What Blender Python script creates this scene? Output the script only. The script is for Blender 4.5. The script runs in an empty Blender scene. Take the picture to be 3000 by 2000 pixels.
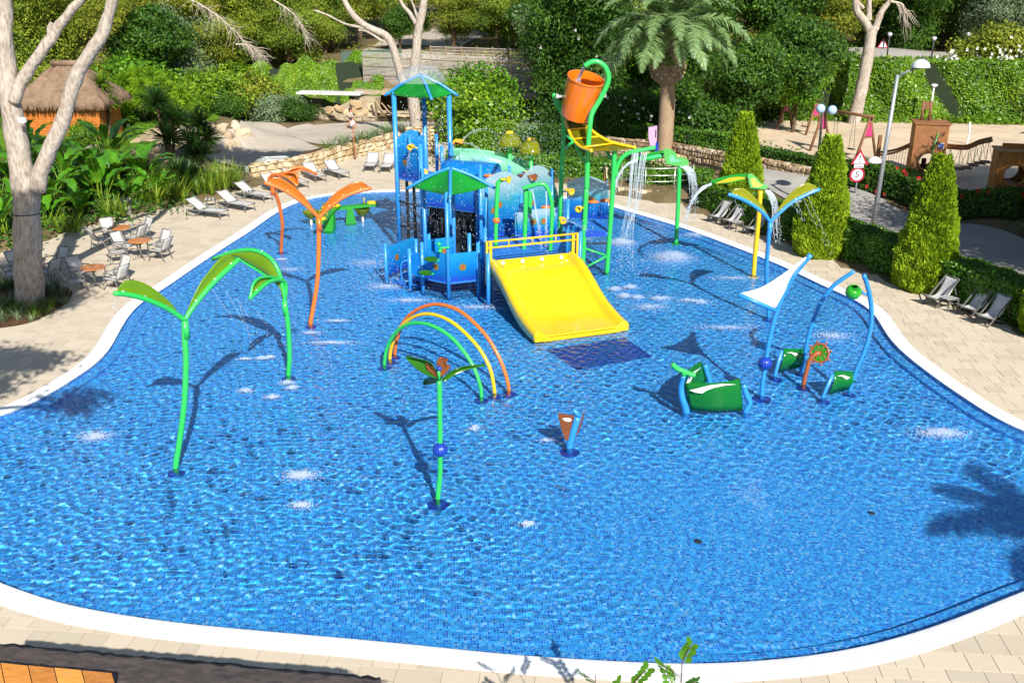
import bpy, bmesh, math, random
import numpy as np
from mathutils import Vector, Matrix
R = math.radians
random.seed(7); rng = np.random.default_rng(7)
scene = bpy.context.scene
COL = scene.collection

# ------------------------------------------------------------------ camera
CAM_H, FPX, PITCH = 10.5, 2900.0, R(20.5)        # metres, focal length in photo pixels, downward pitch
SP, CP = math.sin(PITCH), math.cos(PITCH)
cam_data = bpy.data.cameras.new('camera')
cam_data.sensor_width = 36.0
cam_data.lens = 36.0 * FPX / 3000.0
cam_data.clip_start, cam_data.clip_end = 0.1, 2000
cam = bpy.data.objects.new('camera', cam_data); COL.objects.link(cam)
cam.location = (0, 0, CAM_H); cam.rotation_euler = (math.pi / 2 - PITCH, 0, 0)
scene.camera = cam

# ------------------------------------------------------------------ sky, sun, exposure
SUN_ELEV = R(36.0)
SUN_AZ = math.atan2(0.31, -0.95)                 # horizontal direction towards the sun (x, y): behind the camera, to the right
to_sun = Vector((math.cos(SUN_ELEV) * 0.310, -math.cos(SUN_ELEV) * 0.951, math.sin(SUN_ELEV)))
world = bpy.data.worlds.new('World'); scene.world = world; world.use_nodes = True
wn = world.node_tree; wn.nodes.clear()
sky = wn.nodes.new('ShaderNodeTexSky'); sky.sky_type = 'NISHITA'; sky.sun_disc = False
sky.sun_elevation = SUN_ELEV; sky.sun_rotation = math.atan2(0.310, -0.951)
sky.air_density, sky.dust_density, sky.ozone_density = 1.0, 0.6, 1.5
bg = wn.nodes.new('ShaderNodeBackground'); bg.inputs['Strength'].default_value = 0.075
wo = wn.nodes.new('ShaderNodeOutputWorld')
wn.links.new(sky.outputs[0], bg.inputs[0]); wn.links.new(bg.outputs[0], wo.inputs[0])
sun_data = bpy.data.lights.new('sun', 'SUN'); sun_data.energy = 5.0; sun_data.angle = R(0.5)
sun_data.color = (1.0, 0.955, 0.87)
sun = bpy.data.objects.new('sun', sun_data); COL.objects.link(sun)
sun.rotation_euler = to_sun.to_track_quat('Z', 'Y').to_euler(); sun.location = (20, -40, 60)
sun_data.cycles.is_caustics_light = True
scene.view_settings.view_transform = 'Standard'; scene.view_settings.look = 'None'
scene.view_settings.exposure = 0.78; scene.view_settings.gamma = 1.0
scene.view_settings.use_curve_mapping = False
scene.render.engine = 'CYCLES'
scene.cycles.use_denoising = True
scene.cycles.max_bounces = 10; scene.cycles.diffuse_bounces = 3; scene.cycles.glossy_bounces = 3
scene.cycles.transmission_bounces = 6; scene.cycles.transparent_max_bounces = 16
scene.cycles.sample_clamp_indirect = 6.0; scene.cycles.sample_clamp_direct = 0.0
scene.cycles.caustics_reflective = False; scene.cycles.caustics_refractive = True

# ------------------------------------------------------------------ photo pixels (3000 x 2000) to world
def ray(x, y):
    u = (x - 1500.0) / FPX; v = (y - 1000.0) / FPX
    return Vector((u, CP - v * SP, -(SP + v * CP)))
def G(x, y, z=0.0):                              # where the pixel's ray meets the level z
    r = ray(x, y); t = (z - CAM_H) / r.z
    return Vector((r.x * t, r.y * t, z))
def P(x, y, Y):                                  # where the pixel's ray meets the upright plane at distance Y
    r = ray(x, y); t = Y / r.y
    return Vector((r.x * t, Y, CAM_H + r.z * t))
def scale_at(Y, z=0.0):                          # photo pixels per metre
    return FPX / (Y * CP + (CAM_H - z) * SP)

# ------------------------------------------------------------------ materials
MATS = {}
def newmat(name):
    m = bpy.data.materials.new(name); m.use_nodes = True; nt = m.node_tree; nt.nodes.clear()
    out = nt.nodes.new('ShaderNodeOutputMaterial')
    return m, nt, out
def N(nt, typ, **kw):
    n = nt.nodes.new(typ)
    for k, v in kw.items():
        if k in n.inputs: n.inputs[k].default_value = v
        else: setattr(n, k, v)
    return n
def L(nt, a, b): nt.links.new(a, b)
def rgb(c): return (c[0], c[1], c[2], 1.0)
def ramp(nt, fac, stops, interp='LINEAR'):
    r = nt.nodes.new('ShaderNodeValToRGB'); r.color_ramp.interpolation = interp
    e = r.color_ramp.elements
    while len(e) < len(stops): e.new(0.5)
    for i, (p, c) in enumerate(stops):
        e[i].position = p; e[i].color = rgb(c) if len(c) == 3 else c
    L(nt, fac, r.inputs[0]); return r.outputs[0]
def mixc(nt, fac, a, b, mode='MIX'):
    m = nt.nodes.new('ShaderNodeMix'); m.data_type = 'RGBA'; m.blend_type = mode
    for s, v in ((m.inputs[0], fac), (m.inputs[6], a), (m.inputs[7], b)):
        if hasattr(v, 'is_output'): L(nt, v, s)
        elif isinstance(v, (int, float)): s.default_value = v
        else: s.default_value = rgb(v)
    return m.outputs[2]
def math_(nt, op, a, b=None, clamp=False):
    m = nt.nodes.new('ShaderNodeMath'); m.operation = op; m.use_clamp = clamp
    for i, v in enumerate((a, b)):
        if v is None: continue
        if hasattr(v, 'is_output'): L(nt, v, m.inputs[i])
        else: m.inputs[i].default_value = v
    return m.outputs[0]
def noise(nt, scale, detail=4, rough=0.6, vec=None, dim='3D'):
    n = nt.nodes.new('ShaderNodeTexNoise'); n.noise_dimensions = dim
    n.inputs['Scale'].default_value = scale; n.inputs['Detail'].default_value = detail; n.inputs['Roughness'].default_value = rough
    if vec is not None: L(nt, vec, n.inputs['Vector'])
    return n.outputs['Fac']
def objco(nt, scale=(1, 1, 1)):
    t = nt.nodes.new('ShaderNodeTexCoord'); mp = nt.nodes.new('ShaderNodeMapping')
    mp.inputs['Scale'].default_value = scale; L(nt, t.outputs['Object'], mp.inputs['Vector'])
    return mp.outputs[0]
def geopos(nt, scale=(1, 1, 1)):
    t = nt.nodes.new('ShaderNodeNewGeometry'); mp = nt.nodes.new('ShaderNodeMapping')
    mp.inputs['Scale'].default_value = scale; L(nt, t.outputs['Position'], mp.inputs['Vector'])
    return mp.outputs[0]
def bump(nt, h, strength, dist=0.02):
    b = nt.nodes.new('ShaderNodeBump'); b.inputs['Strength'].default_value = strength; b.inputs['Distance'].default_value = dist
    L(nt, h, b.inputs['Height']); return b.outputs[0]

def paint(name, col, rough=0.35, var=0.12, scale=3.0, metal=0.0, coat=0.0, bmp=0.0, bscale=40, spec=0.5):
    """painted / plastic / metal surface with slight fading, dirt and unevenness"""
    if name in MATS: return MATS[name]
    m, nt, out = newmat(name)
    b = N(nt, 'ShaderNodeBsdfPrincipled', Roughness=rough, Metallic=metal)
    b.inputs['Coat Weight'].default_value = coat; b.inputs['Coat Roughness'].default_value = 0.075
    b.inputs['Specular IOR Level'].default_value = spec
    co = geopos(nt); n = noise(nt, scale, 5, 0.65, co)
    c = ramp(nt, n, [(0.3, [x * (1 - var) for x in col]), (0.7, [min(1, x * (1 + var)) for x in col])])
    n2 = noise(nt, scale * 9, 3, 0.7, co)
    c = mixc(nt, math_(nt, 'MULTIPLY', n2, 0.12), c, [x * 0.55 + 0.05 for x in col])
    L(nt, c, b.inputs['Base Color'])
    rr = math_(nt, 'ADD', math_(nt, 'MULTIPLY', n2, 0.25), rough - 0.1, True); L(nt, rr, b.inputs['Roughness'])
    if bmp: L(nt, bump(nt, noise(nt, bscale, 4, 0.6, co), bmp, 0.01), b.inputs['Normal'])
    L(nt, b.outputs[0], out.inputs[0]); MATS[name] = m; return m
# ------------------------------------------------------------------ mesh helpers
ORIG = {}
def link_mesh(name, verts, faces, mat, parent=None, smooth=False, kind=None):
    me = bpy.data.meshes.new(name)
    o = bpy.data.objects.new(name, me); COL.objects.link(o)
    off = ORIG.get(parent.name, Vector((0, 0, 0))) if parent is not None else Vector((0, 0, 0))
    v = np.asarray(verts, dtype=np.float32).reshape(-1, 3) - np.array(off, dtype=np.float32)
    if isinstance(faces, np.ndarray) and faces.ndim == 2:
        k = faces.shape[1]; nf = len(faces)
        me.vertices.add(len(v)); me.vertices.foreach_set('co', v.ravel())
        me.loops.add(nf * k); me.loops.foreach_set('vertex_index', faces.astype(np.int32).ravel())
        me.polygons.add(nf); me.polygons.foreach_set('loop_start', np.arange(0, nf * k, k, dtype=np.int32))
        me.update(calc_edges=True); me.validate()
    else:
        me.from_pydata([tuple(p) for p in v], [], [tuple(f) for f in faces]); me.update()
    if smooth:
        me.polygons.foreach_set('use_smooth', np.ones(len(me.polygons), dtype=bool)); 
        if smooth == 'auto': me.set_sharp_from_angle(angle=R(40))
    if mat is not None: me.materials.append(mat)
    if parent is not None:
        o.parent = parent; ORIG[o.name] = off
    if kind: o['kind'] = kind
    return o

# ------------------------------------------------------------------ pool outline (outer edge of the white coping)
edge_px = [(0,1198),(67,1171),(134,1128),(194,1094),(254,1051),(281,1017),(301,977),(335,924),(375,883),(454,838),(501,805),(568,761),(635,718),
  (702,677),(769,630),(822,600),(856,587),(903,575),(970,565),(1037,560),(1157,555),(1400,558),(1600,570),(1720,582),(1800,597),(1867,617),(1968,646),(2035,667),(2102,691),
  (2169,716),(2236,741),(2303,768),(2370,798),(2437,831),(2533,871),(2581,898),(2611,928),(2629,961),(2652,996),(2688,1032),(2736,1068),
  (2795,1112),(2855,1151),(2914,1190),(3000,1243)]
edge2_px = [(3000,1796),(2895,1846),(2728,1907),(2560,1952),(2393,1980),(2170,1998),(2036,2004),(1835,1994),(1500,1974),(1116,1932),(781,1902),(480,1874),(279,1844),(112,1812),(0,1773)]
pts = [G(*p) for p in edge_px] + [Vector((14.1,20.6,0)), Vector((14.0,18.2,0)), Vector((12.0,16.0,0))] + [G(*p) for p in edge2_px] + [Vector((-12.2,16.4,0)), Vector((-14.4,18.6,0)), Vector((-14.8,21.2,0))]
def resample(poly, step):
    p = np.array([(q[0], q[1]) for q in poly]); p = np.vstack([p, p[:1]])
    s = np.r_[0, np.cumsum(np.hypot(*np.diff(p, axis=0).T))]; n = int(s[-1] / step)
    t = np.linspace(0, s[-1], n, endpoint=False)
    return np.c_[np.interp(t, s, p[:, 0]), np.interp(t, s, p[:, 1])]
outer = resample(pts, 0.25)
for _ in range(14): outer = 0.5 * outer + 0.25 * (np.roll(outer, 1, 0) + np.roll(outer, -1, 0))
def inset(poly, d):
    t = np.roll(poly, -1, 0) - np.roll(poly, 1, 0); t /= np.linalg.norm(t, axis=1)[:, None]
    area = np.sum(poly[:, 0] * np.roll(poly[:, 1], -1) - np.roll(poly[:, 0], -1) * poly[:, 1])
    n = np.c_[-t[:, 1], t[:, 0]] * (1 if area > 0 else -1)
    return poly + n * d
def in_poly(px, py, poly):
    c = np.zeros(px.shape, bool); x1, y1 = poly[-1]
    for x2, y2 in poly:
        cond = (y2 > py) != (y1 > py)
        with np.errstate(divide='ignore', invalid='ignore'):
            xi = (x1 - x2) * (py - y2) / (y1 - y2) + x2
        c ^= cond & (px < xi); x1, y1 = x2, y2
    return c
COPE = 0.46
inner = inset(outer, COPE); ledge = inset(outer, COPE + 0.34)
Z_WATER, Z_LEDGE, Z_FLOOR = -0.035, -0.17, -0.36

def strip(a, za, b, zb):
    n = len(a); v = np.vstack([np.c_[a, np.full(n, za)], np.c_[b, np.full(n, zb)]])
    i = np.arange(n); j = (i + 1) % n
    return v, np.c_[i, j, j + n, i + n]
def multi(strips):
    V, F, k = [], [], 0
    for v, f in strips: V.append(v); F.append(f + k); k += len(v)
    return np.vstack(V), np.vstack(F)
def fill(poly, z):
    return np.c_[poly, np.full(len(poly), z)], [list(range(len(poly)))]

def mosaic():
    m, nt, out = newmat('blue glass mosaic')
    co = geopos(nt)
    sx = N(nt, 'ShaderNodeSeparateXYZ'); L(nt, co, sx.inputs[0])
    a = R(4)
    T = 0.052
    xr = math_(nt, 'DIVIDE', math_(nt, 'ADD', math_(nt, 'MULTIPLY', sx.outputs[0], math.cos(a)), math_(nt, 'MULTIPLY', sx.outputs[1], math.sin(a))), T)
    yr = math_(nt, 'DIVIDE', math_(nt, 'SUBTRACT', math_(nt, 'MULTIPLY', sx.outputs[1], math.cos(a)), math_(nt, 'MULTIPLY', sx.outputs[0], math.sin(a))), T)
    zr = math_(nt, 'DIVIDE', sx.outputs[2], T)
    cell = N(nt, 'ShaderNodeCombineXYZ')
    for i, s in enumerate((xr, yr, zr)): L(nt, math_(nt, 'FLOOR', s), cell.inputs[i])
    wn_ = N(nt, 'ShaderNodeTexWhiteNoise', noise_dimensions='3D'); L(nt, cell.outputs[0], wn_.inputs['Vector'])
    tile = ramp(nt, wn_.outputs['Value'], [(0.0, (0.003, 0.10, 0.55)), (0.16, (0.003, 0.18, 0.74)), (0.5, (0.004, 0.34, 0.92)), (0.8, (0.02, 0.43, 0.94)), (0.93, (0.13, 0.47, 0.92)), (1.0, (0.24, 0.55, 0.92))])
    def near(s):
        f = math_(nt, 'FRACT', s); return math_(nt, 'MINIMUM', f, math_(nt, 'SUBTRACT', 1.0, f))
    g = math_(nt, 'MINIMUM', near(xr), near(yr))
    gm = math_(nt, 'LESS_THAN', g, 0.055)
    c = mixc(nt, gm, tile, (0.20, 0.52, 0.90))
    b = N(nt, 'ShaderNodeBsdfPrincipled', Roughness=0.35); L(nt, c, b.inputs['Base Color'])
    L(nt, b.outputs[0], out.inputs[0]); return m
MOSAIC = mosaic()
v, f = multi([strip(inner, 0.0, inner, Z_LEDGE), strip(inner, Z_LEDGE, ledge, Z_LEDGE), strip(ledge, Z_LEDGE, ledge, Z_FLOOR)])
o = link_mesh('pool_wall', v, f, MOSAIC, kind='structure'); o.cycles.is_caustics_receiver = True
v, f = fill(ledge, Z_FLOOR)
o = link_mesh('pool_floor', v, f, MOSAIC, kind='structure'); o.cycles.is_caustics_receiver = True

# water surface: real waves on a fine sheet
def build_water():
    ys = [outer[:, 1].min() - 0.1]
    while ys[-1] < outer[:, 1].max(): ys.append(ys[-1] + 0.0017 * ys[-1])
    ys = np.array(ys); xs = np.arange(outer[:, 0].min(), outer[:, 0].max() + .05, 0.034)
    X, Y = np.meshgrid(xs, ys)
    big = inset(outer, COPE - 0.02)
    keep = in_poly(X, Y, big)
    H = np.zeros_like(X)
    r = np.random.default_rng(3)
    # where the water is agitated: everywhere but the corner away from the jets
    calm = np.exp(-(((X - 5.5) / 5.5) ** 2 + ((Y - 16.5) / 4.0) ** 2)) 
    calm = np.maximum(calm, np.exp(-(((X + 2.0) / 8.0) ** 2 + ((Y - 13.2) / 1.8) ** 2)))
    amp = 1.0 - 0.86 * np.clip(calm * 1.25, 0, 1)
    for i in range(46):
        lam = 0.14 * (2.7 ** r.random()); k = 2 * math.pi / lam; th = r.random() * 2 * math.pi
        a = 0.0096 * (lam ** 1.6) * r.uniform(0.5, 1.3)
        H += a * np.sin(k * (X * math.cos(th) + Y * math.sin(th)) + r.random() * 6.28)
    H *= amp
    for (cx, cy, A, lam, rad) in [(G(515,1365)[0],G(515,1365)[1],.0022,.22,2.4),(G(1283,1455)[0],G(1283,1455)[1],.0028,.2,2.6),(G(1830,1180)[0],G(1830,1180)[1],.002,.24,3.5),
                                  (G(2760,1270)[0],G(2760,1270)[1],.0025,.24,3.2),(G(1500,1560)[0],G(1500,1560)[1],.0020,.26,4.0)]:
        d = np.hypot(X - cx, Y - cy); H += A * np.sin(d * 2 * math.pi / lam) * np.exp(-((d - rad * .5) / (rad * .6)) ** 2)
    idx = -np.ones(X.shape, int); idx[keep] = np.arange(keep.sum())
    q = np.stack([idx[:-1, :-1], idx[:-1, 1:], idx[1:, 1:], idx[1:, :-1]], -1).reshape(-1, 4)
    q = q[(q >= 0).all(1)]
    V = np.c_[X[keep], Y[keep], Z_WATER + H[keep]]
    m, nt, out = newmat('pool water')
    b = N(nt, 'ShaderNodeBsdfGlass', Roughness=0.0, IOR=1.33); b.inputs['Color'].default_value = (0.93, 0.985, 1.0, 1)
    L(nt, b.outputs[0], out.inputs[0])
    o = link_mesh('water', V, q, m, smooth=True, kind='structure'); o.cycles.is_caustics_caster = True
    print('WATER', len(V))
    return o
build_water()
# ------------------------------------------------------------------ things, parts, shapes
def tag(o, label=None, cat=None, group=None, kind=None):
    if label: o['label'] = label
    if cat: o['category'] = cat
    if group: o['group'] = group
    if kind: o['kind'] = kind
    return o
def thing(name, label, cat, loc=(0, 0, 0), group=None):
    o = bpy.data.objects.new(name, None); COL.objects.link(o); o.empty_display_size = 0.2
    o.location = loc; ORIG[o.name] = Vector(loc)
    return tag(o, label, cat, group)
def copy_tree(o, parent=None):
    c = o.copy(); COL.objects.link(c); c.parent = parent
    for ch in list(o.children): copy_tree(ch, c)
    return c
def place(proto, loc, rz, label=None, group=None, first=[]):
    key = proto.name
    o = proto if key not in first else copy_tree(proto)
    first.append(key)
    o.location = loc; o.rotation_euler = (0, 0, rz)
    if label: o['label'] = label
    if group: o['group'] = group
    return o
def spl(pts, n=24, closed=False):
    """smooth curve through points"""
    p = [Vector(q) for q in pts]; m = len(p); out = []
    segs = m if closed else m - 1
    per = max(2, n // segs)
    for i in range(segs):
        if closed: a, b, c, d = p[(i - 1) % m], p[i], p[(i + 1) % m], p[(i + 2) % m]
        else: a, b, c, d = p[max(i - 1, 0)], p[i], p[i + 1], p[min(i + 2, m - 1)]
        for k in range(per):
            t = k / per
            out.append(0.5 * ((2 * b) + (c - a) * t + (2 * a - 5 * b + 4 * c - d) * t * t + (3 * b - a - 3 * c + d) * t ** 3))
    if not closed: out.append(p[-1])
    return out
class MB:
    def __init__(s): s.v, s.f = [], []
    def add(s, v, f):
        k = len(s.v); s.v += [tuple(q) for q in v]; s.f += [tuple(i + k for i in q) for q in f]; return s
    def box(s, c, d, rot=None):
        c = Vector(c); M = rot if rot is not None else Matrix.Identity(3)
        if isinstance(M, (int, float)): M = Matrix.Rotation(M, 3, 'Z')
        hv = [(x, y, z) for x in (-.5, .5) for y in (-.5, .5) for z in (-.5, .5)]
        v = [c + M @ Vector((a * d[0], b * d[1], e * d[2])) for a, b, e in hv]
        return s.add(v, [(0, 1, 3, 2), (4, 6, 7, 5), (0, 4, 5, 1), (2, 3, 7, 6), (0, 2, 6, 4), (1, 5, 7, 3)])
    def bar(s, a, b, w, h, up=(0, 0, 1)):
        """rectangular bar from a to b, w across, h along up"""
        a, b = Vector(a), Vector(b); d = (b - a); l = d.length; d.normalize()
        up = Vector(up); side = d.cross(up)
        if side.length < 1e-4: side = d.cross(Vector((1, 0, 0)))
        side.normalize(); u = side.cross(d)
        M = Matrix((d, side, u)).transposed()
        return s.box((a + b) / 2, (l, w, h), M)
    def tube(s, path, r, seg=10, caps=True, closed=False):
        p = [Vector(q) for q in path]; n = len(p)
        rr = r if isinstance(r, (list, tuple, np.ndarray)) else [r] * n
        v, f = [], []; nrm = None
        for i in range(n):
            if closed: t = p[(i + 1) % n] - p[i - 1]
            else: t = p[min(i + 1, n - 1)] - p[max(i - 1, 0)]
            if t.length < 1e-9: t = Vector((0, 0, 1))
            t.normalize()
            if nrm is None:
                nrm = t.orthogonal().normalized()
            else:
                nrm = (nrm - t * nrm.dot(t)); nrm = nrm.normalized() if nrm.length > 1e-6 else t.orthogonal().normalized()
            b = t.cross(nrm)
            for k in range(seg):
                a = 2 * math.pi * k / seg; v.append(p[i] + (nrm * math.cos(a) + b * math.sin(a)) * rr[i])
        for i in range(n if closed else n - 1):
            j = (i + 1) % n
            for k in range(seg):
                k2 = (k + 1) % seg; f.append((i * seg + k, i * seg + k2, j * seg + k2, j * seg + k))
        if caps and not closed: f.append(tuple(range(seg))[::-1]); f.append(tuple((n - 1) * seg + k for k in range(seg)))
        return s.add(v, f)
    def ball(s, c, r, seg=12, rings=7, sc=(1, 1, 1)):
        c = Vector(c); path = []
        v, f = [], []
        for i in range(rings + 1):
            th = math.pi * i / rings
            for k in range(seg):
                a = 2 * math.pi * k / seg
                v.append(c + Vector((r * math.sin(th) * math.cos(a) * sc[0], r * math.sin(th) * math.sin(a) * sc[1], r * math.cos(th) * sc[2])))
        for i in range(rings):
            for k in range(seg):
                k2 = (k + 1) % seg; f.append((i * seg + k, (i + 1) * seg + k, (i + 1) * seg + k2, i * seg + k2))
        return s.add(v, f)
    def lathe(s, prof, c=(0, 0, 0), seg=20, M=None):
        """profile of (radius, height) round the local z axis"""
        c = Vector(c); M = M or Matrix.Identity(3); v, f = [], []
        for r, z in prof:
            for k in range(seg):
                a = 2 * math.pi * k / seg; v.append(c + M @ Vector((r * math.cos(a), r * math.sin(a), z)))
        for i in range(len(prof) - 1):
            for k in range(seg):
                k2 = (k + 1) % seg; f.append((i * seg + k, i * seg + k2, (i + 1) * seg + k2, (i + 1) * seg + k))
        return s.add(v, f)
    def sheet(s, rows, thick=None):
        """rows of points; thick = vector or float gives it a second skin"""
        n, m = len(rows), len(rows[0]); v = [Vector(q) for r in rows for q in r]
        f = [(i * m + j, i * m + j + 1, (i + 1) * m + j + 1, (i + 1) * m + j) for i in range(n - 1) for j in range(m - 1)]
        if thick is None: return s.add(v, f)
        if isinstance(thick, (int, float)):
            off = []
            for i in range(n):
                for j in range(m):
                    a = v[min(i + 1, n - 1) * m + j] - v[max(i - 1, 0) * m + j]; b = v[i * m + min(j + 1, m - 1)] - v[i * m + max(j - 1, 0)]
                    q = a.cross(b); q = q.normalized() * thick if q.length > 1e-9 else Vector((0, 0, thick)); off.append(q)
        else: off = [Vector(thick)] * len(v)
        k = n * m; v2 = v + [a + b for a, b in zip(v, off)]
        f2 = f + [tuple(i + k for i in q)[::-1] for q in f]
        rim = [j for j in range(m)] + [i * m + m - 1 for i in range(1, n)] + [(n - 1) * m + j for j in range(m - 2, -1, -1)] + [i * m for i in range(n - 2, 0, -1)]
        for a in range(len(rim)):
            b = rim[(a + 1) % len(rim)]; f2.append((rim[a], rim[a] + k, b + k, b))
        return s.add(v2, f2)
    def prism(s, poly, off):
        """flat outline pushed along off"""
        p = [Vector(q) for q in poly]; n = len(p); off = Vector(off); v = p + [q + off for q in p]
        f = [tuple(range(n))[::-1], tuple(range(n, 2 * n))] + [(i, (i + 1) % n, (i + 1) % n + n, i + n) for i in range(n)]
        return s.add(v, f)
    def build(s, name, mat, parent=None, smooth=False, kind=None):
        return link_mesh(name, s.v, s.f, mat, parent, smooth, kind)
def one(name, mb, mat, label, cat, group=None, smooth='auto'):
    """a thing that is one mesh, its origin at its base"""
    v = np.array(mb.v); c = Vector((v[:, 0].mean(), v[:, 1].mean(), v[:, 2].min()))
    o = link_mesh(name, v - np.array(c), mb.f, mat, None, smooth); o.location = c
    return tag(o, label, cat, group)

# ------------------------------------------------------------------ foliage
def leafmat(name, stops, trans=0.35, rough=0.5, nscale=0.6, spec=0.35):
    if name in MATS: return MATS[name]
    m, nt, out = newmat(name)
    g = N(nt, 'ShaderNodeNewGeometry'); oi = N(nt, 'ShaderNodeObjectInfo')
    n1 = noise(nt, nscale, 2, 0.5, geopos(nt))
    f = math_(nt, 'ADD', math_(nt, 'MULTIPLY', g.outputs['Random Per Island'], 0.62), math_(nt, 'ADD', math_(nt, 'MULTIPLY', math_(nt, 'SUBTRACT', n1, 0.5), 0.9), math_(nt, 'ADD', math_(nt, 'MULTIPLY', oi.outputs['Random'], 0.16), 0.11)), True)
    k = len(stops); c = ramp(nt, f, [(i / (k - 1), s) for i, s in enumerate(stops)])
    b = N(nt, 'ShaderNodeBsdfPrincipled', Roughness=rough); b.inputs['Specular IOR Level'].default_value = spec
    L(nt, c, b.inputs['Base Color'])
    t = N(nt, 'ShaderNodeBsdfTranslucent'); tc = mixc(nt, 0.5, c, (0.25, 0.32, 0.02)); L(nt, tc, t.inputs[0])
    mx = N(nt, 'ShaderNodeMixShader'); mx.inputs[0].default_value = trans
    L(nt, b.outputs[0], mx.inputs[1]); L(nt, t.outputs[0], mx.inputs[2]); L(nt, mx.outputs[0], out.inputs[0])
    MATS[name] = m; return m
def unit(a): return a / np.maximum(np.linalg.norm(a, axis=-1, keepdims=True), 1e-9)
def leaves(c, nrm, L_, W_, r, jitter=0.7, fold=0.0, droop=0.0):
    """leaf-shaped quads at centres c; long axis random in the plane of the (jittered) normal"""
    n = len(c); nn = unit(nrm + r.normal(0, jitter, (n, 3)))
    a = unit(np.cross(nn, r.normal(0, 1, (n, 3)))); a[:, 2] -= droop; a = unit(a)
    b = unit(np.cross(nn, a)); s = r.uniform(0.7, 1.3, (n, 1))
    l, w = L_ * s * 0.5, W_ * s * 0.5
    V = np.stack([c - a * l, c + b * w - a * l * 0.1 + nn * fold * w, c + a * l, c - b * w - a * l * 0.1 + nn * fold * w], 1).reshape(-1, 3)
    F = np.arange(n * 4).reshape(-1, 4)
    return V, F
def blob_points(blobs, n, r, clump=0.28, shell=0.55, flat=0.6, per=26):
    """points clustered in sprays through ellipsoids (centre, radii); returns centres and outward normals"""
    vol = np.array([b[1][0] * b[1][1] + b[1][1] * b[1][2] + b[1][0] * b[1][2] for b in blobs]); pr = vol / vol.sum()
    nc = max(4, n // per); which = r.choice(len(blobs), nc, p=pr)
    C = np.array([b[0] for b in blobs])[which]; Rr = np.array([b[1] for b in blobs])[which]
    d = unit(r.normal(0, 1, (nc, 3))); rad = shell + (1 - shell) * r.random((nc, 1)) ** 0.6
    rad *= r.uniform(0.82, 1.12, (nc, 1))
    cc = C + d * Rr * rad
    k = np.repeat(np.arange(nc), per)
    off = r.normal(0, 1, (len(k), 3)) * np.array([1, 1, flat]) * clump * r.uniform(0.6, 1.3, (nc, 1))[k]
    P_ = cc[k] + off
    nr = unit(d[k] * 0.8 + unit(off) * 0.6 + np.array([0, 0, 0.35]))
    return P_, nr
def crown(name, blobs, n, L_, W_, mat, r, parent=None, kind=None, clump=0.28, shell=0.55, jitter=0.6, per=26, flat=0.6, zmin=None, droop=0.0):
    c, nr = blob_points(blobs, n, r, clump, shell, flat, per)
    if zmin is not None: k = c[:, 2] > zmin; c, nr = c[k], nr[k]
    V, F = leaves(c, nr, L_, W_, r, jitter, 0.15, droop)
    return link_mesh(name, V, F, mat, parent, False, kind)
# ------------------------------------------------------------------ terrain
deck_px = [(-330,880),(-200,800),(0,735),(130,700),(270,655),(350,635),(420,622),(480,606),(560,598),(640,578),(700,556),(760,538),(870,512),(987,475),(1162,430),(1290,470),(1330,512),(1450,522),(1563,529),(1655,537),(1775,547),(1843,570),(1920,594),(2000,591),(2063,627),
           (2274,700),(2450,764),(2680,851),(3000,979),(3400,1140)]
deck_poly = np.array([(G(*p).x, G(*p).y) for p in deck_px] + [(26, 20), (26, 4), (-30, 4), (-30, 30)])
ctrl = np.array([(-19,42,.1),(-20.5,37,.1),(-17,47,.1),(-24,40,.5),(-30,36,.6),(-22,46,.9),(-20,50,.9),(-27,48,1.2),(-25,55,1.25),(-28,61,1.3),(-34,60,1.5),(-40,45,1.6),(-22,57,1.15),(-20,56,.6),(-21.5,66,1.0),(-21.5,70,.9),(-24,70,.7),(-24,66,1.1),
  (-16,51,.2),(-18,54,.2),(-17,58,-.5),(-15,60,-.8),(-12,63,-.8),(-18,64.4,-.8),(-14,67,-.8),(-12,70,-.8),(-16,74,-.8),(-12.3,76.6,-.8),(-19.4,81.8,-.8),(-22.2,83.8,-.75),(-25,80,-.6),(-7,76,-.8),(-3,74,-.8),(3,74,-.8),(-7,67,-.4),(-3,66,-.5),
  (-30,75,1.2),(-32,84,2.0),(-26,90,1.8),(-18,88,1.2),(-12,88,2.0),(-40,80,3),(-50,100,6),(-30,105,4.5),(-15,98,3.4),(-9,95,3.4),(0,95,3.4),(10,95,3.6),(-10,110,3.8),(0,115,3.8),(-10,140,4.6),(0,140,5),(-50,60,3),(-60,80,6),
  (0,58,-.1),(3,60,.2),(-4,58,-.2),(6,58,.3),(9,56,.4),(12,53,.5),(10,62,.8),(4,66,.3),(8,70,.8),(14,60,.8),(12,75,1.2),(4,80,1.0),
  (14,46,0),(18,44,0),(16,40,0),(20,36,0),(18,32,0),(24,30,0),(20,27,0),(15,48,.05),(17.5,48.5,.6),(17,52,.75),(20,47,.75),(23,42,.75),(26,36,.8),(20,55,.8),(24,50,.8),(30,45,.8),(28,60,.8),(20,65,.8),(28,67.5,.8),(34,66,.8),(18,70,.9),(40,60,.8),(40,40,.8),
  (20,72,4.6),(28,70.5,4.7),(36,69,4.7),(44,68,4.7),(16,76,3.4),(28,80,4.8),(40,80,5),(20,90,5),(30,110,6),(60,80,6),(60,110,8),(90,150,10),(0,180,8),(-90,150,10),(40,150,9),(-40,150,8),(-60,30,1),(50,20,.5),(60,45,1.5)])
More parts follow.
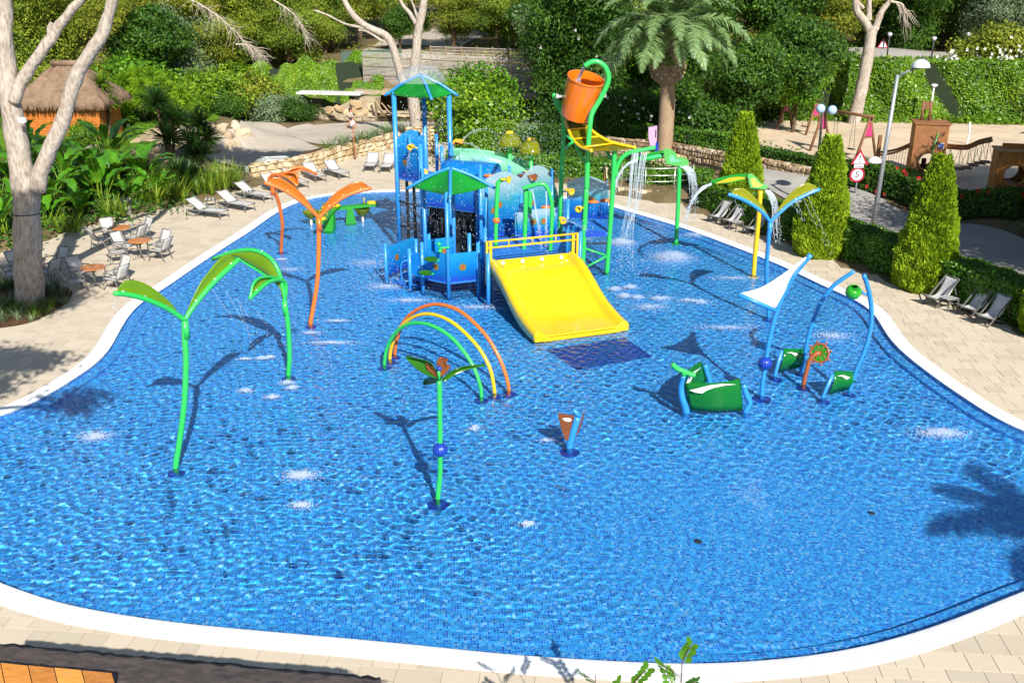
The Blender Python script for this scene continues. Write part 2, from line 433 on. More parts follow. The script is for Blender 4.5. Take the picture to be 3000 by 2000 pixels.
def hgt(x, y):
    x = np.asarray(x, float); y = np.asarray(y, float)
    w = np.zeros(x.shape); s = np.zeros(x.shape)
    for cx, cy, cz in ctrl:
        q = 1.0 / ((x - cx) ** 2 + (y - cy) ** 2 + 0.3) ** 1.8; w += q; s += q * cz
    z = s / w
    yw = np.interp(x, [14, 17.2, 20, 28, 36, 46, 60], [72.5, 71.4, 70.6, 69.4, 68, 66.7, 66]); rt = x > 14
    z = np.where(rt & (y < yw + 1.4) & (y > yw - 6), np.minimum(z, .85), z); z = np.where(rt & (y >= yw + 1.4) & (y < yw + 4), np.maximum(z, 4.5), z)
    yf = 86.0 - .235 * (x + 12.6); ml = (x > -15.5) & (x < 7); z = np.where(ml & (y > 74) & (y < yf), np.minimum(z, -.8), z); z = np.where(ml & (y >= yf) & (y < yf + 3), np.maximum(np.minimum(z, 2.2), .9), z)
    r = np.hypot(x, y - 40); z = z + np.clip((r - 150) / 500, 0, 1) * 25
    return z
def hz(x, y): return float(hgt(np.array([x]), np.array([y]))[0])
def gpt(x, y, z0=None):
    r = ray(x, y); t = np.linspace(25, 130, 700); X, Y, Z = r.x * t, r.y * t, CAM_H + r.z * t; k = np.argmax(Z < hgt(X, Y)); return Vector((X[k], Y[k], hz(X[k], Y[k])))
def on(x, y, dz=0.0): return Vector((x, y, hz(x, y) + dz))

def earthmat(name, cols, scale=0.6, bmp=0.5):
    m, nt, out = newmat(name)
    co = geopos(nt); a = noise(nt, scale, 6, 0.65, co); b2 = noise(nt, scale * 14, 5, 0.7, co)
    f = math_(nt, 'ADD', math_(nt, 'MULTIPLY', a, 0.65), math_(nt, 'MULTIPLY', b2, 0.35))
    k = len(cols); c = ramp(nt, f, [(0.28 + 0.44 * i / (k - 1), s) for i, s in enumerate(cols)])
    b = N(nt, 'ShaderNodeBsdfPrincipled', Roughness=0.95); b.inputs['Specular IOR Level'].default_value = 0.15
    L(nt, c, b.inputs['Base Color']); L(nt, bump(nt, b2, bmp, 0.05), b.inputs['Normal']); L(nt, b.outputs[0], out.inputs[0])
    return m
EARTH = earthmat('dry earth', [(0.05, 0.055, 0.02), (0.13, 0.10, 0.05), (0.24, 0.17, 0.09)])
SAND = earthmat('playground sand', [(0.38, 0.29, 0.19), (0.52, 0.41, 0.29), (0.60, 0.49, 0.36)], 0.9, 0.35)
TRACK = earthmat('dusty track', [(0.30, 0.26, 0.21), (0.40, 0.35, 0.29), (0.47, 0.42, 0.35)], 0.5, 0.2)
ASPH = earthmat('worn asphalt', [(0.22, 0.205, 0.19), (0.30, 0.285, 0.26), (0.36, 0.34, 0.31)], 0.7, 0.15)
LAWN = earthmat('lawn soil', [(0.07, 0.15, 0.012), (0.10, 0.21, 0.02), (0.15, 0.26, 0.03)], 1.5, 0.6)
SOIL = earthmat('bark mulch', [(0.05, 0.025, 0.012), (0.11, 0.055, 0.028), (0.17, 0.09, 0.05)], 3.0, 0.8)

def build_terrain():
    xs = np.r_[-600, -400, -250, np.arange(-120, -45, 4.0), np.arange(-45, 50, 1.0), np.arange(50, 121, 4.0), 250, 400, 600]
    ys = np.r_[-40, -10, np.arange(3, 100, 1.0), np.arange(100, 200, 5.0), 260, 400, 600, 900]
    X, Y = np.meshgrid(xs, ys); Z = hgt(X, Y)
    ind = in_poly(X, Y, deck_poly)
    deep = np.ones_like(ind)
    for dx, dy in ((1.1, 0), (-1.1, 0), (0, 1.1), (0, -1.1)): deep &= in_poly(X + dx, Y + dy, deck_poly)
    Z = np.where(ind, np.minimum(Z, -0.06), Z); Z = np.where(deep | ((Y < 12) & (abs(X) < 30)), -0.8, Z)
    n, m = X.shape; i = np.arange(n * m).reshape(n, m)
    F = np.stack([i[:-1, :-1], i[:-1, 1:], i[1:, 1:], i[1:, :-1]], -1).reshape(-1, 4)
    link_mesh('ground', np.c_[X.ravel(), Y.ravel(), Z.ravel()], F, EARTH, None, True, 'structure')
build_terrain()

def drape(name, poly, mat, dz=0.03, step=0.8, zfun=None, kind='structure'):
    bm = bmesh.new(); vs = [bm.verts.new((p[0], p[1], 0)) for p in poly]; bm.faces.new(vs)
    x0, x1 = min(p[0] for p in poly), max(p[0] for p in poly); y0, y1 = min(p[1] for p in poly), max(p[1] for p in poly)
    for ax, a, b in ((0, x0, x1), (1, y0, y1)):
        t = a + step
        while t < b:
            co = (t, 0, 0) if ax == 0 else (0, t, 0); no = (1, 0, 0) if ax == 0 else (0, 1, 0)
            bmesh.ops.bisect_plane(bm, geom=bm.verts[:] + bm.edges[:] + bm.faces[:], plane_co=co, plane_no=no); t += step
    bm.verts.ensure_lookup_table()
    xy = np.array([(v.co.x, v.co.y) for v in bm.verts]); z = (zfun(xy[:, 0], xy[:, 1]) if zfun else hgt(xy[:, 0], xy[:, 1])) + dz
    V = np.c_[xy, z]; bm.verts.index_update(); F = [[v.index for v in f.verts] for f in bm.faces]; bm.free()
    return link_mesh(name, V, F, mat, None, True, kind)
def smooth_poly(p, n=80): return [(q.x, q.y) for q in spl([Vector((a, b, 0)) for a, b in p], n, True)]
drape('sand', smooth_poly([(13.5,58),(15.5,52),(19,48.6),(23,43.4),(26,38.5),(34,40),(42,52),(40,64),(28,68),(18,69.5),(13,66)]), SAND, 0.05)
road_r = [(13.6,50.5),(15.6,46.5),(18.0,41),(19.6,36),(20.6,30),(21,22),(25,22),(24.8,30),(23.6,36.5),(20.9,39.2),(18.3,44.6),(16.6,48.3),(15.6,51.5),(14.2,54)]
drape('road', smooth_poly([(12.6,52),(13.6,46.5),(15.4,40.5),(17.2,35),(18.4,29),(19.5,22),(24,22),(23.2,31),(21.0,38.5),(18.3,44.6),(16.6,48.3),(15.2,52),(13.8,54)]), ASPH, 0.06)
drape('path', smooth_poly([(-27,81),(-22,80.6),(-17,76),(-14.5,70),(-12.5,66),(-14,61.5),(-17,60),(-20.5,62),(-21.5,65.5),(-19,68),(-19.5,72),(-22,76),(-27,78.5)][::-1]), TRACK, 0.05)
drape('path', smooth_poly([(-15,78.5),(-17,75),(-13.5,69),(-9,71),(-4,73),(4,73.5),(4,78),(-4,79),(-10,80)]), TRACK, 0.075)
drape('gravel_track', smooth_poly([(-13,92),(-6,92.5),(-5,104),(-2,118),(2,140),(-6,140),(-11,118),(-14,104)]), TRACK, 0.08, 2.0)
drape('lawn', smooth_poly([(-31,54.6),(-22,55.4),(-20.8,58),(-22.5,60.5),(-23,64),(-20.8,66.5),(-20.4,70),(-22,72),(-26,70),(-27,63),(-33,62)]), LAWN, 0.05)
drape('rock_bank', smooth_poly([(-16.5,52.5),(-15.6,55.5),(-16.5,58.5),(-18.5,60.2),(-21,61.5),(-22,64.5),(-20.6,66.2),(-22.8,66.4),(-23.2,61),(-21.4,57.8),(-22,55.2),(-24.5,54.4),(-25,51.5),(-21,50.5)]), earthmat('bank rock', [(.22,.15,.08),(.40,.30,.18),(.52,.43,.30)], 1.3, 1.0), .06)
drape('upper_road', smooth_poly([(14,78),(28,74.5),(45,72.5),(60,72),(60,79),(45,79),(28,81),(14,85)]), ASPH, 0.08, 2.0)

# ------------------------------------------------------------------ deck pavers and pool coping
def travertine(name, base, var):
    m, nt, out = newmat(name)
    g = N(nt, 'ShaderNodeNewGeometry'); oi = N(nt, 'ShaderNodeObjectInfo'); co = geopos(nt)
    rnd = math_(nt, 'FRACT', math_(nt, 'ADD', g.outputs['Random Per Island'], math_(nt, 'MULTIPLY', oi.outputs['Random'], 7.31)))
    a = noise(nt, 2.2, 6, 0.7, co); d = noise(nt, 30, 4, 0.7, co)
    f = math_(nt, 'ADD', math_(nt, 'MULTIPLY', rnd, 0.55), math_(nt, 'ADD', math_(nt, 'MULTIPLY', a, 0.4), math_(nt, 'MULTIPLY', d, 0.12)))
    c = ramp(nt, f, [(0.15, [x * (1 - var) for x in base]), (0.5, base), (0.9, [min(1, x * (1 + var * .55)) for x in base])])
    st = noise(nt, 0.35, 7, 0.75, co)
    c = mixc(nt, ramp(nt, st, [(0.58, (0, 0, 0)), (0.75, (.5, .5, .5))]), c, [base[0] * .72, base[1] * .66, base[2] * .58])
    b = N(nt, 'ShaderNodeBsdfPrincipled', Roughness=0.7); b.inputs['Specular IOR Level'].default_value = 0.3
    L(nt, c, b.inputs['Base Color']); L(nt, bump(nt, d, 0.25, 0.004), b.inputs['Normal']); L(nt, b.outputs[0], out.inputs[0]); return m
TRAV = travertine('travertine paver', (0.50, 0.425, 0.325), 0.15)
GROUT = paint('paver grout', (0.36, 0.29, 0.20), 0.9, 0.2)
# bed of the pavers: the deck outline less the pool
def ring_between(out_poly, in_poly_, z):
    bm = bmesh.new()
    def loop(p): 
        vs = [bm.verts.new((a, b, z)) for a, b in p]; return [bm.edges.new((vs[i], vs[(i + 1) % len(vs)])) for i in range(len(vs))]
    e = loop(out_poly) + loop(in_poly_)
    bmesh.ops.triangle_fill(bm, edges=e, use_beauty=True)
    bm.verts.index_update(); V = [v.co[:] for v in bm.verts]; F = [[v.index for v in f.verts] for f in bm.faces]; bm.free(); return V, F
V, F = ring_between(deck_poly, inset(outer, 0.2), -0.008)
deck = link_mesh('deck', V, F, GROUT, None, False, 'structure')
def clip_half(poly, p0, n):
    out = []
    for i in range(len(poly)):
        a, b = poly[i], poly[(i + 1) % len(poly)]; da = (a[0] - p0[0]) * n[0] + (a[1] - p0[1]) * n[1]; db = (b[0] - p0[0]) * n[0] + (b[1] - p0[1]) * n[1]
        if da >= 0: out.append(a)
        if da * db < 0: t = da / (da - db); out.append((a[0] + (b[0] - a[0]) * t, a[1] + (b[1] - a[1]) * t))
    return out
def build_pavers():
    r = random.Random(5); ang = R(-5); ca, sa = math.cos(ang), math.sin(ang)
    cells = []; y = -10.0; hs = [0.44, 0.30, 0.44, 0.58]; k = 0
    while y < 80:
        h = hs[k % 4]; k += 1; x = -45.0 - r.random()
        while x < 45:
            w = r.choice([0.30, 0.44, 0.44, 0.60, 0.74]); cells.append((x, y, w, h)); x += w
        y += h
    C = np.array(cells); cx = C[:, 0] + C[:, 2] / 2; cy = C[:, 1] + C[:, 3] / 2
    wx, wy = cx * ca - cy * sa, cx * sa + cy * ca
    nopool = ~in_poly(wx, wy, inset(outer, 0.42))
    ok = in_poly(wx, wy, inset(deck_poly[::-1] if False else deck_poly, 0.0)) & nopool & (wy > 9.5) & (abs(wx) < wy * 0.75 + 3)
    C = C[ok]; wx, wy = wx[ok], wy[ok]
    t = np.roll(outer, -1, 0) - np.roll(outer, 1, 0); t /= np.linalg.norm(t, axis=1)[:, None]
    area = np.sum(outer[:, 0] * np.roll(outer[:, 1], -1) - np.roll(outer[:, 0], -1) * outer[:, 1]); nout = np.c_[t[:, 1], -t[:, 0]] * (1 if area > 0 else -1)
    items = []
    for (x, y, w, h), a, b in zip(C, wx, wy):
        g = 0.006
        q = [(x + g, y + g), (x + w - g, y + g), (x + w - g, y + h - g), (x + g, y + h - g)]
        q = [(u * ca - v * sa, u * sa + v * ca) for u, v in q]
        d = np.hypot(outer[:, 0] - a, outer[:, 1] - b); i = int(d.argmin())
        if d[i] < 0.9: q = clip_half(q, outer[i] - nout[i] * 0.03, nout[i])
        if len(q) < 3: continue
        f = b * CP + CAM_H * SP; px = 1500 + FPX * a / f; py = 1000 - FPX * (-CAM_H * CP + b * SP) / f
        vis = -40 < px < 3040 and py < 2040
        items.append((f if vis else 1e6 + f, q, r.uniform(-0.0015, 0.0015)))
    items.sort(key=lambda t: t[0])
    def geo(q, dz):
        n = len(q); V = [(u, v, -0.03) for u, v in q] + [(u, v, dz) for u, v in q]
        return V, [tuple(range(n, 2 * n))] + [(i, (i + 1) % n, (i + 1) % n + n, i + n) for i in range(n)]
    for f, q, dz in items[:300]:
        V, F = geo(q, dz); c = np.mean(V, 0); c[2] = 0
        o = link_mesh('paver', np.array(V) - c, F, TRAV); o.location = c; o.parent = deck
    mb = MB()
    for f, q, dz in items[300:]:
        mb.add(*geo(q, dz))
    mb.build('paving', TRAV, deck, False, 'stuff'); print('PAVERS', len(items))
build_pavers()

def copemat():
    m, nt, out = newmat('white grated coping')
    b = N(nt, 'ShaderNodeBsdfPrincipled', Roughness=0.45)
    n = noise(nt, 6, 5, 0.6, geopos(nt)); c = ramp(nt, n, [(0.3, (0.66, 0.68, 0.70)), (0.7, (0.80, 0.81, 0.82))])
    L(nt, c, b.inputs['Base Color']); L(nt, b.outputs[0], out.inputs[0]); return m
COPE_M = copemat()
def build_coping():
    """kerb stones round the pool, each with a grating of bars on its outer half"""
    root = tag(bpy.data.objects.new('pool_coping', None), None, None, None, 'structure'); COL.objects.link(root)
    n = len(outer); mid = inset(outer, COPE * 0.56); edge = inset(outer, COPE - 0.03)
    mb = MB()
    per = 6
    for s in range(0, n, per):
        idx = [(s + i) % n for i in range(per + 1)] if s + per <= n else [(s + i) % n for i in range(n - s + 1)]
        rows = [[(outer[i][0], outer[i][1], -0.03) for i in idx], [(outer[i][0], outer[i][1], 0.010) for i in idx], [(mid[i][0], mid[i][1], 0.010) for i in idx]]
        rows2 = [[(mid[i][0], mid[i][1], 0.010) for i in idx], [(mid[i][0], mid[i][1], 0.022) for i in idx], [(edge[i][0], edge[i][1], 0.022) for i in idx], [(inner[i][0], inner[i][1], 0.008) for i in idx], [(inner[i][0], inner[i][1], -0.05) for i in idx]]
        m2 = MB(); m2.sheet(rows2); m2.sheet(rows)
        m2.build('coping_stone', COPE_M, root, 'auto')
    # the grating bars, finer near the viewer where they can be seen
    bars = MB(); fine = resample(outer, 0.030); nf = len(fine)
    t = np.roll(fine, -1, 0) - np.roll(fine, 1, 0); t /= np.linalg.norm(t, axis=1)[:, None]
    area = np.sum(fine[:, 0] * np.roll(fine[:, 1], -1) - np.roll(fine[:, 0], -1) * fine[:, 1]); nn = np.c_[-t[:, 1], t[:, 0]] * (1 if area > 0 else -1)
    for i in range(nf):
        p = fine[i]
        if p[1] > 24: continue
        for a, b in ((0.02, 0.118), (0.132, 0.235)):
            q0, q1 = p + nn[i] * a, p + nn[i] * b; w = t[i] * 0.009
            bars.add([(*(q0 - w), 0.011), (*(q0 + w), 0.011), (*(q1 + w), 0.011), (*(q1 - w), 0.011), (*(q0 - w), 0.020), (*(q0 + w), 0.020), (*(q1 + w), 0.020), (*(q1 - w), 0.020)],
                     [(4, 5, 6, 7), (0, 1, 5, 4), (1, 2, 6, 5), (2, 3, 7, 6), (3, 0, 4, 7)])
    bars.build('grating', COPE_M, root, False, 'stuff')
build_coping()
# ------------------------------------------------------------------ water-play features standing in the pool
M_GREEN = paint('bright green paint', (0.020, 0.44, 0.075), 0.35, 0.05, coat=0.2)
M_ORANGE = paint('orange paint', (0.62, 0.135, 0.012), 0.35, 0.05, coat=0.2)
M_YELLOW = paint('yellow paint', (0.66, 0.42, 0.004), 0.35, 0.06, coat=0.2)
M_BLUE = paint('sky blue paint', (0.020, 0.22, 0.58), 0.35, 0.06, coat=0.2)
M_NAVY = paint('navy plastic', (0.006, 0.035, 0.33), 0.3, 0.08, coat=0.4)
M_BROWN = paint('terracotta paint', (0.30, 0.075, 0.02), 0.4, 0.1, coat=0.1)
M_STEEL = paint('brushed steel', (0.62, 0.62, 0.60), 0.35, 0.1, metal=0.8)
M_DARK = paint('dark rubber', (0.02, 0.025, 0.03), 0.7, 0.2)
M_WHITE = paint('white plastic', (0.72, 0.72, 0.71), 0.5, 0.05)
def sheetmat(name, col, trans=0.4, rough=0.25, clear=0.0):
    """tinted plastic sheet that lets light through"""
    if name in MATS: return MATS[name]
    m, nt, out = newmat(name)
    b = N(nt, 'ShaderNodeBsdfPrincipled', Roughness=rough); b.inputs['Coat Weight'].default_value = 0.3
    n = noise(nt, 2.5, 4, 0.6, geopos(nt)); c = ramp(nt, n, [(0.3, [x * 0.9 for x in col]), (0.7, [min(1, x * 1.1) for x in col])])
    L(nt, c, b.inputs['Base Color'])
    t = N(nt, 'ShaderNodeBsdfTranslucent'); t.inputs[0].default_value = rgb([min(1, x * 1.3) for x in col])
    mx = N(nt, 'ShaderNodeMixShader'); mx.inputs[0].default_value = trans; L(nt, b.outputs[0], mx.inputs[1]); L(nt, t.outputs[0], mx.inputs[2])
    last = mx.outputs[0]
    if clear:
        tr = N(nt, 'ShaderNodeBsdfTransparent'); tr.inputs[0].default_value = rgb([min(1, 0.35 + x * 1.4) for x in col])
        m2 = N(nt, 'ShaderNodeMixShader'); m2.inputs[0].default_value = clear; L(nt, last, m2.inputs[1]); L(nt, tr.outputs[0], m2.inputs[2]); last = m2.outputs[0]
    L(nt, last, out.inputs[0]); MATS[name] = m; return m
M_LEAF = sheetmat('olive leaf sheet', (0.13, 0.27, 0.004), 0.2)
M_LEAFO = sheetmat('amber leaf sheet', (0.46, 0.13, 0.006), 0.2)
M_OLIVE = sheetmat('yellow olive sheet', (0.24, 0.25, 0.004), 0.2)
M_HULL = sheetmat('green hull sheet', (0.008, 0.20, 0.025), 0.3, 0.12, 0.12)
M_BRONZE = sheetmat('bronze petal sheet', (0.24, 0.075, 0.02), 0.25, 0.2, 0.1)
M_PETAL = sheetmat('dark green petal sheet', (0.03, 0.17, 0.006), 0.25, 0.15, 0.15)
M_SAIL = sheetmat('white sailcloth', (0.72, 0.73, 0.74), 0.3, 0.7)
M_DOME = sheetmat('yellow dome', (0.30, 0.32, 0.01), 0.3, 0.1, 0.45)

def onp(p, pt, nrm):
    """photo pixel onto the plane through pt"""
    r = ray(*p); o = Vector((0, 0, CAM_H)); n = Vector(nrm); t = (Vector(pt) - o).dot(n) / r.dot(n); return o + r * t
def onv(p, pt, phi): return onp(p, pt, (-math.sin(phi), math.cos(phi), 0))     # upright plane through pt with heading phi
def C4(pts, ox, oy, s): return [(ox + a / s, oy + b / s) for a, b in pts]
def between(a, b, m=5, bulge=None):
    """rows of points between two curves, optionally bowed along a vector"""
    n = max(len(a), len(b)); a = spl(a, 18); b = spl(b, 18)
    def rs(p, k=16):
        d = [0]; 
        for i in range(1, len(p)): d.append(d[-1] + (p[i] - p[i - 1]).length)
        out = []
        for j in range(k + 1):
            t = d[-1] * j / k; i = max(1, min(len(p) - 1, next((q for q in range(len(d)) if d[q] >= t), len(d) - 1)))
            w = (t - d[i - 1]) / max(1e-9, d[i] - d[i - 1]); out.append(p[i - 1].lerp(p[i], w))
        return out
    A, B = rs(a), rs(b); rows = []
    for j in range(m):
        t = j / (m - 1); off = Vector(bulge) * math.sin(math.pi * t) if bulge is not None else Vector((0, 0, 0))
        rows.append([p.lerp(q, t) + off for p, q in zip(A, B)])
    return rows
def base_plate(root, p, mat, r=0.17):
    MB().lathe([(0.0, 0.035), (r * 0.6, 0.035), (r * .75, 0.02), (r, 0.012), (r, 0.0)], (p[0], p[1], Z_FLOOR), 16).build('base_plate', mat, root, 'auto')
def vflower(label, base_px, pole_px, joint, arms, pm, lm, rad=0.095, group=None, rim=False):
    b = G(*base_px); root = thing('leaf_sprayer', label, 'water feature', b, group)
    base_plate(root, b, M_NAVY, 0.2)
    J = Vector(joint)
    pole = [b + Vector((0, 0, Z_FLOOR))] + [b] + [P(x, y, b.y + (J.y - b.y) * k / (len(pole_px))) for k, (x, y) in enumerate(pole_px, 1)] + [J]
    MB().tube(spl(pole, 30), rad, 14).build('pole', pm, root, True)
    MB().tube([J - Vector((0, 0, 0.42)), J - Vector((0, 0, 0.02))], rad * 1.12, 14).build('collar', pm, root, True)
    for phi, tube_px, leaf_px in arms:
        t = [onv(q, J, phi) for q in tube_px]; t = [J] + t
        tb = MB().tube(spl(t, 26), rad * 0.85, 12)
        tip = t[-1]; tb.ball(tip, rad * 0.86, 12, 6)
        arm = tb.build('arm', pm, root, True)
        e = [onv(q, J, phi) for q in leaf_px]
        nrm = Vector((-math.sin(phi), math.cos(phi), 0))
        rows = between(t, e, 6, nrm * (0.07 if rim else 0.02))
        MB().sheet(rows, 0.018).build('leaf', lm, arm, True)
        if rim: MB().tube(spl(e, 20), rad * 0.55, 8).build('leaf_rim', pm, arm, True)
        for k in (0.25, 0.55, 0.85):
            tt = spl(t, 40); MB().ball(tt[int(k * (len(tt) - 1))] + Vector((0, 0, rad * 0.8)), 0.03, 8, 5).build('bolt', M_STEEL, arm, True)
    return root
S4 = 3.4846
v1 = vflower('tall green twin-leaf sprayer with olive leaves and bowed pole in the shallow front water', (515,1365), [(525,1300),(540,1180),(545,1060),(541,985)], P(541,938,20.2),
    [(R(53), C4([(700,730),(560,660),(400,600),(250,565),(135,555)],300,700,S4), C4([(785,765),(700,650),(600,560),(450,460),(330,420),(230,425),(180,470),(145,530)],300,700,S4)),
     (R(53), C4([(930,690),(1050,540),(1180,400),(1290,300),(1385,215)],300,700,S4), C4([(870,740),(930,600),(1010,440),(1100,320),(1180,220),(1250,170),(1310,165),(1370,205)],300,700,S4))],
    M_GREEN, M_LEAF, 0.066)
v2 = vflower('green sprayer with one large arched leaf and one small leaf curling left', (845,1095), [(848,1050),(846,980),(840,920)], P(833,880,25.4),
    [(R(150), C4([(1860,590),(1830,450),(1800,330),(1720,200),(1600,130),(1480,110),(1330,130),(1200,180),(1130,205)],300,700,S4), C4([(1850,560),(1830,500),(1680,380),(1500,270),(1350,185),(1240,185),(1140,207)],300,700,S4)),
     (R(72), C4([(1866,590),(1873,500),(1850,425),(1740,420),(1640,480),(1560,555),(1510,600)],300,700,S4), C4([(1845,420),(1780,395),(1700,385),(1600,400),(1540,460),(1520,540),(1508,598)],300,700,S4))],
    M_GREEN, M_LEAF, 0.066, rim=True)
S6 = 3.36
o1 = vflower('tall orange twin-leaf sprayer with amber leaves spread in a wide V', (910,945), [(918,900),(929,830),(933,760),(934,690)], P(934,638,30.1),
    [(R(14), C4([(1380,720),(1260,620),(1120,530),(1000,480),(935,460)],500,400,S6), C4([(1420,740),(1380,670),(1290,560),(1190,470),(1090,410),(1000,400),(960,440)],500,400,S6)),
     (R(14), C4([(1560,700),(1680,610),(1800,555),(1960,510)],500,400,S6), C4([(1490,735),(1540,640),(1630,550),(1740,480),(1830,445),(1890,450),(1950,500)],500,400,S6))],
    M_ORANGE, M_LEAFO, 0.07)
o2 = vflower('orange sprayer with curled amber leaves beside the white sun loungers', (824,733), [(826,690),(827,653),(816,592),(800,556)], P(797,540,37.3),
    [(R(-35), C4([(965,430),(1000,380),(1070,375),(1150,400),(1240,480)],500,400,S6), C4([(1000,395),(1110,365),(1200,358),(1245,390),(1252,480)],500,400,S6)),
     (R(25), C4([(1020,420),(1110,365),(1200,315),(1300,310),(1430,370)],500,400,S6), C4([(1060,410),(1140,365),(1230,345),(1310,325),(1400,362)],500,400,S6))],
    M_ORANGE, M_LEAFO, 0.07, rim=True)
S5 = 3.136
bv = vflower('sky blue twin-leaf sprayer with olive leaves near the clipped cypress cones', (2252,925), [(2247,850),(2246,780),(2252,700)], P(2257,650,30.0),
    [(R(9), C4([(1680,860),(1590,790),(1480,730),(1370,690)],1700,350,S5), C4([(1725,880),(1680,800),(1600,710),(1520,640),(1450,630),(1400,650),(1380,690)],1700,350,S5)),
     (R(9), C4([(1850,840),(1950,760),(2080,690),(2190,645)],1700,350,S5), C4([(1790,890),(1850,780),(1930,680),(2030,600),(2090,585),(2140,600),(2180,630)],1700,350,S5))],
    M_BLUE, M_OLIVE, 0.068)

# rainbow arches
S7 = 2.413
for col, mat, pxs in [('orange', M_ORANGE, [(185,440),(205,330),(250,220),(330,145),(430,105),(530,105),(640,145),(740,225),(840,335),(920,470),(970,600),(990,695)]),
                      ('yellow', M_YELLOW, [(150,475),(165,390),(210,280),(290,205),(380,170),(470,175),(580,220),(690,310),(790,425),(860,560),(890,715)]),
                      ('green', M_GREEN, [(112,515),(130,410),(190,300),(280,240),(370,232),(470,260),(580,330),(670,430),(740,540),(785,660),(797,740)])]:
    px = C4(pxs, 1080, 850, S7); a, b = G(*px[0]), G(*px[-1]); phi = math.atan2(b.y - a.y, b.x - a.x)
    root = thing('spray_arch', f'{col} tube arch of the water rainbow beside the yellow slide', 'water arch', (a + b) / 2, 'rainbow arches')
    path = [a + Vector((0, 0, Z_FLOOR))] + [a] + [onv(q, a, phi) for q in px[1:-1]] + [b, b + Vector((0, 0, Z_FLOOR))]
    MB().tube(spl(path, 60), 0.052, 12).build('tube', mat, root, True)
    base_plate(root, a, M_NAVY, .2); base_plate(root, b, M_NAVY, .2)

def ridged_ball(c, r, name, mat, root, lobes=10):
    v, f = [], []; seg, rings = 40, 12
    for i in range(rings + 1):
        th = math.pi * i / rings
        for k in range(seg):
            a = 2 * math.pi * k / seg; q = r * (1 - 0.07 * (0.5 + 0.5 * math.cos(a * lobes)) ** 3)
            v.append(Vector(c) + Vector((q * math.sin(th) * math.cos(a), q * math.sin(th) * math.sin(a), r * 0.92 * math.cos(th))))
    for i in range(rings):
        for k in range(seg):
            k2 = (k + 1) % seg; f.append((i * seg + k, (i + 1) * seg + k, (i + 1) * seg + k2, i * seg + k2))
    return MB().add(v, f).build(name, mat, root, True)
def plate(pts, name, mat, root, th=0.02, nrm=(0, -1, 0), smooth=True):
    n = Vector(nrm).normalized() * th
    return MB().prism(pts, n).build(name, mat, root, False)

# palm-flower sprayer with a blue ball on its stem
b = G(1283, 1455); root = thing('flower_sprayer', 'slim green flower sprayer with dark petals and a navy ball on its stem', 'water feature', b)
base_plate(root, b, M_NAVY, .24)
pp = C4([(505,1300),(505,1100),(503,800),(500,640)],1080,850,S7); top = P(*pp[-1], b.y + .05)
MB().tube(spl([b + Vector((0,0,Z_FLOOR)), b] + [P(x, y, b.y + .03) for x, y in pp[:-1]] + [top], 20), 0.054, 12).build('pole', M_GREEN, root, True)
ridged_ball(P(1289,1316, b.y), 0.165, 'ball', M_NAVY, root)
def petal(px, phi, mat, name='petal', lift=0.05):
    pts = [onv(q, top, phi) for q in C4(px, 1080, 850, S7)]
    h = len(pts) // 2; a, c = pts[:h + 1], [pts[0]] + pts[:h - 1:-1]
    nr = Vector((-math.sin(phi), math.cos(phi), 0))
    MB().sheet(between(a, c, 5, nr * lift), 0.014).build(name, mat, root, True)
petal([(500,630),(470,560),(430,510),(350,485),(262,473),(320,540),(390,590),(470,620)], R(-25), M_PETAL, lift=.12)
petal([(525,640),(560,590),(620,555),(700,535),(830,535),(720,558),(620,595),(545,645)], R(20), M_PETAL, lift=.12)
petal([(505,635),(470,620),(430,618),(390,630),(386,668),(430,664),(470,655),(500,645)], R(-60), M_PETAL)
petal([(505,605),(480,520),(487,490),(510,472),(562,485),(545,535),(582,535),(530,605)], R(10), M_BRONZE)
petal([(495,620),(460,600),(415,560),(400,515),(425,525),(460,555),(480,590)], R(-35), M_BRONZE)
MB().tube([top, P(1285,1085,b.y)], 0.03, 8).build('stem', M_GREEN, root, True)
ridged_ball(P(1287,1079, b.y - .02), 0.055, 'bud', M_NAVY, root)

# small butterfly-shaped splash post
b = G(1669, 1305); root = thing('butterfly_sprayer', 'low blue splash post with two terracotta wing panels', 'water feature', b)
base_plate(root, b, M_NAVY, .24)
def c7(*q): return [P(x, y, b.y) for x, y in C4(q, 1080, 850, S7)]
pole = c7((1432,1050),(1450,985),(1478,895))
MB().tube(spl([b + Vector((0,0,Z_FLOOR)), b] + pole, 14), [0.1] * 6 + [0.09] * 4 + [0.075] * 20 if False else 0.085, 12).build('post', M_BLUE, root, True)
MB().tube(c7((1500,892),(1470,868),(1442,842)), 0.055, 10).build('nozzle', M_BLUE, root, True)
wl = [onv(q, b, R(25)) for q in C4([(1335,868),(1390,873),(1448,885),(1447,960),(1412,1062),(1388,1055),(1362,985)],1080,850,S7)]
w_ = plate(wl, 'wing', M_BRONZE, root, 0.025, (math.sin(R(25)), -math.cos(R(25)), 0))
wl2 = [onv(q, b + Vector((.05, .1, 0)), R(70)) for q in C4([(1522,858),(1505,880),(1490,930),(1470,1000),(1450,1050),(1480,1000),(1505,940)],1080,850,S7)]
plate(wl2, 'wing', M_BRONZE, root, 0.025, (1, -.3, 0))
wl = [onv(q, b, R(25)) - Vector((-math.sin(R(25)), math.cos(R(25)), 0)) * 0.028 for q in C4([(1365,903),(1385,899),(1415,900),(1430,908),(1426,922),(1400,925),(1378,915)],1080,850,S7)]
plate(wl, 'mark', M_WHITE, w_, 0.004, (math.sin(R(25)), -math.cos(R(25)), 0))

# ---- pirate-ship group -------------------------------------------------------------
S8 = 2.851
def c8(q): return C4(q, 1850, 700, S8)
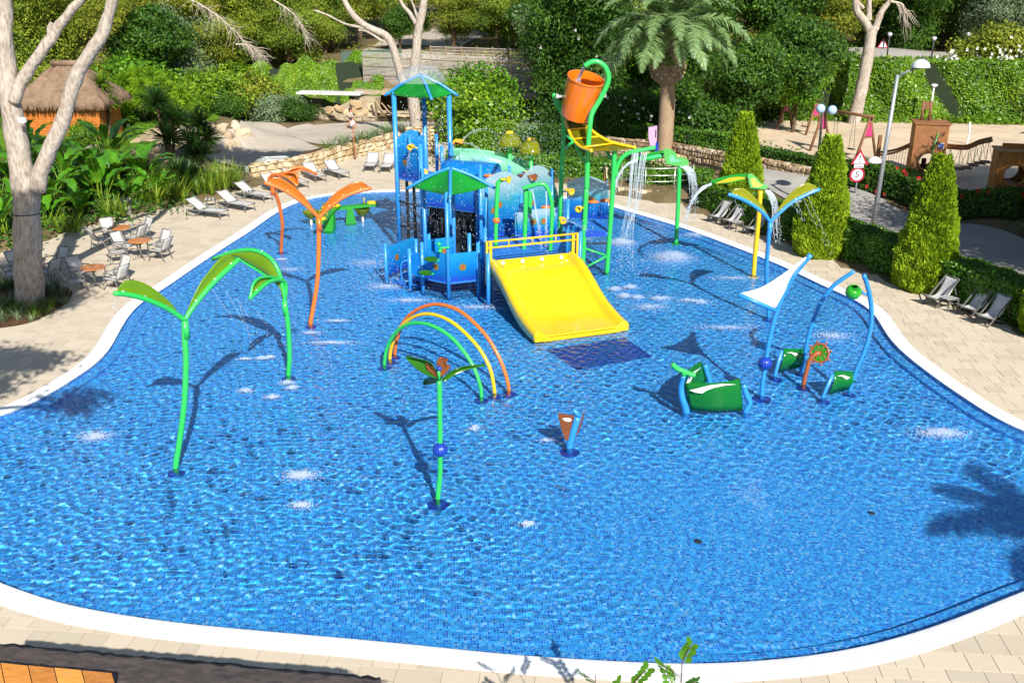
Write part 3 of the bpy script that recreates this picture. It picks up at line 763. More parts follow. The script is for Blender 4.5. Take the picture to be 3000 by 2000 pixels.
# mast with white sail
b = G(2232, 1152); root = thing('sail_mast', 'curved blue mast with white triangular sail and navy ball', 'water feature', b)
base_plate(root, b, M_NAVY, .26)
mp = c8([(1095,1200),(1110,1100),(1130,960),(1165,780),(1220,580),(1290,420),(1380,270),(1500,130)])
yy = [0, 0, -.02, -.04, -.08, -.12, -.18, -.25]
mast = [b + Vector((0,0,Z_FLOOR)), b] + [P(x, y, b.y + d) for (x, y), d in zip(mp, yy)]
MB().tube(spl(mast, 44), 0.064, 14).build('mast', M_BLUE, root, True)
ridged_ball(P(2241,1063, b.y - .05), 0.19, 'ball', M_NAVY, root)
bl = P(2162, 863, b.y - .05); br = P(*c8([(1212,598)])[0], b.y - .08)
MB().tube([br, bl], 0.06, 12).build('boom', M_BLUE, root, True)
top = P(*c8([(1465,152)])[0], b.y - .3)
edge = [P(x, y, b.y + d) for (x, y), d in zip(c8([(1205,578),(1290,420),(1375,275),(1460,150)]), (-.14, -.18, -.24, -.31))]
edge2 = [bl.lerp(br, 0.06) + Vector((0,0,.05)), bl.lerp(br, .06).lerp(top, .33) + Vector((0,0,-.12)), bl.lerp(top, .66) + Vector((0,0,-.12)), top + Vector((-.03,0,0))]
rows = between(edge, edge2, 9, Vector((0, .05, -.12)))
sail = MB().sheet(rows, 0.006).build('sail', M_SAIL, root, True)
MB().tube(spl(edge2, 20), 0.014, 6).build('bolt_rope', M_WHITE, sail, True)
# bow
k0 = G(2010, 1203); root = thing('ship_bow', 'green panelled bow of the toy ship with blue keel post', 'water feature', k0)
dz = Vector((0,0,Z_FLOOR))
b1, b2 = G(2185, 1203), G(2079, 1118)
kt = P(*c8([(437,1140)])[0], k0.y - .15)
keel = spl([k0 + dz, k0] + [P(x, y, k0.y - .05) for x, y in c8([(425,1330),(415,1230)])] + [kt], 16)
MB().tube(keel, [0.11 - 0.05 * i / (len(keel) - 1) for i in range(len(keel))], 12).build('keel_post', M_BLUE, root, True)
r1 = [P(x, y, b1.y) for x, y in c8([(990,1370),(960,1300),(935,1215)])]
MB().tube(spl([b1 + dz, b1] + r1, 14), 0.075, 12).build('rail_post', M_BLUE, root, True)
r2 = [P(x, y, b2.y) for x, y in c8([(635,1130),(612,1050)])]
MB().tube(spl([b2 + dz, b2] + r2, 14), 0.075, 12).build('rail_post', M_BLUE, root, True)
def hull(lo0, lo1, up0, up1, bow, sag=(0,0,0)):
    A = [Vector(lo0).lerp(Vector(lo1), t / 6) + Vector(bow) * math.sin(math.pi * t / 6) for t in range(7)]
    B = [Vector(up0).lerp(Vector(up1), t / 6) + Vector(bow) * 1.5 * math.sin(math.pi * t / 6) for t in range(7)]
    return between(A, B, 6, sag)
l0 = k0 + Vector((.12, .02, 0.02)); u1 = P(*c8([(905,1166)])[0], b1.y); u0 = P(*c8([(447,1192)])[0], k0.y)
h1 = MB().sheet(hull(l0, b1 + Vector((-.08,0,.02)), u0, u1, (0,-.12,0), (0,-.05,0)), 0.02).build('hull_panel', M_HULL, root, True)
u2 = P(*c8([(588,1018)])[0], b2.y)
h2 = MB().sheet(hull(k0 + Vector((.05,.12,.02)), b2 + Vector((-.08,0,.02)), u0 + Vector((0,.06,0)), u2, (-.1,0,0)), 0.02).build('hull_panel', M_HULL, root, True)
def swoosh(par, pxs, pt, phi, off):
    pts = [onv(q, pt, phi) + Vector(off) for q in pxs]; plate(pts, 'stripe', M_WHITE, par, 0.004, (math.sin(phi), -math.cos(phi), 0))
ph1 = math.atan2(b1.y - k0.y, b1.x - k0.x)
swoosh(h1, c8([(487,1262),(560,1245),(650,1222),(760,1208),(875,1213),(780,1222),(690,1240),(630,1262),(590,1288),(530,1280)]), k0.lerp(b1, .5) + Vector((0,-.21,0)), ph1, (0,0,0))
ph2 = math.atan2(b2.y - k0.y, b2.x - k0.x)
swoosh(h2, c8([(458,1203),(475,1165),(515,1110),(582,1072),(540,1110),(505,1160),(490,1200)]), k0.lerp(b2, .5) + Vector((-.02,-.1,0)), ph2, (0,0,0))
sp = [P(x, y, k0.y - .15) for x, y in c8([(340,1042),(380,1080),(440,1105),(485,1125),(530,1138)])]
MB().tube(spl(sp, 16), 0.065, 12).build('spout', M_GREEN, root, True)
MB().tube([kt, sp[2]], 0.06, 10).build('spout_stem', M_GREEN, root, True)
# side frames with tall curved poles
def side_frame(label, base_px, post_px, pole, panel, lean, extra=None):
    pb, qb = G(*base_px), G(*post_px); root = thing('climbing_panel', label, 'water feature', (pb + qb) / 2)
    for q in (pb, qb): base_plate(root, q, M_NAVY, .18)
    n = len(pole); path = [pb + dz, pb] + [P(x, y, pb.y - lean * ((i + 1) / n) ** 1.5) for i, (x, y) in enumerate(c8(pole))]
    MB().tube(spl(path, 44), 0.058, 12).build('tall_pole', M_BLUE, root, True)
    pt = P(*c8([panel[0]])[0], qb.y)
    MB().tube([qb + dz, qb, pt], 0.05, 12).build('post', M_BLUE, root, True)
    phi = math.atan2(pb.y - qb.y, pb.x - qb.x)
    pn = [onv(q, qb, phi) for q in c8(panel[1:])]
    a, c = pn[0], pn[1]; rows = [[pn[0].lerp(pn[1], t / 8) for t in range(9)], [pn[0].lerp(pn[3], .5).lerp(pn[1].lerp(pn[2], .5), t / 8) + Vector((.03,-.06,0)) for t in range(9)], [pn[3].lerp(pn[2], t / 8) for t in range(9)]]
    h = MB().sheet(rows, 0.02).build('hull_panel', M_HULL, root, True)
    return root, h, path, phi, qb
rt, h, path, phi, qb = side_frame('green ship side panel with a tall blue pole bending right', (2348,1079), (2271,1096), [(1440,1000),(1480,800),(1530,650),(1600,500),(1700,380),(1860,270)], [(1255,928),(1272,912),(1437,917),(1412,1068),(1228,1108)], .5)
swoosh(h, c8([(1290,948),(1340,945),(1390,955),(1380,970),(1365,975),(1340,955)]), qb + Vector((0,-.1,0)), phi, (0,0,0))
rt, h, path, phi, qb = side_frame('green ship side panel whose blue pole carries the green apple', (2490,1140), (2411,1160), [(1880,1090),(1950,920),(1995,750),(2005,600),(1990,470),(1965,370),(1940,300)], [(1682,1128),(1698,1100),(1868,1105),(1832,1245),(1645,1298)], .3)
swoosh(h, c8([(1715,1142),(1770,1135),(1825,1155),(1800,1172),(1785,1165),(1760,1148)]), qb + Vector((0,-.1,0)), phi, (0,0,0))
# apple-shaped tipping bucket, hung from its bracket
ac = P(2500, 855, path[5].y); ar = 23 / scale_at(ac.y, ac.z); root = thing('tipping_apple', 'glossy green bitten-apple bucket hung on the curved blue pole', 'tipping bucket', ac - Vector((0,0,ar)))
v, f = [], []; seg, rings = 24, 12
for i in range(rings + 1):
    th = 0.5 + (math.pi - 0.5) * i / rings
    for k in range(seg):
        a = 2 * math.pi * k / seg; q = Vector((ar * math.sin(th) * math.cos(a), ar * math.sin(th) * math.sin(a), ar * 0.98 * math.cos(th)))
        bite = Vector((ar * .1, -ar * .75, ar * 1.1)); d = (q - bite).length
        if d < ar * .85: q = bite + (q - bite).normalized() * ar * .85
        v.append(ac + q)
for i in range(rings):
    for k in range(seg):
        k2 = (k + 1) % seg; f.append((i * seg + k, (i + 1) * seg + k, (i + 1) * seg + k2, i * seg + k2))
M_APPLE = paint('apple green plastic', (0.015, 0.30, 0.006), 0.2, 0.05, coat=0.6)
sh = MB().add(v, f).build('shell', M_APPLE, root, True); sh.modifiers.new('wall', 'SOLIDIFY').thickness = 0.02
MB().tube([ac + Vector((ar * .9, 0, 0)), P(2548, 867, path[6].y)], 0.035, 10).build('bracket', M_BLUE, root, True)
MB().tube([ac + Vector((-ar * .95, 0, .02)), ac + Vector((-ar * 1.15, 0, .02))], 0.02, 8).build('pivot', M_STEEL, root, True)
# ship's wheel
b = G(2355, 1121); root = thing('steering_wheel', "terracotta ship's wheel with green centre on a bent post", "ship's wheel", b)
base_plate(root, b, M_NAVY, .2)
path = [b + dz, b] + [P(x, y, b.y - .02) for x, y in c8([(1465,1090),(1490,1010),(1530,965),(1572,950)])]
MB().tube(spl(path, 22), 0.06, 12).build('post', M_BROWN, root, True)
wc = P(2401, 1034, b.y + .12); ax = Vector((-0.62, -0.74, 0.25)).normalized(); M3 = ax.to_track_quat('Z', 'Y').to_matrix(); wr = 0.25
ring = MB().tube([wc + M3 @ Vector((wr * math.cos(a), wr * math.sin(a), 0)) for a in [2 * math.pi * i / 32 for i in range(32)]], 0.03, 8, closed=True)
wheel = ring.build('rim', M_BROWN, root, True)
for i in range(8):
    a = 2 * math.pi * (i + .5) / 8; d = M3 @ Vector((math.cos(a), math.sin(a), 0))
    MB().tube([wc + d * .03, wc + d * (wr - .01)], 0.014, 6).build('spoke', M_BROWN, wheel, True)
    MB().tube([wc + d * wr, wc + d * (wr + .06)], 0.02, 8).ball(wc + d * (wr + .075), .034, 8, 6).build('knob', M_BROWN, wheel, True)
M_WGREEN = paint('wheel green sheet', (0.012, 0.22, 0.008), 0.3)
MB().lathe([(0, 0.006), (wr - .02, 0.006), (wr - .02, -0.006), (0, -0.006)], wc, 32, M3).build('disc', M_WGREEN, wheel, 'auto')
MB().lathe([(0, 0.04), (.05, 0.04), (.06, 0), (.06, -.04), (0, -.04)], wc, 14, M3).build('hub', M_BROWN, wheel, 'auto')

# ---- heart-flower sprays ------------------------------------------------------------
def heart_flower(label, base_px, pole_px, head, heart, leaf, leaf2, pm, hm, im, tilt=35):
    b = G(*base_px); root = thing('heart_flower_sprayer', label, 'water feature', b)
    base_plate(root, b, pm, .2)
    pole = [b + dz, b] + [P(x, y, b.y) for x, y in C4(pole_px, 1700, 350, S5)]
    MB().tube(spl(pole, 20), 0.085, 12).build('pole', pm, root, True)
    t = pole[-1]; n = Vector((0, -math.cos(R(tilt)), math.sin(R(tilt))))
    def pts(q, o=0.0): return [onp(p, t + n * o, n) for p in C4(q, 1700, 350, S5)]
    hd = MB().prism(pts(head), n * 0.06).build('flower_head', hm, root)
    hp = pts(heart, 0.062); c = sum(hp, Vector()) / len(hp)
    ht = MB().prism(hp, n * 0.015).build('heart', im, hd)
    seeds = MB(); rr = random.Random(3)
    for k in range(9):
        a = 2 * math.pi * k / 9; q = hp[int(k * len(hp) / 9)]; seeds.ball(c.lerp(q, .72) + n * .016, .018, 6, 4)
    seeds.build('seeds', M_DARK, hd)
    n2 = Vector((0, -math.cos(R(75)), math.sin(R(75))))
    lp = [onp(p, t + Vector((0, 0, .18)), n2) for p in C4(leaf, 1700, 350, S5)]
    lf = MB().prism(lp, n2 * 0.05).build('leaf_spout', hm, root)
    lp = [onp(p, t + Vector((0, 0, .18)) + n2 * .052, n2) for p in C4(leaf2, 1700, 350, S5)]
    MB().prism(lp, n2 * 0.012).build('leaf_vein', im, lf)
    return root
M_DGREEN = paint('leaf green plastic', (0.01, 0.25, 0.012), 0.35, 0.1, coat=0.2)
M_MINT = paint('mint plastic', (0.06, 0.52, 0.19), 0.4, 0.08)
heart_flower('green pole sprayer with heart-shaped leaf head pouring water both ways', (1981,706), [(890,950),(898,800),(906,600),(912,435)],
    [(760,280),(800,270),(850,290),(880,325),(890,350),(940,355),(985,375),(998,400),(985,428),(930,437),(860,430),(790,415),(772,360)],
    [(818,345),(830,328),(855,325),(868,345),(872,365),(905,368),(925,378),(915,390),(880,395),(825,398)],
    [(765,298),(700,303),(640,315),(590,335),(500,368),(570,385),(650,378),(765,352)], [(755,322),(700,327),(640,340),(585,362),(640,362),(755,343)], M_GREEN, M_DGREEN, M_MINT)
heart_flower('yellow pole sprayer with green heart-shaped head beside the blue sprayer', (2208,802), [(1605,1250),(1625,1050),(1640,880),(1656,655)],
    [(1535,508),(1568,503),(1600,525),(1628,555),(1660,590),(1715,612),(1728,632),(1690,648),(1630,642),(1560,635),(1545,580)],
    [(1566,548),(1590,540),(1616,556),(1626,580),(1650,592),(1676,604),(1650,620),(1590,622),(1572,590)],
    [(1530,512),(1460,510),(1380,522),(1280,545),(1190,578),(1240,597),(1350,588),(1450,570),(1532,555)], [(1525,535),(1450,530),(1370,540),(1290,568),(1245,590),(1350,578),(1450,556),(1525,545)], M_YELLOW, M_DGREEN, M_YELLOW)

# landing mat on the pool floor in front of the slide, and floor drains
M_MAT = paint('blue safety mat', (0.004, 0.055, 0.36), 0.6, 0.1)
mp = [G(*q) for q in [(1600,1010),(1830,975),(1912,1030),(1690,1068)]]
tag(one('landing_mat', MB().prism([(p.x, p.y, Z_FLOOR + .004) for p in mp], (0, 0, 0.02)), M_MAT, 'dark blue safety mat on the pool floor below the slide', 'mat'))
for px in [(2046,1560), (2556,1479), (2050,1250)]:
    p = G(*px); mb = MB().lathe([(0, 0.03), (.05, 0.03), (.075, .015), (.08, 0)], (p.x, p.y, Z_FLOOR), 16)
    one('floor_drain', mb, M_DARK, 'small dark drain cover on the tiled pool floor', 'drain', 'drains in the pool floor')

# ---- see-saws and cup wheels at the far left ------------------------------------------
def cup_post(px, label):
    b = G(*px); root = thing('water_cup', label, 'water cup', b, 'water cups by the see-saws')
    MB().tube([b + dz, b + Vector((0, 0, .22))], .05, 8).build('post', M_WHITE, root, True)
    MB().lathe([(.02, .2), (.2, .28), (.34, .52), (.37, .56), (.35, .57), (.18, .32), (0, .27)], b, 16).build('cup', M_DOME, root, True)
for px in [(912,655), (946,658), (970,633), (1063,647)]: cup_post(px, 'yellow see-through water cup on a white stem near the see-saw')
def seesaw(px, phi, label):
    b = G(*px); root = thing('see_saw', label, 'see-saw', b); d = Vector((math.cos(phi), math.sin(phi), .06)); s = Vector((-math.sin(phi), math.cos(phi), 0))
    pv = b + Vector((0, 0, .62))
    MB().prism([b + s * .22 - d * .25 + dz, b + s * .22 + d * .3 + dz, pv + s * .16 + d * .14, pv + s * .16 - d * .12], -s * .42).build('pedestal', M_DGREEN, root)
    bm_ = MB().bar(pv - d * 1.25 + Vector((0, 0, .06)), pv + d * 1.25 + Vector((0, 0, .06)), .34, .12, (0, 0, 1)).build('board', M_DGREEN, root)
    for k in (-1, 1):
        c = pv + d * 1.0 * k + Vector((0, 0, .13))
        MB().ball(c + Vector((0, 0, .02)), .24, 12, 6, (1, 1, .35)).build('seat', M_YELLOW, root, True)
        MB().tube([c - d * .35 * k + s * .15, c - d * .35 * k + s * .15 + Vector((0, 0, .28)), c - d * .35 * k - s * .15 + Vector((0, 0, .28)), c - d * .35 * k - s * .15], .02, 6).build('handle', M_YELLOW, root, True)
seesaw((1026,650), R(12), 'green see-saw with yellow seats lying across, behind the orange sprayer')
seesaw((965,672), R(82), 'green see-saw with yellow seats seen end-on, near the water cups')
# ------------------------------------------------------------------ yellow family slide
M_SLIDE = paint('yellow slide fibreglass', (0.70, 0.47, 0.002), 0.22, 0.04, 1.2, coat=0.5)
M_PANEL = sheetmat('blue panel sheet', (0.010, 0.26, 0.66), 0.25, 0.25, 0.30)
M_PANELW = None
M_DECKB = paint('blue platform', (0.012, 0.14, 0.50), 0.5, 0.1)
def printed(name, stops, clear=0.3):
    """panel printed with a fade from pale top to sea blue bottom (height inside the panel)"""
    m, nt, out = newmat(name)
    tc = N(nt, 'ShaderNodeTexCoord'); sx = N(nt, 'ShaderNodeSeparateXYZ'); L(nt, tc.outputs['Generated'], sx.inputs[0])
    n = noise(nt, 1.1, 3, 0.5, geopos(nt))
    f = math_(nt, 'ADD', sx.outputs[2], math_(nt, 'MULTIPLY', math_(nt, 'SUBTRACT', n, 0.5), 0.45), True)
    c = ramp(nt, f, stops)
    b = N(nt, 'ShaderNodeBsdfPrincipled', Roughness=0.2); L(nt, c, b.inputs['Base Color'])
    t = N(nt, 'ShaderNodeBsdfTranslucent'); L(nt, c, t.inputs[0])
    mx = N(nt, 'ShaderNodeMixShader'); mx.inputs[0].default_value = 0.3; L(nt, b.outputs[0], mx.inputs[1]); L(nt, t.outputs[0], mx.inputs[2])
    tr = N(nt, 'ShaderNodeBsdfTransparent'); L(nt, mixc(nt, 0.5, c, (1, 1, 1)), tr.inputs[0])
    m2 = N(nt, 'ShaderNodeMixShader'); m2.inputs[0].default_value = clear; L(nt, mx.outputs[0], m2.inputs[1]); L(nt, tr.outputs[0], m2.inputs[2])
    L(nt, m2.outputs[0], out.inputs[0]); return m
M_FADE = printed('sea-print panel pale', [(0.08, (0.006, 0.14, 0.58)), (0.38, (0.02, 0.33, 0.72)), (0.58, (0.06, 0.48, 0.62)), (0.85, (0.50, 0.68, 0.74))], 0.5)
M_SEA = printed('sea-print panel blue', [(0.0, (0.005, 0.12, 0.56)), (0.5, (0.010, 0.28, 0.70)), (0.9, (0.02, 0.38, 0.76))], 0.33)
M_WAVE = paint('dark wave print', (0.004, 0.045, 0.36), 0.3, 0.1)
M_NET = paint('black netting', (0.012, 0.016, 0.02), 0.8, 0.1)
M_MINTT = sheetmat('mint flume', (0.22, 0.62, 0.40), 0.3, 0.2)
M_ROOF = sheetmat('green roof sheet', (0.012, 0.30, 0.035), 0.35, 0.2, 0.06)

a0 = Vector((0.83, 28.1, 0)); su = Vector((2.67, 1.0, 0)).normalized(); sb = Vector((-su.y, su.x, 0)); SW, SL = 2.85, 4.2
root = thing('water_slide', 'wide yellow fibreglass slide running down from the blue play platform', 'slide', a0 + su * SW / 2)
prof = [(0, .10), (.5, .12), (1.0, .17), (1.5, .28), (2.1, .52), (2.7, .80), (3.2, 1.0), (3.6, 1.12), (4.2, 1.18)]
prof = [(q.x, q.y) for q in spl([Vector((a, b, 0)) for a, b in prof], 40)]
cross = [(-.14, -.10), (-.13, .10), (-.10, .20), (-.02, .235), (.06, .22), (.12, .12), (.18, .03), (.30, 0), (.7, 0), (SW / 2, 0), (SW - .7, 0), (SW - .30, 0), (SW - .18, .03), (SW - .12, .12), (SW - .06, .22), (SW + .02, .235), (SW + .10, .20), (SW + .13, .10), (SW + .14, -.10)]
rows = []
for s_, z_ in prof:
    fl = min(1, .55 + s_ * .4)
    rows.append([a0 + su * x + sb * s_ + Vector((0, 0, z_ + h * (fl if h > 0 else 1) * 1.15)) for x, h in cross])
MB().sheet(rows, -0.03).build('chute', M_SLIDE, root, True)
tl = a0 + sb * SL; tz = Vector((0, 0, 1.18))
ec = [a0 + su * x + Vector((0, 0, .10 + h * (.55 if h > 0 else 1) * 1.15)) for x, h in cross]
MB().prism(ec[:8] + [a0 + su * .3 + Vector((0, 0, -.015))], -sb * .02).build('end_cap', M_SLIDE, root)
MB().prism(ec[11:] + [a0 + su * (SW - .3) + Vector((0, 0, -.015))], -sb * .02).build('end_cap', M_SLIDE, root)
# end lip
MB().prism([a0 + su * .12 + Vector((0, 0, .09)), a0 + su * (SW - .12) + Vector((0, 0, .09)), a0 + su * (SW - .12) + Vector((0, 0, -.03)), a0 + su * .12 + Vector((0, 0, -.03))], -sb * 0.03).build('end_lip', M_YELLOW, root)
# header with nozzles behind the top of the slide
MB().box(tl + su * SW / 2 + Vector((0, 0, 1.28)), (SW, .06, .26), Matrix((su, sb, Vector((0, 0, 1)))).transposed()).build('header', M_SLIDE, root)
for k in (.12, .37, .62, .87):
    c = tl + su * SW * k + Vector((0, 0, 1.30)) - sb * .04
    nz = MB().lathe([(0, .05), (.05, .05), (.065, .03), (.07, 0)], c, 12, Matrix((su, Vector((0, 0, 1)), -sb)).transposed()).build('nozzle', M_WHITE, root, 'auto')
# rail
for e, lab in ((-.22, 'l'), (SW + .22, 'r')):
    MB().box(tl + su * e + Vector((0, 0, 1.35)), (.07, .12, 1.5), Matrix((su, sb, Vector((0, 0, 1)))).transposed()).build('rail_post', M_YELLOW, root)
    MB().box(tl + su * (e + (.14 if e < 0 else -.14)) + Vector((0, 0, 1.55)), (.10, .05, 1.0), Matrix((su, sb, Vector((0, 0, 1)))).transposed()).build('rail_stile', M_YELLOW, root)
for z_ in (2.07, 1.86):
    MB().tube([tl - su * .2 + Vector((0, 0, z_)), tl + su * (SW + .2) + Vector((0, 0, z_))], .035, 8).build('rail', M_YELLOW, root, True)
for k in (.2, .5, .8):
    MB().tube([tl + su * SW * k + Vector((0, 0, 1.86)), tl + su * SW * k + Vector((0, 0, 2.07))], .022, 6).build('rail_stay', M_YELLOW, root, True)
M_SCUFF = earthmat('black grip speckle', [(0.62, 0.43, 0.004), (0.20, 0.15, 0.01), (0.06, 0.05, 0.01)], 3.0, 0)
def slide_pt(x, s_, dz=0.0):
    z_ = np.interp(s_, [p[0] for p in prof], [p[1] for p in prof]); return a0 + su * x + sb * s_ + Vector((0, 0, float(z_) + dz))
sp = MB(); rr = random.Random(2)
for cx, cs in ((.85, .75), (2.1, 1.0)):
    for k in range(420):
        a, q = rr.random() * 6.28, rr.random() ** .7; p = slide_pt(cx + .38 * q * math.cos(a), cs + .2 * q * math.sin(a), .004); w = rr.uniform(.006, .013)
        sp.add([p - su * w - sb * w, p + su * w - sb * w, p + su * w + sb * w, p - su * w + sb * w], [(0, 1, 2, 3)])
for k in range(60):
    p = slide_pt(1.1 + rr.random() * 1.1, 3.0 + rr.random() * .9, .005); w = .011
    sp.add([p - su * w - sb * w, p + su * w - sb * w, p + su * w + sb * w, p - su * w + sb * w], [(0, 1, 2, 3)])
sp.build('grip_speckle', M_DARK, root, False, 'stuff')
MB().tube([slide_pt(1.42, s_, .004) for s_ in np.linspace(.3, 3.9, 16)], .006, 5).build('mould_seam', M_YELLOW, root, True)

# ------------------------------------------------------------------ play structure
PS = thing('play_tower', 'blue climbing structure with two green roofs standing in the pool', 'play structure', (-1.2, 35.5, 0))
def post(x, y, z0, z1, mat=None, r=.068, name='post'):
    return MB().tube([(x, y, z0), (x, y, z1 - .03)], r, 12).ball((x, y, z1 - .03), r, 12, 6, (1, 1, .7)).build(name, mat or M_BLUE, PS, True)
def panel(a, b, z0, z1, mat, wave=True, dots=1, top=None, seed=0, th=.025):
    """upright sheet from a to b with printed wave and flower discs on the side facing the viewer"""
    a, b = Vector((*a, 0)), Vector((*b, 0)); d = (b - a); n = Vector((d.y, -d.x, 0)).normalized()
    if n.y > 0: n = -n
    tp = top or [(0, z1), (1, z1)]
    pts = [a + Vector((0, 0, z0)), b + Vector((0, 0, z0))] + [a + d * t + Vector((0, 0, z)) for t, z in reversed(tp)]
    o = MB().prism(pts, -n * th).build('panel', mat, PS)
    rr = random.Random(seed)
    if wave:
        w = [(t / 14, z0 + .10 + .07 * math.sin(t * 1.3 + seed) + (.14 if (t + seed) % 5 == 0 else 0)) for t in range(15)]
        pts = [a + Vector((0, 0, z0)), b + Vector((0, 0, z0))] + [a + d * t + Vector((0, 0, z)) for t, z in reversed(w)]
        MB().prism([p + n * .003 for p in pts], n * .004).build('wave_print', M_WAVE, o)
    for k in range(dots):
        t = rr.uniform(.3, .7); z = z0 + (z1 - z0) * rr.uniform(.42, .55); c = a + d * t + Vector((0, 0, z)) + n * .003
        B3 = Matrix((d.normalized(), Vector((0, 0, 1)), n)).transposed()
        MB().lathe([(0, .004), (.13, .004), (.13, 0)], c, 16, B3).build('flower_ring', M_DOME, o)
        MB().lathe([(0, .008), (.085, .008), (.085, .004)], c, 16, B3).build('flower_dot', M_BROWN, o)
    for t, z in ((.04, z0 + .12), (.96, z0 + .12), (.04, z1 - .12), (.96, z1 - .12)):
        MB().ball(a + d * t + n * .02 + Vector((0, 0, z)), .04, 8, 5).build('clamp', M_BLUE, o, True)
    return o
def platform(pts, z, th=.12):
    return MB().prism([(x, y, z - th) for x, y in pts], (0, 0, th)).build('platform', M_DECKB, PS)
def net(a, b, z0, z1, step=.11):
    """black climbing net: a grid of cords (too fine to pick apart)"""
    a, b = Vector((*a, 0)), Vector((*b, 0)); mb = MB(); n = int((b - a).length / step); k = int((z1 - z0) / step); w = .008
    for i in range(n + 1):
        p = a.lerp(b, i / n); mb.bar(p + Vector((0, 0, z0)), p + Vector((0, 0, z1)), w, w, (0, 1, 0))
    for i in range(k + 1):
        z = z0 + (z1 - z0) * i / k; mb.bar(a + Vector((0, 0, z)), b + Vector((0, 0, z)), w, w)
    return mb.build('net', M_NET, PS, False, 'stuff')
def hiproof(c, rad, z0, z1, ends, name='roof'):
    """four-rib sagging canopy"""
    c = Vector((*c, 0)); ap = c + Vector((0, 0, z1)); E = [c + Vector((rad * math.cos(a), rad * math.sin(a), z0)) for a in ends]
    nE = len(E); rows_all = None
    canopy = None
    for i in range(nE):
        p, q = E[i], E[(i + 1) % nE]; rows = []
        for j in range(7):
            t = j / 6; l, r_ = ap.lerp(p, t * .93), ap.lerp(q, t * .93); row = []
            for k in range(9):
                s_ = k / 8; m = l.lerp(r_, s_); m += (c + Vector((0, 0, m.z)) - m) * (.22 * math.sin(math.pi * s_) * t) - Vector((0, 0, .10 * math.sin(math.pi * s_) * t)); row.append(m)
            rows.append(row)
        MB().sheet(rows, .014).build('canopy', M_ROOF, PS, True)
    for p in E:
        d = (p - ap); rib = spl([ap, ap + d * .5 + Vector((0, 0, .06)), p], 10)
        MB().tube(rib, .055, 10).ball(p, .056, 10, 6).build('rib', M_BLUE, PS, True)
def horn(p, aim, mat, name='nozzle_horn', s=1.0):
    """small trumpet water nozzle"""
    d = Vector(aim).normalized(); M3 = d.to_track_quat('Z', 'Y').to_matrix()
    o = MB().lathe([(.03 * s, -.16 * s), (.045 * s, -.04 * s), (.09 * s, .05 * s), (.13 * s, .09 * s), (.10 * s, .10 * s), (.03 * s, .02 * s)], p, 14, M3).build(name, mat, PS, True)
    MB().tube([Vector(p) + M3 @ Vector((.1 * s * math.cos(a), 0, -.1 * s + .1 * s * math.sin(a))) for a in [2 * math.pi * i / 14 for i in range(14)]], .024 * s, 7, closed=True).build('loop', mat, o, True)
    return o
# tall tower
TL, TF, TR, TB = (-4.56, 39.1), (-3.5, 38.0), (-2.43, 39.1), (-3.5, 40.2)
for q, h in ((TL, 6.12), (TR, 6.12), (TB, 6.12), (TF, 4.3)): post(q[0], q[1], Z_FLOOR, h, r=.095)
platform([TL, TF, TR, TB], 2.9)
panel(TL, TF, 2.88, 4.05, M_SEA, True, 1, None, 1)
panel(TL, TB, 2.95, 4.3, M_SEA, True, 0, [(0, 4.2), (.2, 4.5), (.5, 4.62), (.8, 4.5), (1, 4.2)], 2)
ph = (Vector((*TL, 0)).lerp(Vector((*TB, 0)), .5)); MB().prism([ph + Vector((-.3 + .6 * (0.5 - .5 * math.cos(a)), -.03 + .6 * (.5 - .5 * math.cos(a)), 2.95 + 1.25 * math.sin(a) ** .6)) for a in [math.pi * i / 12 for i in range(13)]], (.01, -.01, 0)).build('doorway', M_WAVE, PS)
post(-4.03, 39.35, 2.9, 4.45); post(-3.0, 39.6, 2.9, 4.45)
hiproof((-3.5, 39.1), 1.38, 6.02, 6.78, (math.pi, -math.pi / 2.6, 0, math.pi / 2))
net(TL, TF, .05, 2.75); net(TF, (-2.4, 38.9), .05, 2.0)
for z in (.9, 1.9): MB().tube([(*TL, z), (*TF, z)], .035, 8).build('rung', M_NET, PS, True)
for x, y in ((-4.2, 39.2), (-3.9, 39.0)): MB().tube([(x, y, Z_FLOOR), (x, y, 2.8)], .06, 8).build('leg', M_NET, PS, True)
horn(P(1203, 430, 38.1), (-.3, -1, -.3), M_YELLOW); MB().tube([P(1230, 436, 38.0), P(1208, 430, 38.1)], .03, 8).build('pipe', M_YELLOW, PS, True)
horn(P(1243, 505, 37.9), (.5, -1, .2), M_YELLOW)
post(-2.75, 38.9, 2.9, 4.1)
# spray comb on the right of the tall tower
ob = P(1322, 425, 38.9); rr = random.Random(4)
for k in range(4):
    MB().tube(spl([ob, ob + Vector((.18, -.05, .12 + .03 * k)), ob + Vector((.42 + .03 * k, -.1 + .07 * k, .06 + .03 * k))], 8), .022, 6).build('spray_finger', M_YELLOW if k % 2 else M_ORANGE, PS, True)
MB().lathe([(.10, -.4), (.06, 0), (.05, .1)], ob, 12).build('spray_body', M_BLUE, PS, True)
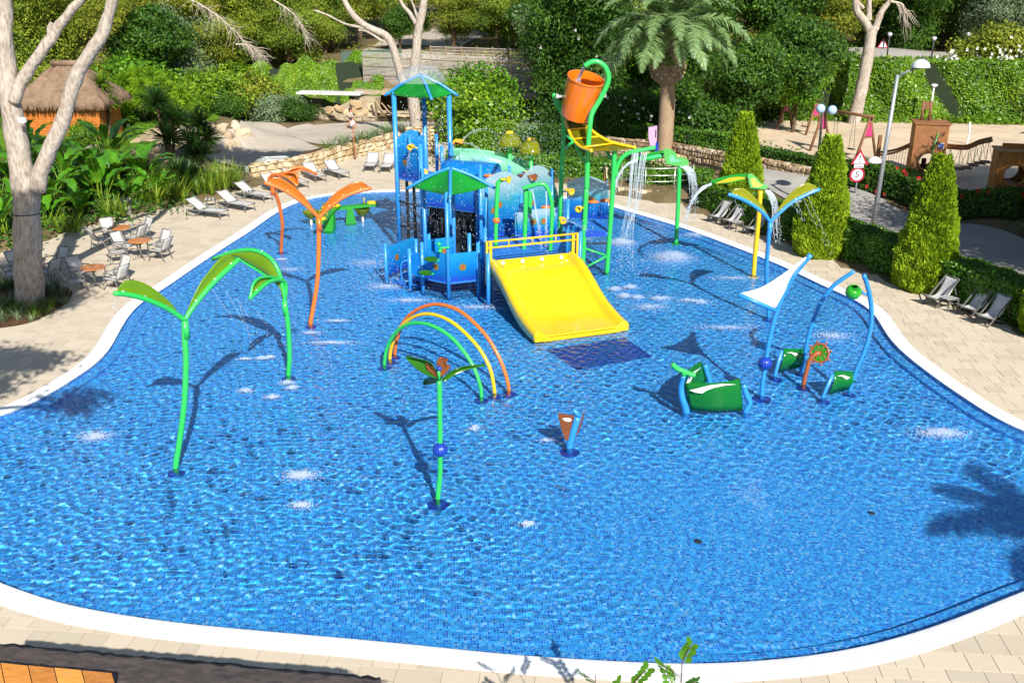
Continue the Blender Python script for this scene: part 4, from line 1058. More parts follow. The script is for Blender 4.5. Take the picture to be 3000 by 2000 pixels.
# middle deck
platform([(-3.4, 37.75), (-1.3, 36.55), (-.1, 38.3), (-2.4, 39.1)], 2.1)
panel((-3.38, 37.7), (-1.32, 36.52), 2.06, 3.25, M_SEA, True, 2, None, 3)
panel((-1.28, 36.5), (-.1, 37.9), 2.0, 3.2, M_SEA, True, 1, None, 4)
for q in ((-3.42, 37.75), (-1.3, 36.5), (-.1, 38.2), (-2.35, 37.15)): post(*q, Z_FLOOR, 3.45)
net((-3.3, 37.7), (-1.35, 36.6), .05, 1.95); net((-1.2, 36.6), (-.1, 38.0), .05, 1.9)
for k in range(5):
    x = -3.2 + .45 * k; MB().tube([(x, 38.2 - .3 * k, Z_FLOOR), (x, 38.2 - .3 * k, 2.0)], .05, 8).build('leg', M_NET, PS, True)
MB().prism([(-3.2, 38.3, .0), (-1.0, 37.1, .0), (-1.0, 37.15, 2.0), (-3.2, 38.35, 2.0)], (.01, .02, 0)).build('back_board', M_NET, PS)
# arched blue hood between tower and flume
hc = [(-2.6, 38.7, 3.0), (-.6, 37.8, 3.0)]
rows = []
for j in range(7):
    t = j / 6; rows.append([Vector(hc[0]).lerp(Vector(hc[1]), t) + Vector((.35 * math.cos(a) * .6, .75 * math.cos(a), .62 * math.sin(a))) for a in [math.pi * i / 10 for i in range(11)]])
MB().sheet(rows, .02).build('hood', M_PANEL, PS, True)
# mint flume
fp = spl([Vector((-2.3, 39.4, 3.0)), Vector((-1.2, 39.9, 2.85)), Vector((0.0, 39.9, 2.55)), Vector((1.0, 39.2, 2.1)), Vector((1.3, 38.2, 1.5))], 30)
rows = []
for i, p in enumerate(fp):
    t = (fp[min(i + 1, len(fp) - 1)] - fp[max(i - 1, 0)]).normalized(); s_ = t.cross(Vector((0, 0, 1))).normalized(); u_ = s_.cross(t)
    rows.append([p + s_ * (.55 * math.cos(a)) + u_ * (.52 * math.sin(a)) + Vector((0, 0, .5)) for a in [math.pi + math.pi * (k - 2) / 8 for k in range(13)]])
MB().sheet(rows, .03).build('flume', M_MINTT, PS, True)
for i in (6, 13, 20, 27):
    MB().tube([r for r in rows[i]], .035, 6).build('flume_flange', M_MINT, PS, True)
MB().prism([(-2.2, 39.0, 2.95), (-.9, 39.2, 2.8), (-.9, 39.2, 3.5), (-2.2, 39.0, 3.7)], (0, .03, 0)).build('flume_side', M_FADE, PS)
# lower front platform with the second roof
q = [G(1240, 852), G(1315, 868), G(1402, 858), Vector((-.9, 34.4, 0)), Vector((-2.1, 34.9, 0)), Vector((-3.1, 34.4, 0))]
platform([(p.x, p.y) for p in q], .55)
for p, h in zip(q, (1.75, 3.62, 1.8, 3.4, 3.5, 3.4)): post(p.x, p.y, Z_FLOOR, h)
for i, d_ in ((0, 1), (1, 1), (2, 0), (4, 1)): panel((q[i].x, q[i].y), (q[(i + 1) % 6].x, q[(i + 1) % 6].y), .5, 1.5, M_SEA, True, d_, None, 10 + i)
net((q[0].x, q[0].y), (q[1].x, q[1].y), -.3, .42); net((q[1].x, q[1].y), (q[2].x, q[2].y), -.3, .42)
hiproof((-2.1, 33.7), 1.48, 3.52, 4.22, (math.pi, -math.pi / 2.05, 0.05, math.pi / 2))
# entry steps and hand rails at the left
s0, s1 = G(1203, 845), G(1133, 824)
for p, h in ((s0, 1.45), (s1, 1.4)): post(p.x, p.y, Z_FLOOR, h, r=.07)
for k in range(3):
    a_, b_ = Vector((s1.x, s1.y, 0)), Vector((s0.x, s0.y, 0)); off = Vector((.35 * k, .32 * k, 0)); z = .02 + .17 * k
    MB().prism([a_ + off + Vector((.1, 0, z - .06)), b_ + off + Vector((0, 0, z - .06)), b_ + off + Vector((.38, .34, z - .06)), a_ + off + Vector((.48, .34, z - .06))], (0, 0, .06)).build('step', M_DECKB, PS)
for p in (s0, s1):
    c = Vector((p.x, p.y, 0)); MB().tube(spl([c + Vector((0, 0, 1.05)), c + Vector((-.22, -.05, 1.0)), c + Vector((-.30, -.07, .85)), c + Vector((-.30, -.07, .45)), c + Vector((-.2, -.05, .3)), c + Vector((0, 0, .28))], 20), .02, 6).build('handrail', M_BLUE, PS, True)
panel((s1.x, s1.y), (s1.x + .9, s1.y + 1.6), .2, 1.25, M_SEA, True, 1, None, 21); panel((s0.x, s0.y), (q[0].x, q[0].y), .5, 1.35, M_PANEL, False, 0, None, 22)
for px in ((1218, 700), (1256, 686)): pp = P(*px, 34.6); post(pp.x, pp.y, Z_FLOOR, pp.z)
# green water bowls and a sprouting spout on the front panel
for px, z in (((1262, 757), 0), ((1246, 797), 0)):
    c = P(*px, 32.3); r_ = 22 / scale_at(c.y, c.z)
    bw = MB().lathe([(.02, -r_ * .5), (r_ * .6, -r_ * .34), (r_, .0), (r_ * .95, .0), (r_ * .55, -r_ * .28), (0, -r_ * .42)], c, 18).build('bowl', M_PETAL, PS, True)
    MB().tube([c + Vector((.0, .0, -r_ * .45)), c + Vector((r_ * 1.1, .1, -r_ * .35))], .035, 8).build('bracket', M_GREEN, bw, True)
c = P(1286, 727, 32.35); MB().tube([c + Vector((.35, .1, 0)), c], .04, 8).ball(c + Vector((0, 0, .14)), .075, 10, 6).ball(c + Vector((.04, 0, -.1)), .07, 10, 6).build('sprout_spout', M_GREEN, PS, True)
# rear platform behind the slide
pl = [tl, tl + su * SW, Vector((1.75, 36.6, 0)), Vector((-1.1, 35.9, 0))]
platform([(p.x, p.y) for p in pl], 1.16)
for px, top in (((1431, 890), 1.75),): b_ = G(*px); post(b_.x, b_.y, Z_FLOOR, top)
for x_, y_, h in ((2.35, 33.1, 2.15), (-1.15, 35.9, 3.9), (.35, 37.0, 2.6), (1.55, 38.0, 3.35), (2.1, 36.6, 2.5), (-.75, 32.3, 1.75), (-1.5, 33.8, 1.9), (-.95, 34.0, 2.05)): post(x_, y_, Z_FLOOR, h)
panel((-1.15, 35.95), (.35, 37.05), 1.1, 3.5, M_FADE, True, 2, [(t / 10, 3.2 + .35 * math.sin(math.pi * t / 10)) for t in range(11)], 31)
panel((.35, 37.05), (1.55, 38.0), 1.1, 3.5, M_FADE, True, 1, [(t / 10, 3.2 + .4 * math.sin(math.pi * t / 10)) for t in range(11)], 32)
panel((2.15, 38.3), (3.75, 38.0), 1.4, 3.0, M_FADE, True, 2, [(t / 10, 2.75 + .3 * math.sin(math.pi * t / 10)) for t in range(11)], 33)
panel((2.0, 33.1), (2.3, 35.0), 1.1, 2.0, M_SEA, True, 1, None, 34)
panel((-1.15, 33.9), (-.65, 32.3), .9, 1.7, M_PANEL, False, 0, None, 35)
panel((.1, 35.9), (1.7, 36.55), 1.16, 2.2, M_FADE, True, 2, None, 36)
net((-.6, 32.2), (1.9, 33.15), -.3, 1.0)
# small side platform under the bucket
pb, pc = G(1705, 798), G(1777, 795)
platform([(pb.x, pb.y), (pc.x, pc.y), (3.5, 37.6), (1.9, 37.2)], 1.5)
MB().prism([(pb.x + .08, pb.y - .03, 1.36), (pc.x - .08, pc.y - .03, 1.36), (pc.x - .08, pc.y - .03, 1.52), (pb.x + .08, pb.y - .03, 1.62)], (0, -.02, 0)).build('wave_print', M_WAVE, PS)
net((pb.x + .08, pb.y), (pc.x - .08, pc.y), -.3, 1.3, .09)
for a_, b_ in (((pb.x, pb.y, .95), (pc.x, pc.y, .6)), ((pb.x, pb.y, .12), (pc.x, pc.y, .6))): MB().tube([a_, b_], .04, 8).build('brace', M_GREEN, PS, True)
MB().bar((pb.x, pb.y, 1.1), (pc.x, pc.y, 1.08), .05, .05).build('net_bar', M_NET, PS)
# spray pipes
def s4(q): return C4(q, 1400, 450, 3.92)
def pipe(px, Y, r, mat, n=24): return MB().tube(spl([P(x, y, Y) for x, y in s4(px)], n), r, 10).build('spray_pipe', mat, PS, True)
pipe([(205, 1060), (210, 760), (225, 400), (245, 320), (305, 297)], 33.4, .075, M_GREEN); horn(P(1484, 526, 33.3), (1, -.5, 0), M_YELLOW, s=1.1)
ridged_ball(P(1454, 646, 33.4), .13, 'float_ball', M_ORANGE, PS)
pipe([(522, 1160), (540, 900), (548, 600), (550, 410)], 34.5, .085, M_GREEN); pipe([(518, 400), (600, 375), (735, 348), (800, 400), (840, 520), (852, 700), (835, 1090), (825, 1190)], 34.3, .075, M_GREEN, 34)
pipe([(595, 690), (600, 430)], 36.0, .08, M_GREEN)
for px, aim in (((1671, 560), (.6, -1, -.2)), ((1697, 611), (-.5, -1, -.2)), ((1649, 645), (.2, -1, -.3))):
    horn(P(*px, 35.4), aim, M_YELLOW, s=1.05)
MB().tube([P(1648, 562, 37), P(1668, 558, 35.5)], .03, 8).build('pipe', M_OLIVE, PS, True)
for px in ((1738, 592), (1773, 588), (1553, 637), (1600, 607), (1432, 515), (1447, 533)):
    c = P(*px, 36.5 if px[0] > 1500 else 37.2); MB().ball(c, .15, 10, 6, (1.5, .7, .45)).build('fish_spout', M_ORANGE, PS, True)
# mushroom sprays and orange flower behind
for px, Y in (((1493, 392), 40.2), ((1556, 412), 39.2)):
    t_ = P(*px, Y); post(t_.x, t_.y, Z_FLOOR, t_.z + .02, M_GREEN, .085, 'mushroom_pole')
    MB().lathe([(.05, .06), (.16, .04), (.38, -.12), (.50, -.34), (.54, -.46), (.52, -.46), (.36, -.14), (.14, .02)], t_, 22).build('mushroom_cap', M_DOME, PS, True)
    MB().lathe([(0, .12), (.10, .11), (.17, .05), (.17, .02)], t_, 14).build('cap_disc', M_YELLOW, PS, True)
fc = P(1545, 510, 37.6); post(fc.x, fc.y, Z_FLOOR, fc.z, M_GREEN, .07, 'flower_pole')
for k in range(5):
    a = 2 * math.pi * k / 5 + .3; d_ = Vector((math.cos(a), math.sin(a), 0)); s_ = Vector((-d_.y, d_.x, 0))
    rows = [[fc + d_ * (.08 + .42 * i / 5) + s_ * w * (.22 * math.sin(math.pi * (.15 + .75 * i / 5))) + Vector((0, 0, .06 * math.sin(i) - .12 * (i / 5) ** 2)) for w in (-1, -.3, .3, 1)] for i in range(6)]
    MB().sheet(rows, .012).build('petal', M_BRONZE, PS, True)
MB().ball(fc + Vector((0, 0, .05)), .1, 10, 6, (1, 1, .7)).build('flower_centre', M_YELLOW, PS, True)

# ------------------------------------------------------------------ tipping-bucket frame
BF = thing('bucket_frame', 'green pipe frame with a yellow chute beside the blue climbing structure', 'water frame', Vector((2.9, 36.0, 0)))
def s3(q): return C4(q, 1400, 150, 3.92)
hook_px = s3([(1240, 1700), (1250, 1560), (1265, 1150), (1285, 880), (1310, 720), (1400, 560), (1480, 400), (1500, 300), (1465, 190), (1390, 130), (1310, 125), (1225, 175)])
hook = [Vector((pb.x, pb.y, Z_FLOOR))] + [P(x, y, 35.5 + .5 * min(1, i / 5)) for i, (x, y) in enumerate(hook_px)]
MB().tube(spl(hook, 60), .095, 12).build('hook_pole', M_GREEN, BF, True)
left_px = s3([(955, 1560), (975, 1200), (985, 900), (975, 740), (920, 620), (875, 510)])
lf = [P(x, y, 37.8) for x, y in left_px]; lf = [Vector((lf[0].x, 37.8, Z_FLOOR))] + lf
MB().tube(spl(lf, 30), .09, 12).ball(lf[-1], .09, 12, 6).build('left_pole', M_GREEN, BF, True)
pcp = [Vector((pc.x, pc.y, Z_FLOOR))] + [P(x, y, 35.6) for x, y in s3([(1550, 1560), (1570, 1110)])]
MB().tube(spl(pcp, 12), .09, 12).build('right_pole', M_GREEN, BF, True)
arm = [P(x, y, 35.6) for x, y in s3([(1580, 1440), (1600, 1330), (1660, 1220), (1760, 1160), (1900, 1135), (2020, 1110)])]
MB().tube(spl(arm, 24), .08, 12).ball(arm[-1], .08, 10, 6).build('spray_arm', M_GREEN, BF, True)
for a_, b_ in (((1010, 970), (1085, 1020)), ((1000, 1120), (1090, 1040)), ((1100, 1050), (1235, 1280)), ((1460, 1135), (1545, 1250))):
    MB().tube([P(*s3([a_])[0], 36.3), P(*s3([b_])[0], 35.8)], .05, 8).build('brace', M_GREEN, BF, True)
ra = [P(x, y, Y) for (x, y), Y in zip(s3([(1005, 800), (1040, 900), (1090, 1010), (1180, 1100), (1300, 1145)]), (37.4, 36.8, 36.2, 35.5, 34.8))]
rb = [P(x, y, Y) for (x, y), Y in zip(s3([(1180, 790), (1270, 880), (1400, 980), (1550, 1050), (1800, 1108)]), (37.0, 36.6, 36.2, 35.9, 35.6))]
ch = MB().sheet(between(ra, rb, 5, (0, 0, -.05)), .015).build('chute_sheet', sheetmat('smoky yellow sheet', (0.20, 0.19, 0.006), .3, .12, .35), BF, True)
for q_ in (ra, rb): MB().tube(spl(q_, 24), .06, 10).ball(q_[-1], .075, 10, 6).build('chute_rail', M_YELLOW, BF, True)
A_, B_ = spl(ra, 40), spl(rb, 40)
for k in (.0, .25, .5, .78): i = int(k * (len(A_) - 1)); MB().tube([A_[i], B_[i]], .035, 8).build('chute_rung', M_YELLOW, BF, True)
# the bucket
bc = P(1702, 287, 36.6); axb = Vector((.22, -.30, 1)).normalized(); MBk = axb.to_track_quat('Z', 'Y').to_matrix()
TB_ = thing('tipping_bucket', 'large glossy orange bucket tilted between two green poles', 'bucket', bc - axb * .8)
M_BUCKET = paint('glossy orange plastic', (0.72, 0.155, 0.004), 0.16, 0.04, coat=0.7)
MB().lathe([(0, -.76), (.50, -.76), (.56, -.72), (.58, -.62), (.63, .0), (.665, .70), (.69, .72), (.69, .77), (.655, .78), (.64, .74), (.60, .0), (.55, -.66), (0, -.68)], bc, 40, MBk).build('shell', M_BUCKET, TB_, 'auto')
for s_ in (-1, 1):
    MB().tube([bc + Vector((s_ * .60, 0, .05)), bc + Vector((s_ * .92, .12 * s_, .05))], .05, 10).build('axle', M_STEEL, TB_, True)
    MB().box(bc + Vector((s_ * .86, .1 * s_, .08)), (.10, .16, .14)).build('bearing', M_STEEL, TB_)
# ------------------------------------------------------------------ furniture on the deck
M_FRAME = paint('grey aluminium frame', (0.17, 0.165, 0.16), 0.45, 0.1, metal=0.3)
M_SLING = sheetmat('pale sling fabric', (0.60, 0.585, 0.56), 0.25, 0.8)
M_SLINGG = sheetmat('grey sling fabric', (0.60, 0.59, 0.58), 0.25, 0.8)
M_TOP = paint('orange wood veneer', (0.48, 0.16, 0.02), 0.35, 0.2, 9, coat=0.3)
def make_chair():
    t = thing('armchair', 'pale sling armchair with grey metal frame', 'armchair')
    w, d = .27, .26
    MB().sheet([[(x, y, .43 - .035 * math.sin(math.pi * (x + w) / (2 * w)) + .03 * (y > .2)) for x in np.linspace(-w + .02, w - .02, 5)] for y in np.linspace(-d, d, 6)], .012).build('seat', M_SLING, t, True)
    MB().sheet([[(x, -d - .02 - .22 * ((z - .44) / .48) - .025 * math.sin(math.pi * (x + w) / (2 * w)), z) for x in np.linspace(-w + .02, w - .02, 5)] for z in np.linspace(.44, .92, 6)], .012).build('backrest', M_SLING, t, True)
    MB().tube([(-w + .02, -d - .24, .93), (w - .02, -d - .24, .93)], .017, 6).build('top_rail', M_FRAME, t, True)
    MB().tube([(-w, .1, .25), (w, .1, .25)], .013, 6).build('stretcher', M_FRAME, t, True)
    for s in (-1, 1):
        MB().tube(spl([(s * w, -d - .12, 0), (s * w, -d - .02, .42), (s * w, -d - .24, .93)], 8), .018, 6).build('leg', M_FRAME, t, True)
        MB().tube(spl([(s * w, d + .06, 0), (s * w, d, .42), (s * w, d - .02, .62)], 8), .018, 6).build('leg', M_FRAME, t, True)
        MB().tube(spl([(s * w, d - .02, .62), (s * w, .1, .65), (s * w, -d - .06, .60)], 8), .02, 6).build('armrest', M_FRAME, t, True)
        MB().tube([(s * w, -d - .01, .42), (s * w, d, .42)], .016, 6).build('side_rail', M_FRAME, t, True)
    return t
def make_table():
    t = thing('cafe_table', 'round orange wood cafe table', 'table')
    MB().lathe([(0, .715), (.40, .715), (.43, .72), (.435, .735), (.425, .748), (0, .75)], (0, 0, 0), 32).build('table_top', M_TOP, t, 'auto')
    MB().tube([(0, 0, .1), (0, 0, .715)], .035, 10).build('column', M_FRAME, t, True)
    for k in range(4):
        a = k * math.pi / 2 + .4; MB().tube(spl([(0, 0, .16), (.2 * math.cos(a), .2 * math.sin(a), .12), (.36 * math.cos(a), .36 * math.sin(a), 0.01)], 6), .02, 6).build('foot', M_FRAME, t, True)
        MB().tube(spl([(0, 0, .55), (.15 * math.cos(a), .15 * math.sin(a), .62), (.28 * math.cos(a), .28 * math.sin(a), .715)], 6), .014, 6).build('bracket', M_FRAME, t, True)
    return t
def make_lounger():
    t = thing('sun_lounger', 'white sling sun lounger with grey frame', 'sun lounger')
    w = .31   # local: foot at +y, head at -y
    MB().sheet([[(x, y, .36 - .03 * math.sin(math.pi * (x + w) / (2 * w))) for x in np.linspace(-w, w, 5)] for y in np.linspace(-.25, 1.0, 6)], .012).build('seat_sling', M_SLING, t, True)
    MB().sheet([[(x, -.25 - .72 * k, .36 + .42 * k - .03 * math.sin(math.pi * (x + w) / (2 * w))) for x in np.linspace(-w, w, 5)] for k in np.linspace(0, 1, 6)], .012).build('back_sling', M_SLING, t, True)
    for s in (-1, 1):
        MB().bar((s * w, -.95, .30), (s * w, 1.0, .34), .035, .055).build('side_rail', M_FRAME, t)
        MB().bar((s * w, -.25, .37), (s * w, -.97, .79), .03, .04).build('back_rail', M_FRAME, t)
        MB().tube([(s * (w - .02), .92, .33), (s * (w - .02), .98, .0)], .024, 6).build('leg', M_FRAME, t, True)
        MB().tube(spl([(s * (w - .02), -.75, .30), (s * (w - .02), -.9, .1), (s * (w - .02), -.7, .012), (s * (w - .02), -.45, .05), (s * (w - .02), -.1, .3)], 14), .022, 6).build('leg', M_FRAME, t, True)
    MB().tube([(-w, -.75, .3), (-w + .1, -.7, .62)], .012, 5).build('prop', M_FRAME, t, True)
    MB().tube([(-w, 1.0, .345), (w, 1.0, .345)], .02, 6).build('foot_rail', M_FRAME, t, True)
    return t
def make_side_table():
    t = thing('side_table', 'small grey slatted side table', 'side table')
    for k in range(6): MB().box((-.2 + .08 * k, 0, .40), (.07, .46, .02)).build('slat', M_FRAME if k % 2 else M_SLINGG, t)
    for sx in (-1, 1):
        MB().box((sx * .2, 0, .38), (.03, .44, .025)).build('rail', M_FRAME, t)
        for sy in (-1, 1): MB().box((sx * .2, sy * .2, .185), (.035, .035, .37)).build('leg', M_FRAME, t)
    return t
def make_deckchair():
    t = thing('beach_chair', 'low grey sling beach chair', 'beach chair')
    w = .29    # front at +y
    prof = [(-.52, .90), (-.42, .72), (-.30, .48), (-.16, .32), (.02, .27), (.22, .30), (.40, .36)]
    pr = [(q.x, q.y) for q in spl([Vector((a, b, 0)) for a, b in prof], 18)]
    MB().sheet([[(x * (1 if abs(z - .5) > .35 else .86), y, z - .03 * math.cos(math.pi * x / (2 * w)) + .012 * math.sin(x * 40 + y * 9)) for x in np.linspace(-w, w, 9)] for y, z in pr], .01).build('sling', M_SLINGG, t, True)
    for s in (-1, 1):
        MB().bar((s * w, -.54, .92), (s * w, .30, .015), .03, .045).build('back_rail', M_FRAME, t)
        MB().bar((s * (w - .035), .44, .37), (s * (w - .035), -.62, .015), .03, .045).build('seat_rail', M_FRAME, t)
        MB().bar((s * w, -.36, .72), (s * w, -.66, .02), .022, .03).build('prop', M_FRAME, t)
    for y, z in ((-.54, .915), (.43, .365), (.29, .02), (-.60, .02)): MB().tube([(-w, y, z), (w, y, z)], .018, 6).build('cross_bar', M_FRAME, t, True)
    return t
chair_p, table_p = make_chair(), make_table()
tabs = [((349, 666), 'beside the steel waste bin'), ((408, 704), 'closest to the pool edge'), ((271, 783), 'partly in the shade of the pale pine'), ((96, 762), 'hidden behind the pale pine trunk')]
angs = [(135, 228, 48, -22), (150, 215, 50, -12), (140, 232, 45, -15), (150, 230, 60, -25)]
side = {0: 'on its shrub side', 1: 'turned with its back to the pool', 2: 'on its far side', 3: 'on its sunny side'}
for ti, ((px, lab), an) in enumerate(zip(tabs, angs)):
    c = G(*px, .74); c.z = 0
    place(table_p, c, 0.3 * ti, 'round orange wood cafe table ' + lab, 'cafe tables')
    for k, a in enumerate(an):
        r_ = .74 + .06 * ((k * 7 + ti) % 3); q = c + Vector((r_ * math.cos(R(a)), r_ * math.sin(R(a)), 0))
        place(chair_p, q, R(a) + math.pi / 2 + .12 * math.sin(k * 3 + ti), f'pale sling armchair at the cafe table {lab}', 'cafe armchairs')
lounge_p = make_lounger()
LP = [((657,640), (-111,-14), 'in front of the strappy leaved shrubs, first after the cafe tables'), ((733,620), (-102,-19), 'dappled by leaf shade, second after the cafe tables'), ((786,590), (-102,-15), 'in blue shade with a low table at its foot'), ((828,569), (-75,-30), 'behind the orange sprayer leaves, nearest the shrubs'),
      ((888,553), (-68,-28), 'half hidden by the orange sprayer'), ((940,534), (-50,-24), 'against the stone wall, left of the low table'), ((1009,525), (-63,-23), 'against the stone wall, right of the low table'), ((1082,504), (18,-25), 'at the far corner by the tower, away from the others'), ((1128,507), (22,-25), 'partly hidden behind the tall tower post')]
for px, d_, lab in LP:
    f_ = G(*px); h_ = G(px[0] + d_[0], px[1] + d_[1]); dv = (f_ - h_).normalized(); c = f_ - dv * .95
    place(lounge_p, c, math.atan2(dv.y, dv.x) - math.pi / 2, 'white sling sun lounger ' + lab, 'white sun loungers')
st_p = make_side_table()
for px, rz, lab in [((619,606), .2, 'between the two loungers by the shrubs'), ((729,584), .3, 'at the foot of the shaded lounger'), ((957,516), .4, 'between the loungers by the stone wall'), ((2156,676), R(-60), 'among the beach chairs by the cypress cones'), ((2776,906), R(-66), 'among the beach chairs beside the right hand hedge')]:
    place(st_p, G(*px), rz, 'small grey slatted side table ' + lab, 'side tables')
dc_p = make_deckchair()
for px, dv, lab in [((2084,652), (-.9,-.43), 'nearest the heart flower sprayer'), ((2124,664), (-.9,-.43), 'middle one of three by the cypress cone'), ((2190,688), (-.9,-.43), 'behind the yellow sprayer pole'),
                    ((2722,896), (-.93,-.36), 'standing alone by a low table and hedge'), ((2822,926), (-.93,-.36), 'between the low table and another beach chair'), ((2872,952), (-.93,-.36), 'last of its row, by the last clipped cone')]:
    q = G(*px) - Vector((*dv, 0)).normalized() * .3
    place(dc_p, q, math.atan2(dv[1], dv[0]) - math.pi / 2, 'low grey sling beach chair ' + lab, 'beach chairs')
# bins
b = G(373, 632); root = thing('waste_bin', 'round steel waste bin with black liner among the shrubs', 'waste bin', b)
MB().lathe([(0, 0), (.21, 0), (.22, .02), (.22, .60), (.20, .60), (.19, .05), (0, .05)], b, 20).build('drum', M_STEEL, root, 'auto')
bag = MB(); v = []; seg = 20
rows = [[b + Vector((r_ * math.cos(2 * math.pi * k / seg) * (1 + .12 * math.sin(k * 2.3 + z_ * 9)), r_ * math.sin(2 * math.pi * k / seg) * (1 + .12 * math.sin(k * 1.7)), z_ + .05 * math.sin(k * 2.9))) for k in range(seg + 1)] for r_, z_ in ((.235, .50), (.245, .60), (.26, .72), (.20, .80), (.12, .70), (.05, .62))]
MB().sheet(rows).build('liner', paint('black bin liner', (.02, .02, .03), .25, .2), root, True)
b = G(1784, 543); root = thing('litter_bin', 'beige box litter bin on two posts by the far hedge', 'litter bin', b)
M_BEIGE = paint('beige bin paint', (0.42, 0.36, 0.24), .5, .1)
MB().prism([b + Vector(q) for q in ((-.17, -.14, .35), (.17, -.14, .35), (.21, -.16, .95), (-.21, -.16, .95))], (0, .3, 0)).build('bin_body', M_BEIGE, root)
for s in (-1, 1): MB().box(b + Vector((s * .25, .02, .5)), (.04, .04, 1.0)).build('post', M_BROWN, root)
MB().box(b + Vector((0, .02, .97)), (.5, .34, .03)).build('lid', M_BEIGE, root)
# ------------------------------------------------------------------ stone walls, hut, fence, playground, street furniture
def stonemat(name, cols):
    m, nt, out = newmat(name)
    oi = N(nt, 'ShaderNodeObjectInfo'); co = geopos(nt); a = noise(nt, 2.5, 5, 0.7, co); d = noise(nt, 18, 5, 0.7, co)
    f = math_(nt, 'ADD', math_(nt, 'MULTIPLY', oi.outputs['Random'], 0.5), math_(nt, 'ADD', math_(nt, 'MULTIPLY', a, 0.45), math_(nt, 'MULTIPLY', d, 0.15)))
    c = ramp(nt, f, [(0.2 + .6 * i / (len(cols) - 1), s) for i, s in enumerate(cols)])
    b = N(nt, 'ShaderNodeBsdfPrincipled', Roughness=0.9); b.inputs['Specular IOR Level'].default_value = .2
    L(nt, c, b.inputs['Base Color']); L(nt, bump(nt, d, .6, .03), b.inputs['Normal']); L(nt, b.outputs[0], out.inputs[0]); return m
STONE = stonemat('golden limestone', [(0.22, 0.15, 0.08), (0.40, 0.29, 0.16), (0.50, 0.39, 0.24), (0.56, 0.47, 0.34)])
STONE_D = stonemat('brown fieldstone', [(0.12, 0.08, 0.05), (0.24, 0.16, 0.09), (0.36, 0.26, 0.16), (0.45, 0.38, 0.30)])
ROCK = stonemat('pale rockery stone', [(0.28, 0.21, 0.13), (0.42, 0.33, 0.22), (0.52, 0.45, 0.34)])
MORTAR = paint('lime mortar', (0.30, 0.23, 0.14), .95, .25, 4)
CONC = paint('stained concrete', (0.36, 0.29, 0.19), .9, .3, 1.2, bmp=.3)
def rock_mesh(name, seed, sub=2):
    r = np.random.default_rng(seed); bm = bmesh.new(); bmesh.ops.create_icosphere(bm, subdivisions=sub, radius=.5)
    ax = unit(r.normal(0, 1, (5, 3)))
    for v in bm.verts:
        p = np.array(v.co); q = np.sign(p) * (np.abs(p) / .5) ** .45 * .5
        for a in ax:
            d = q @ a
            if d > .36: q = q - a * (d - .36) * .8
        q *= 1 + r.uniform(-.06, .06); v.co = q
    me = bpy.data.meshes.new(name); bm.to_mesh(me); bm.free()
    return me
ROCKS = [rock_mesh('stone', i, 1) for i in range(7)]
BOULD = [rock_mesh('boulder', 40 + i, 3) for i in range(4)]
def inst(me, name, mat, loc, rot, sc, parent=None):
    if not me.materials: me.materials.append(mat)
    elif me.materials[0] != mat:
        key = me.name + mat.name
        if key not in MATS: c = me.copy(); c.materials.clear(); c.materials.append(mat); MATS[key] = c
        me = MATS[key]
    o = bpy.data.objects.new(name, me); COL.objects.link(o); o.location = loc; o.rotation_euler = rot; o.scale = sc
    if parent is not None: o.parent = parent; o.location = Vector(loc) - ORIG.get(parent.name, Vector())
    return o
def stone_wall(label, path, h, thick=.35, sz=(.32, .22), mat=STONE, seed=0, cap=True, name='stone_wall', drop=0.0):
    """path of (x, y, zbase); front face towards the viewer"""
    r = random.Random(seed); pts = [Vector(p) for p in path]; root = thing(name, label, 'stone wall', pts[len(pts) // 2])
    for a, b in zip(pts, pts[1:]):
        d = b - a; n = Vector((d.y, -d.x, 0)).normalized()
        if n.y > 0: n = -n
        MB().prism([a - Vector((0, 0, .4)), b - Vector((0, 0, .4)), b + Vector((0, 0, h - .02)), a + Vector((0, 0, h - .02))], -n * thick).build('core', MORTAR, root)
        l = Vector((d.x, d.y, 0)).length; u = Vector((d.x, d.y, 0)).normalized(); ang = math.atan2(u.y, u.x); z = 0.0; row = 0
        while z < h - .04:
            rh = min(sz[1] * r.uniform(.75, 1.25), h - z); x = -r.random() * sz[0] * .6
            while x < l:
                w = sz[0] * r.uniform(.6, 1.5)
                c = a + u * min(l, max(0, x + w / 2)) + n * .01 + Vector((0, 0, d.z * (x / max(l, .01)) + z + rh / 2))
                inst(r.choice(ROCKS), 'stone', mat, c, (r.uniform(-.1, .1), r.choice((0, math.pi)) + r.uniform(-.1, .1), ang), (w * 1.04, thick * .55, rh * 1.08), root)
                x += w
            z += rh; row += 1
        if cap:
            x = 0
            while x < l:
                w = r.uniform(.35, .7); c = a + u * min(l, x + w / 2) - n * thick * .4 + Vector((0, 0, d.z * (x / max(l, .01)) + h))
                inst(r.choice(ROCKS), 'cap_stone', mat, c, (0, 0, ang), (w * 1.02, thick * 1.15, .14), root); x += w
    return root
wl = [G(*p) for p in [(742,533),(872,511),(942,492),(987,476),(1038,463),(1100,447),(1172,428)]]
stone_wall('low golden stone wall behind the row of white loungers', [(p.x, p.y + .1, -.02) for p in wl], .88, .4, (.5, .28), STONE, 1)
stone_wall('short stone pier beside the metal ramp railing', [(-6.9, 64.6, -.2), (-5.2, 65.2, -.2)], 1.2, .5, (.36, .26), STONE, 2)
stone_wall('lower golden stone terrace wall behind the palm', [(*G(1790,473,.2).xy, .15), (*G(1890,492,.25).xy, .2), (*G(2030,506,.3).xy, .3), (*G(2135,520,.35).xy, .35)], .85, .4, (.30, .20), STONE, 3)
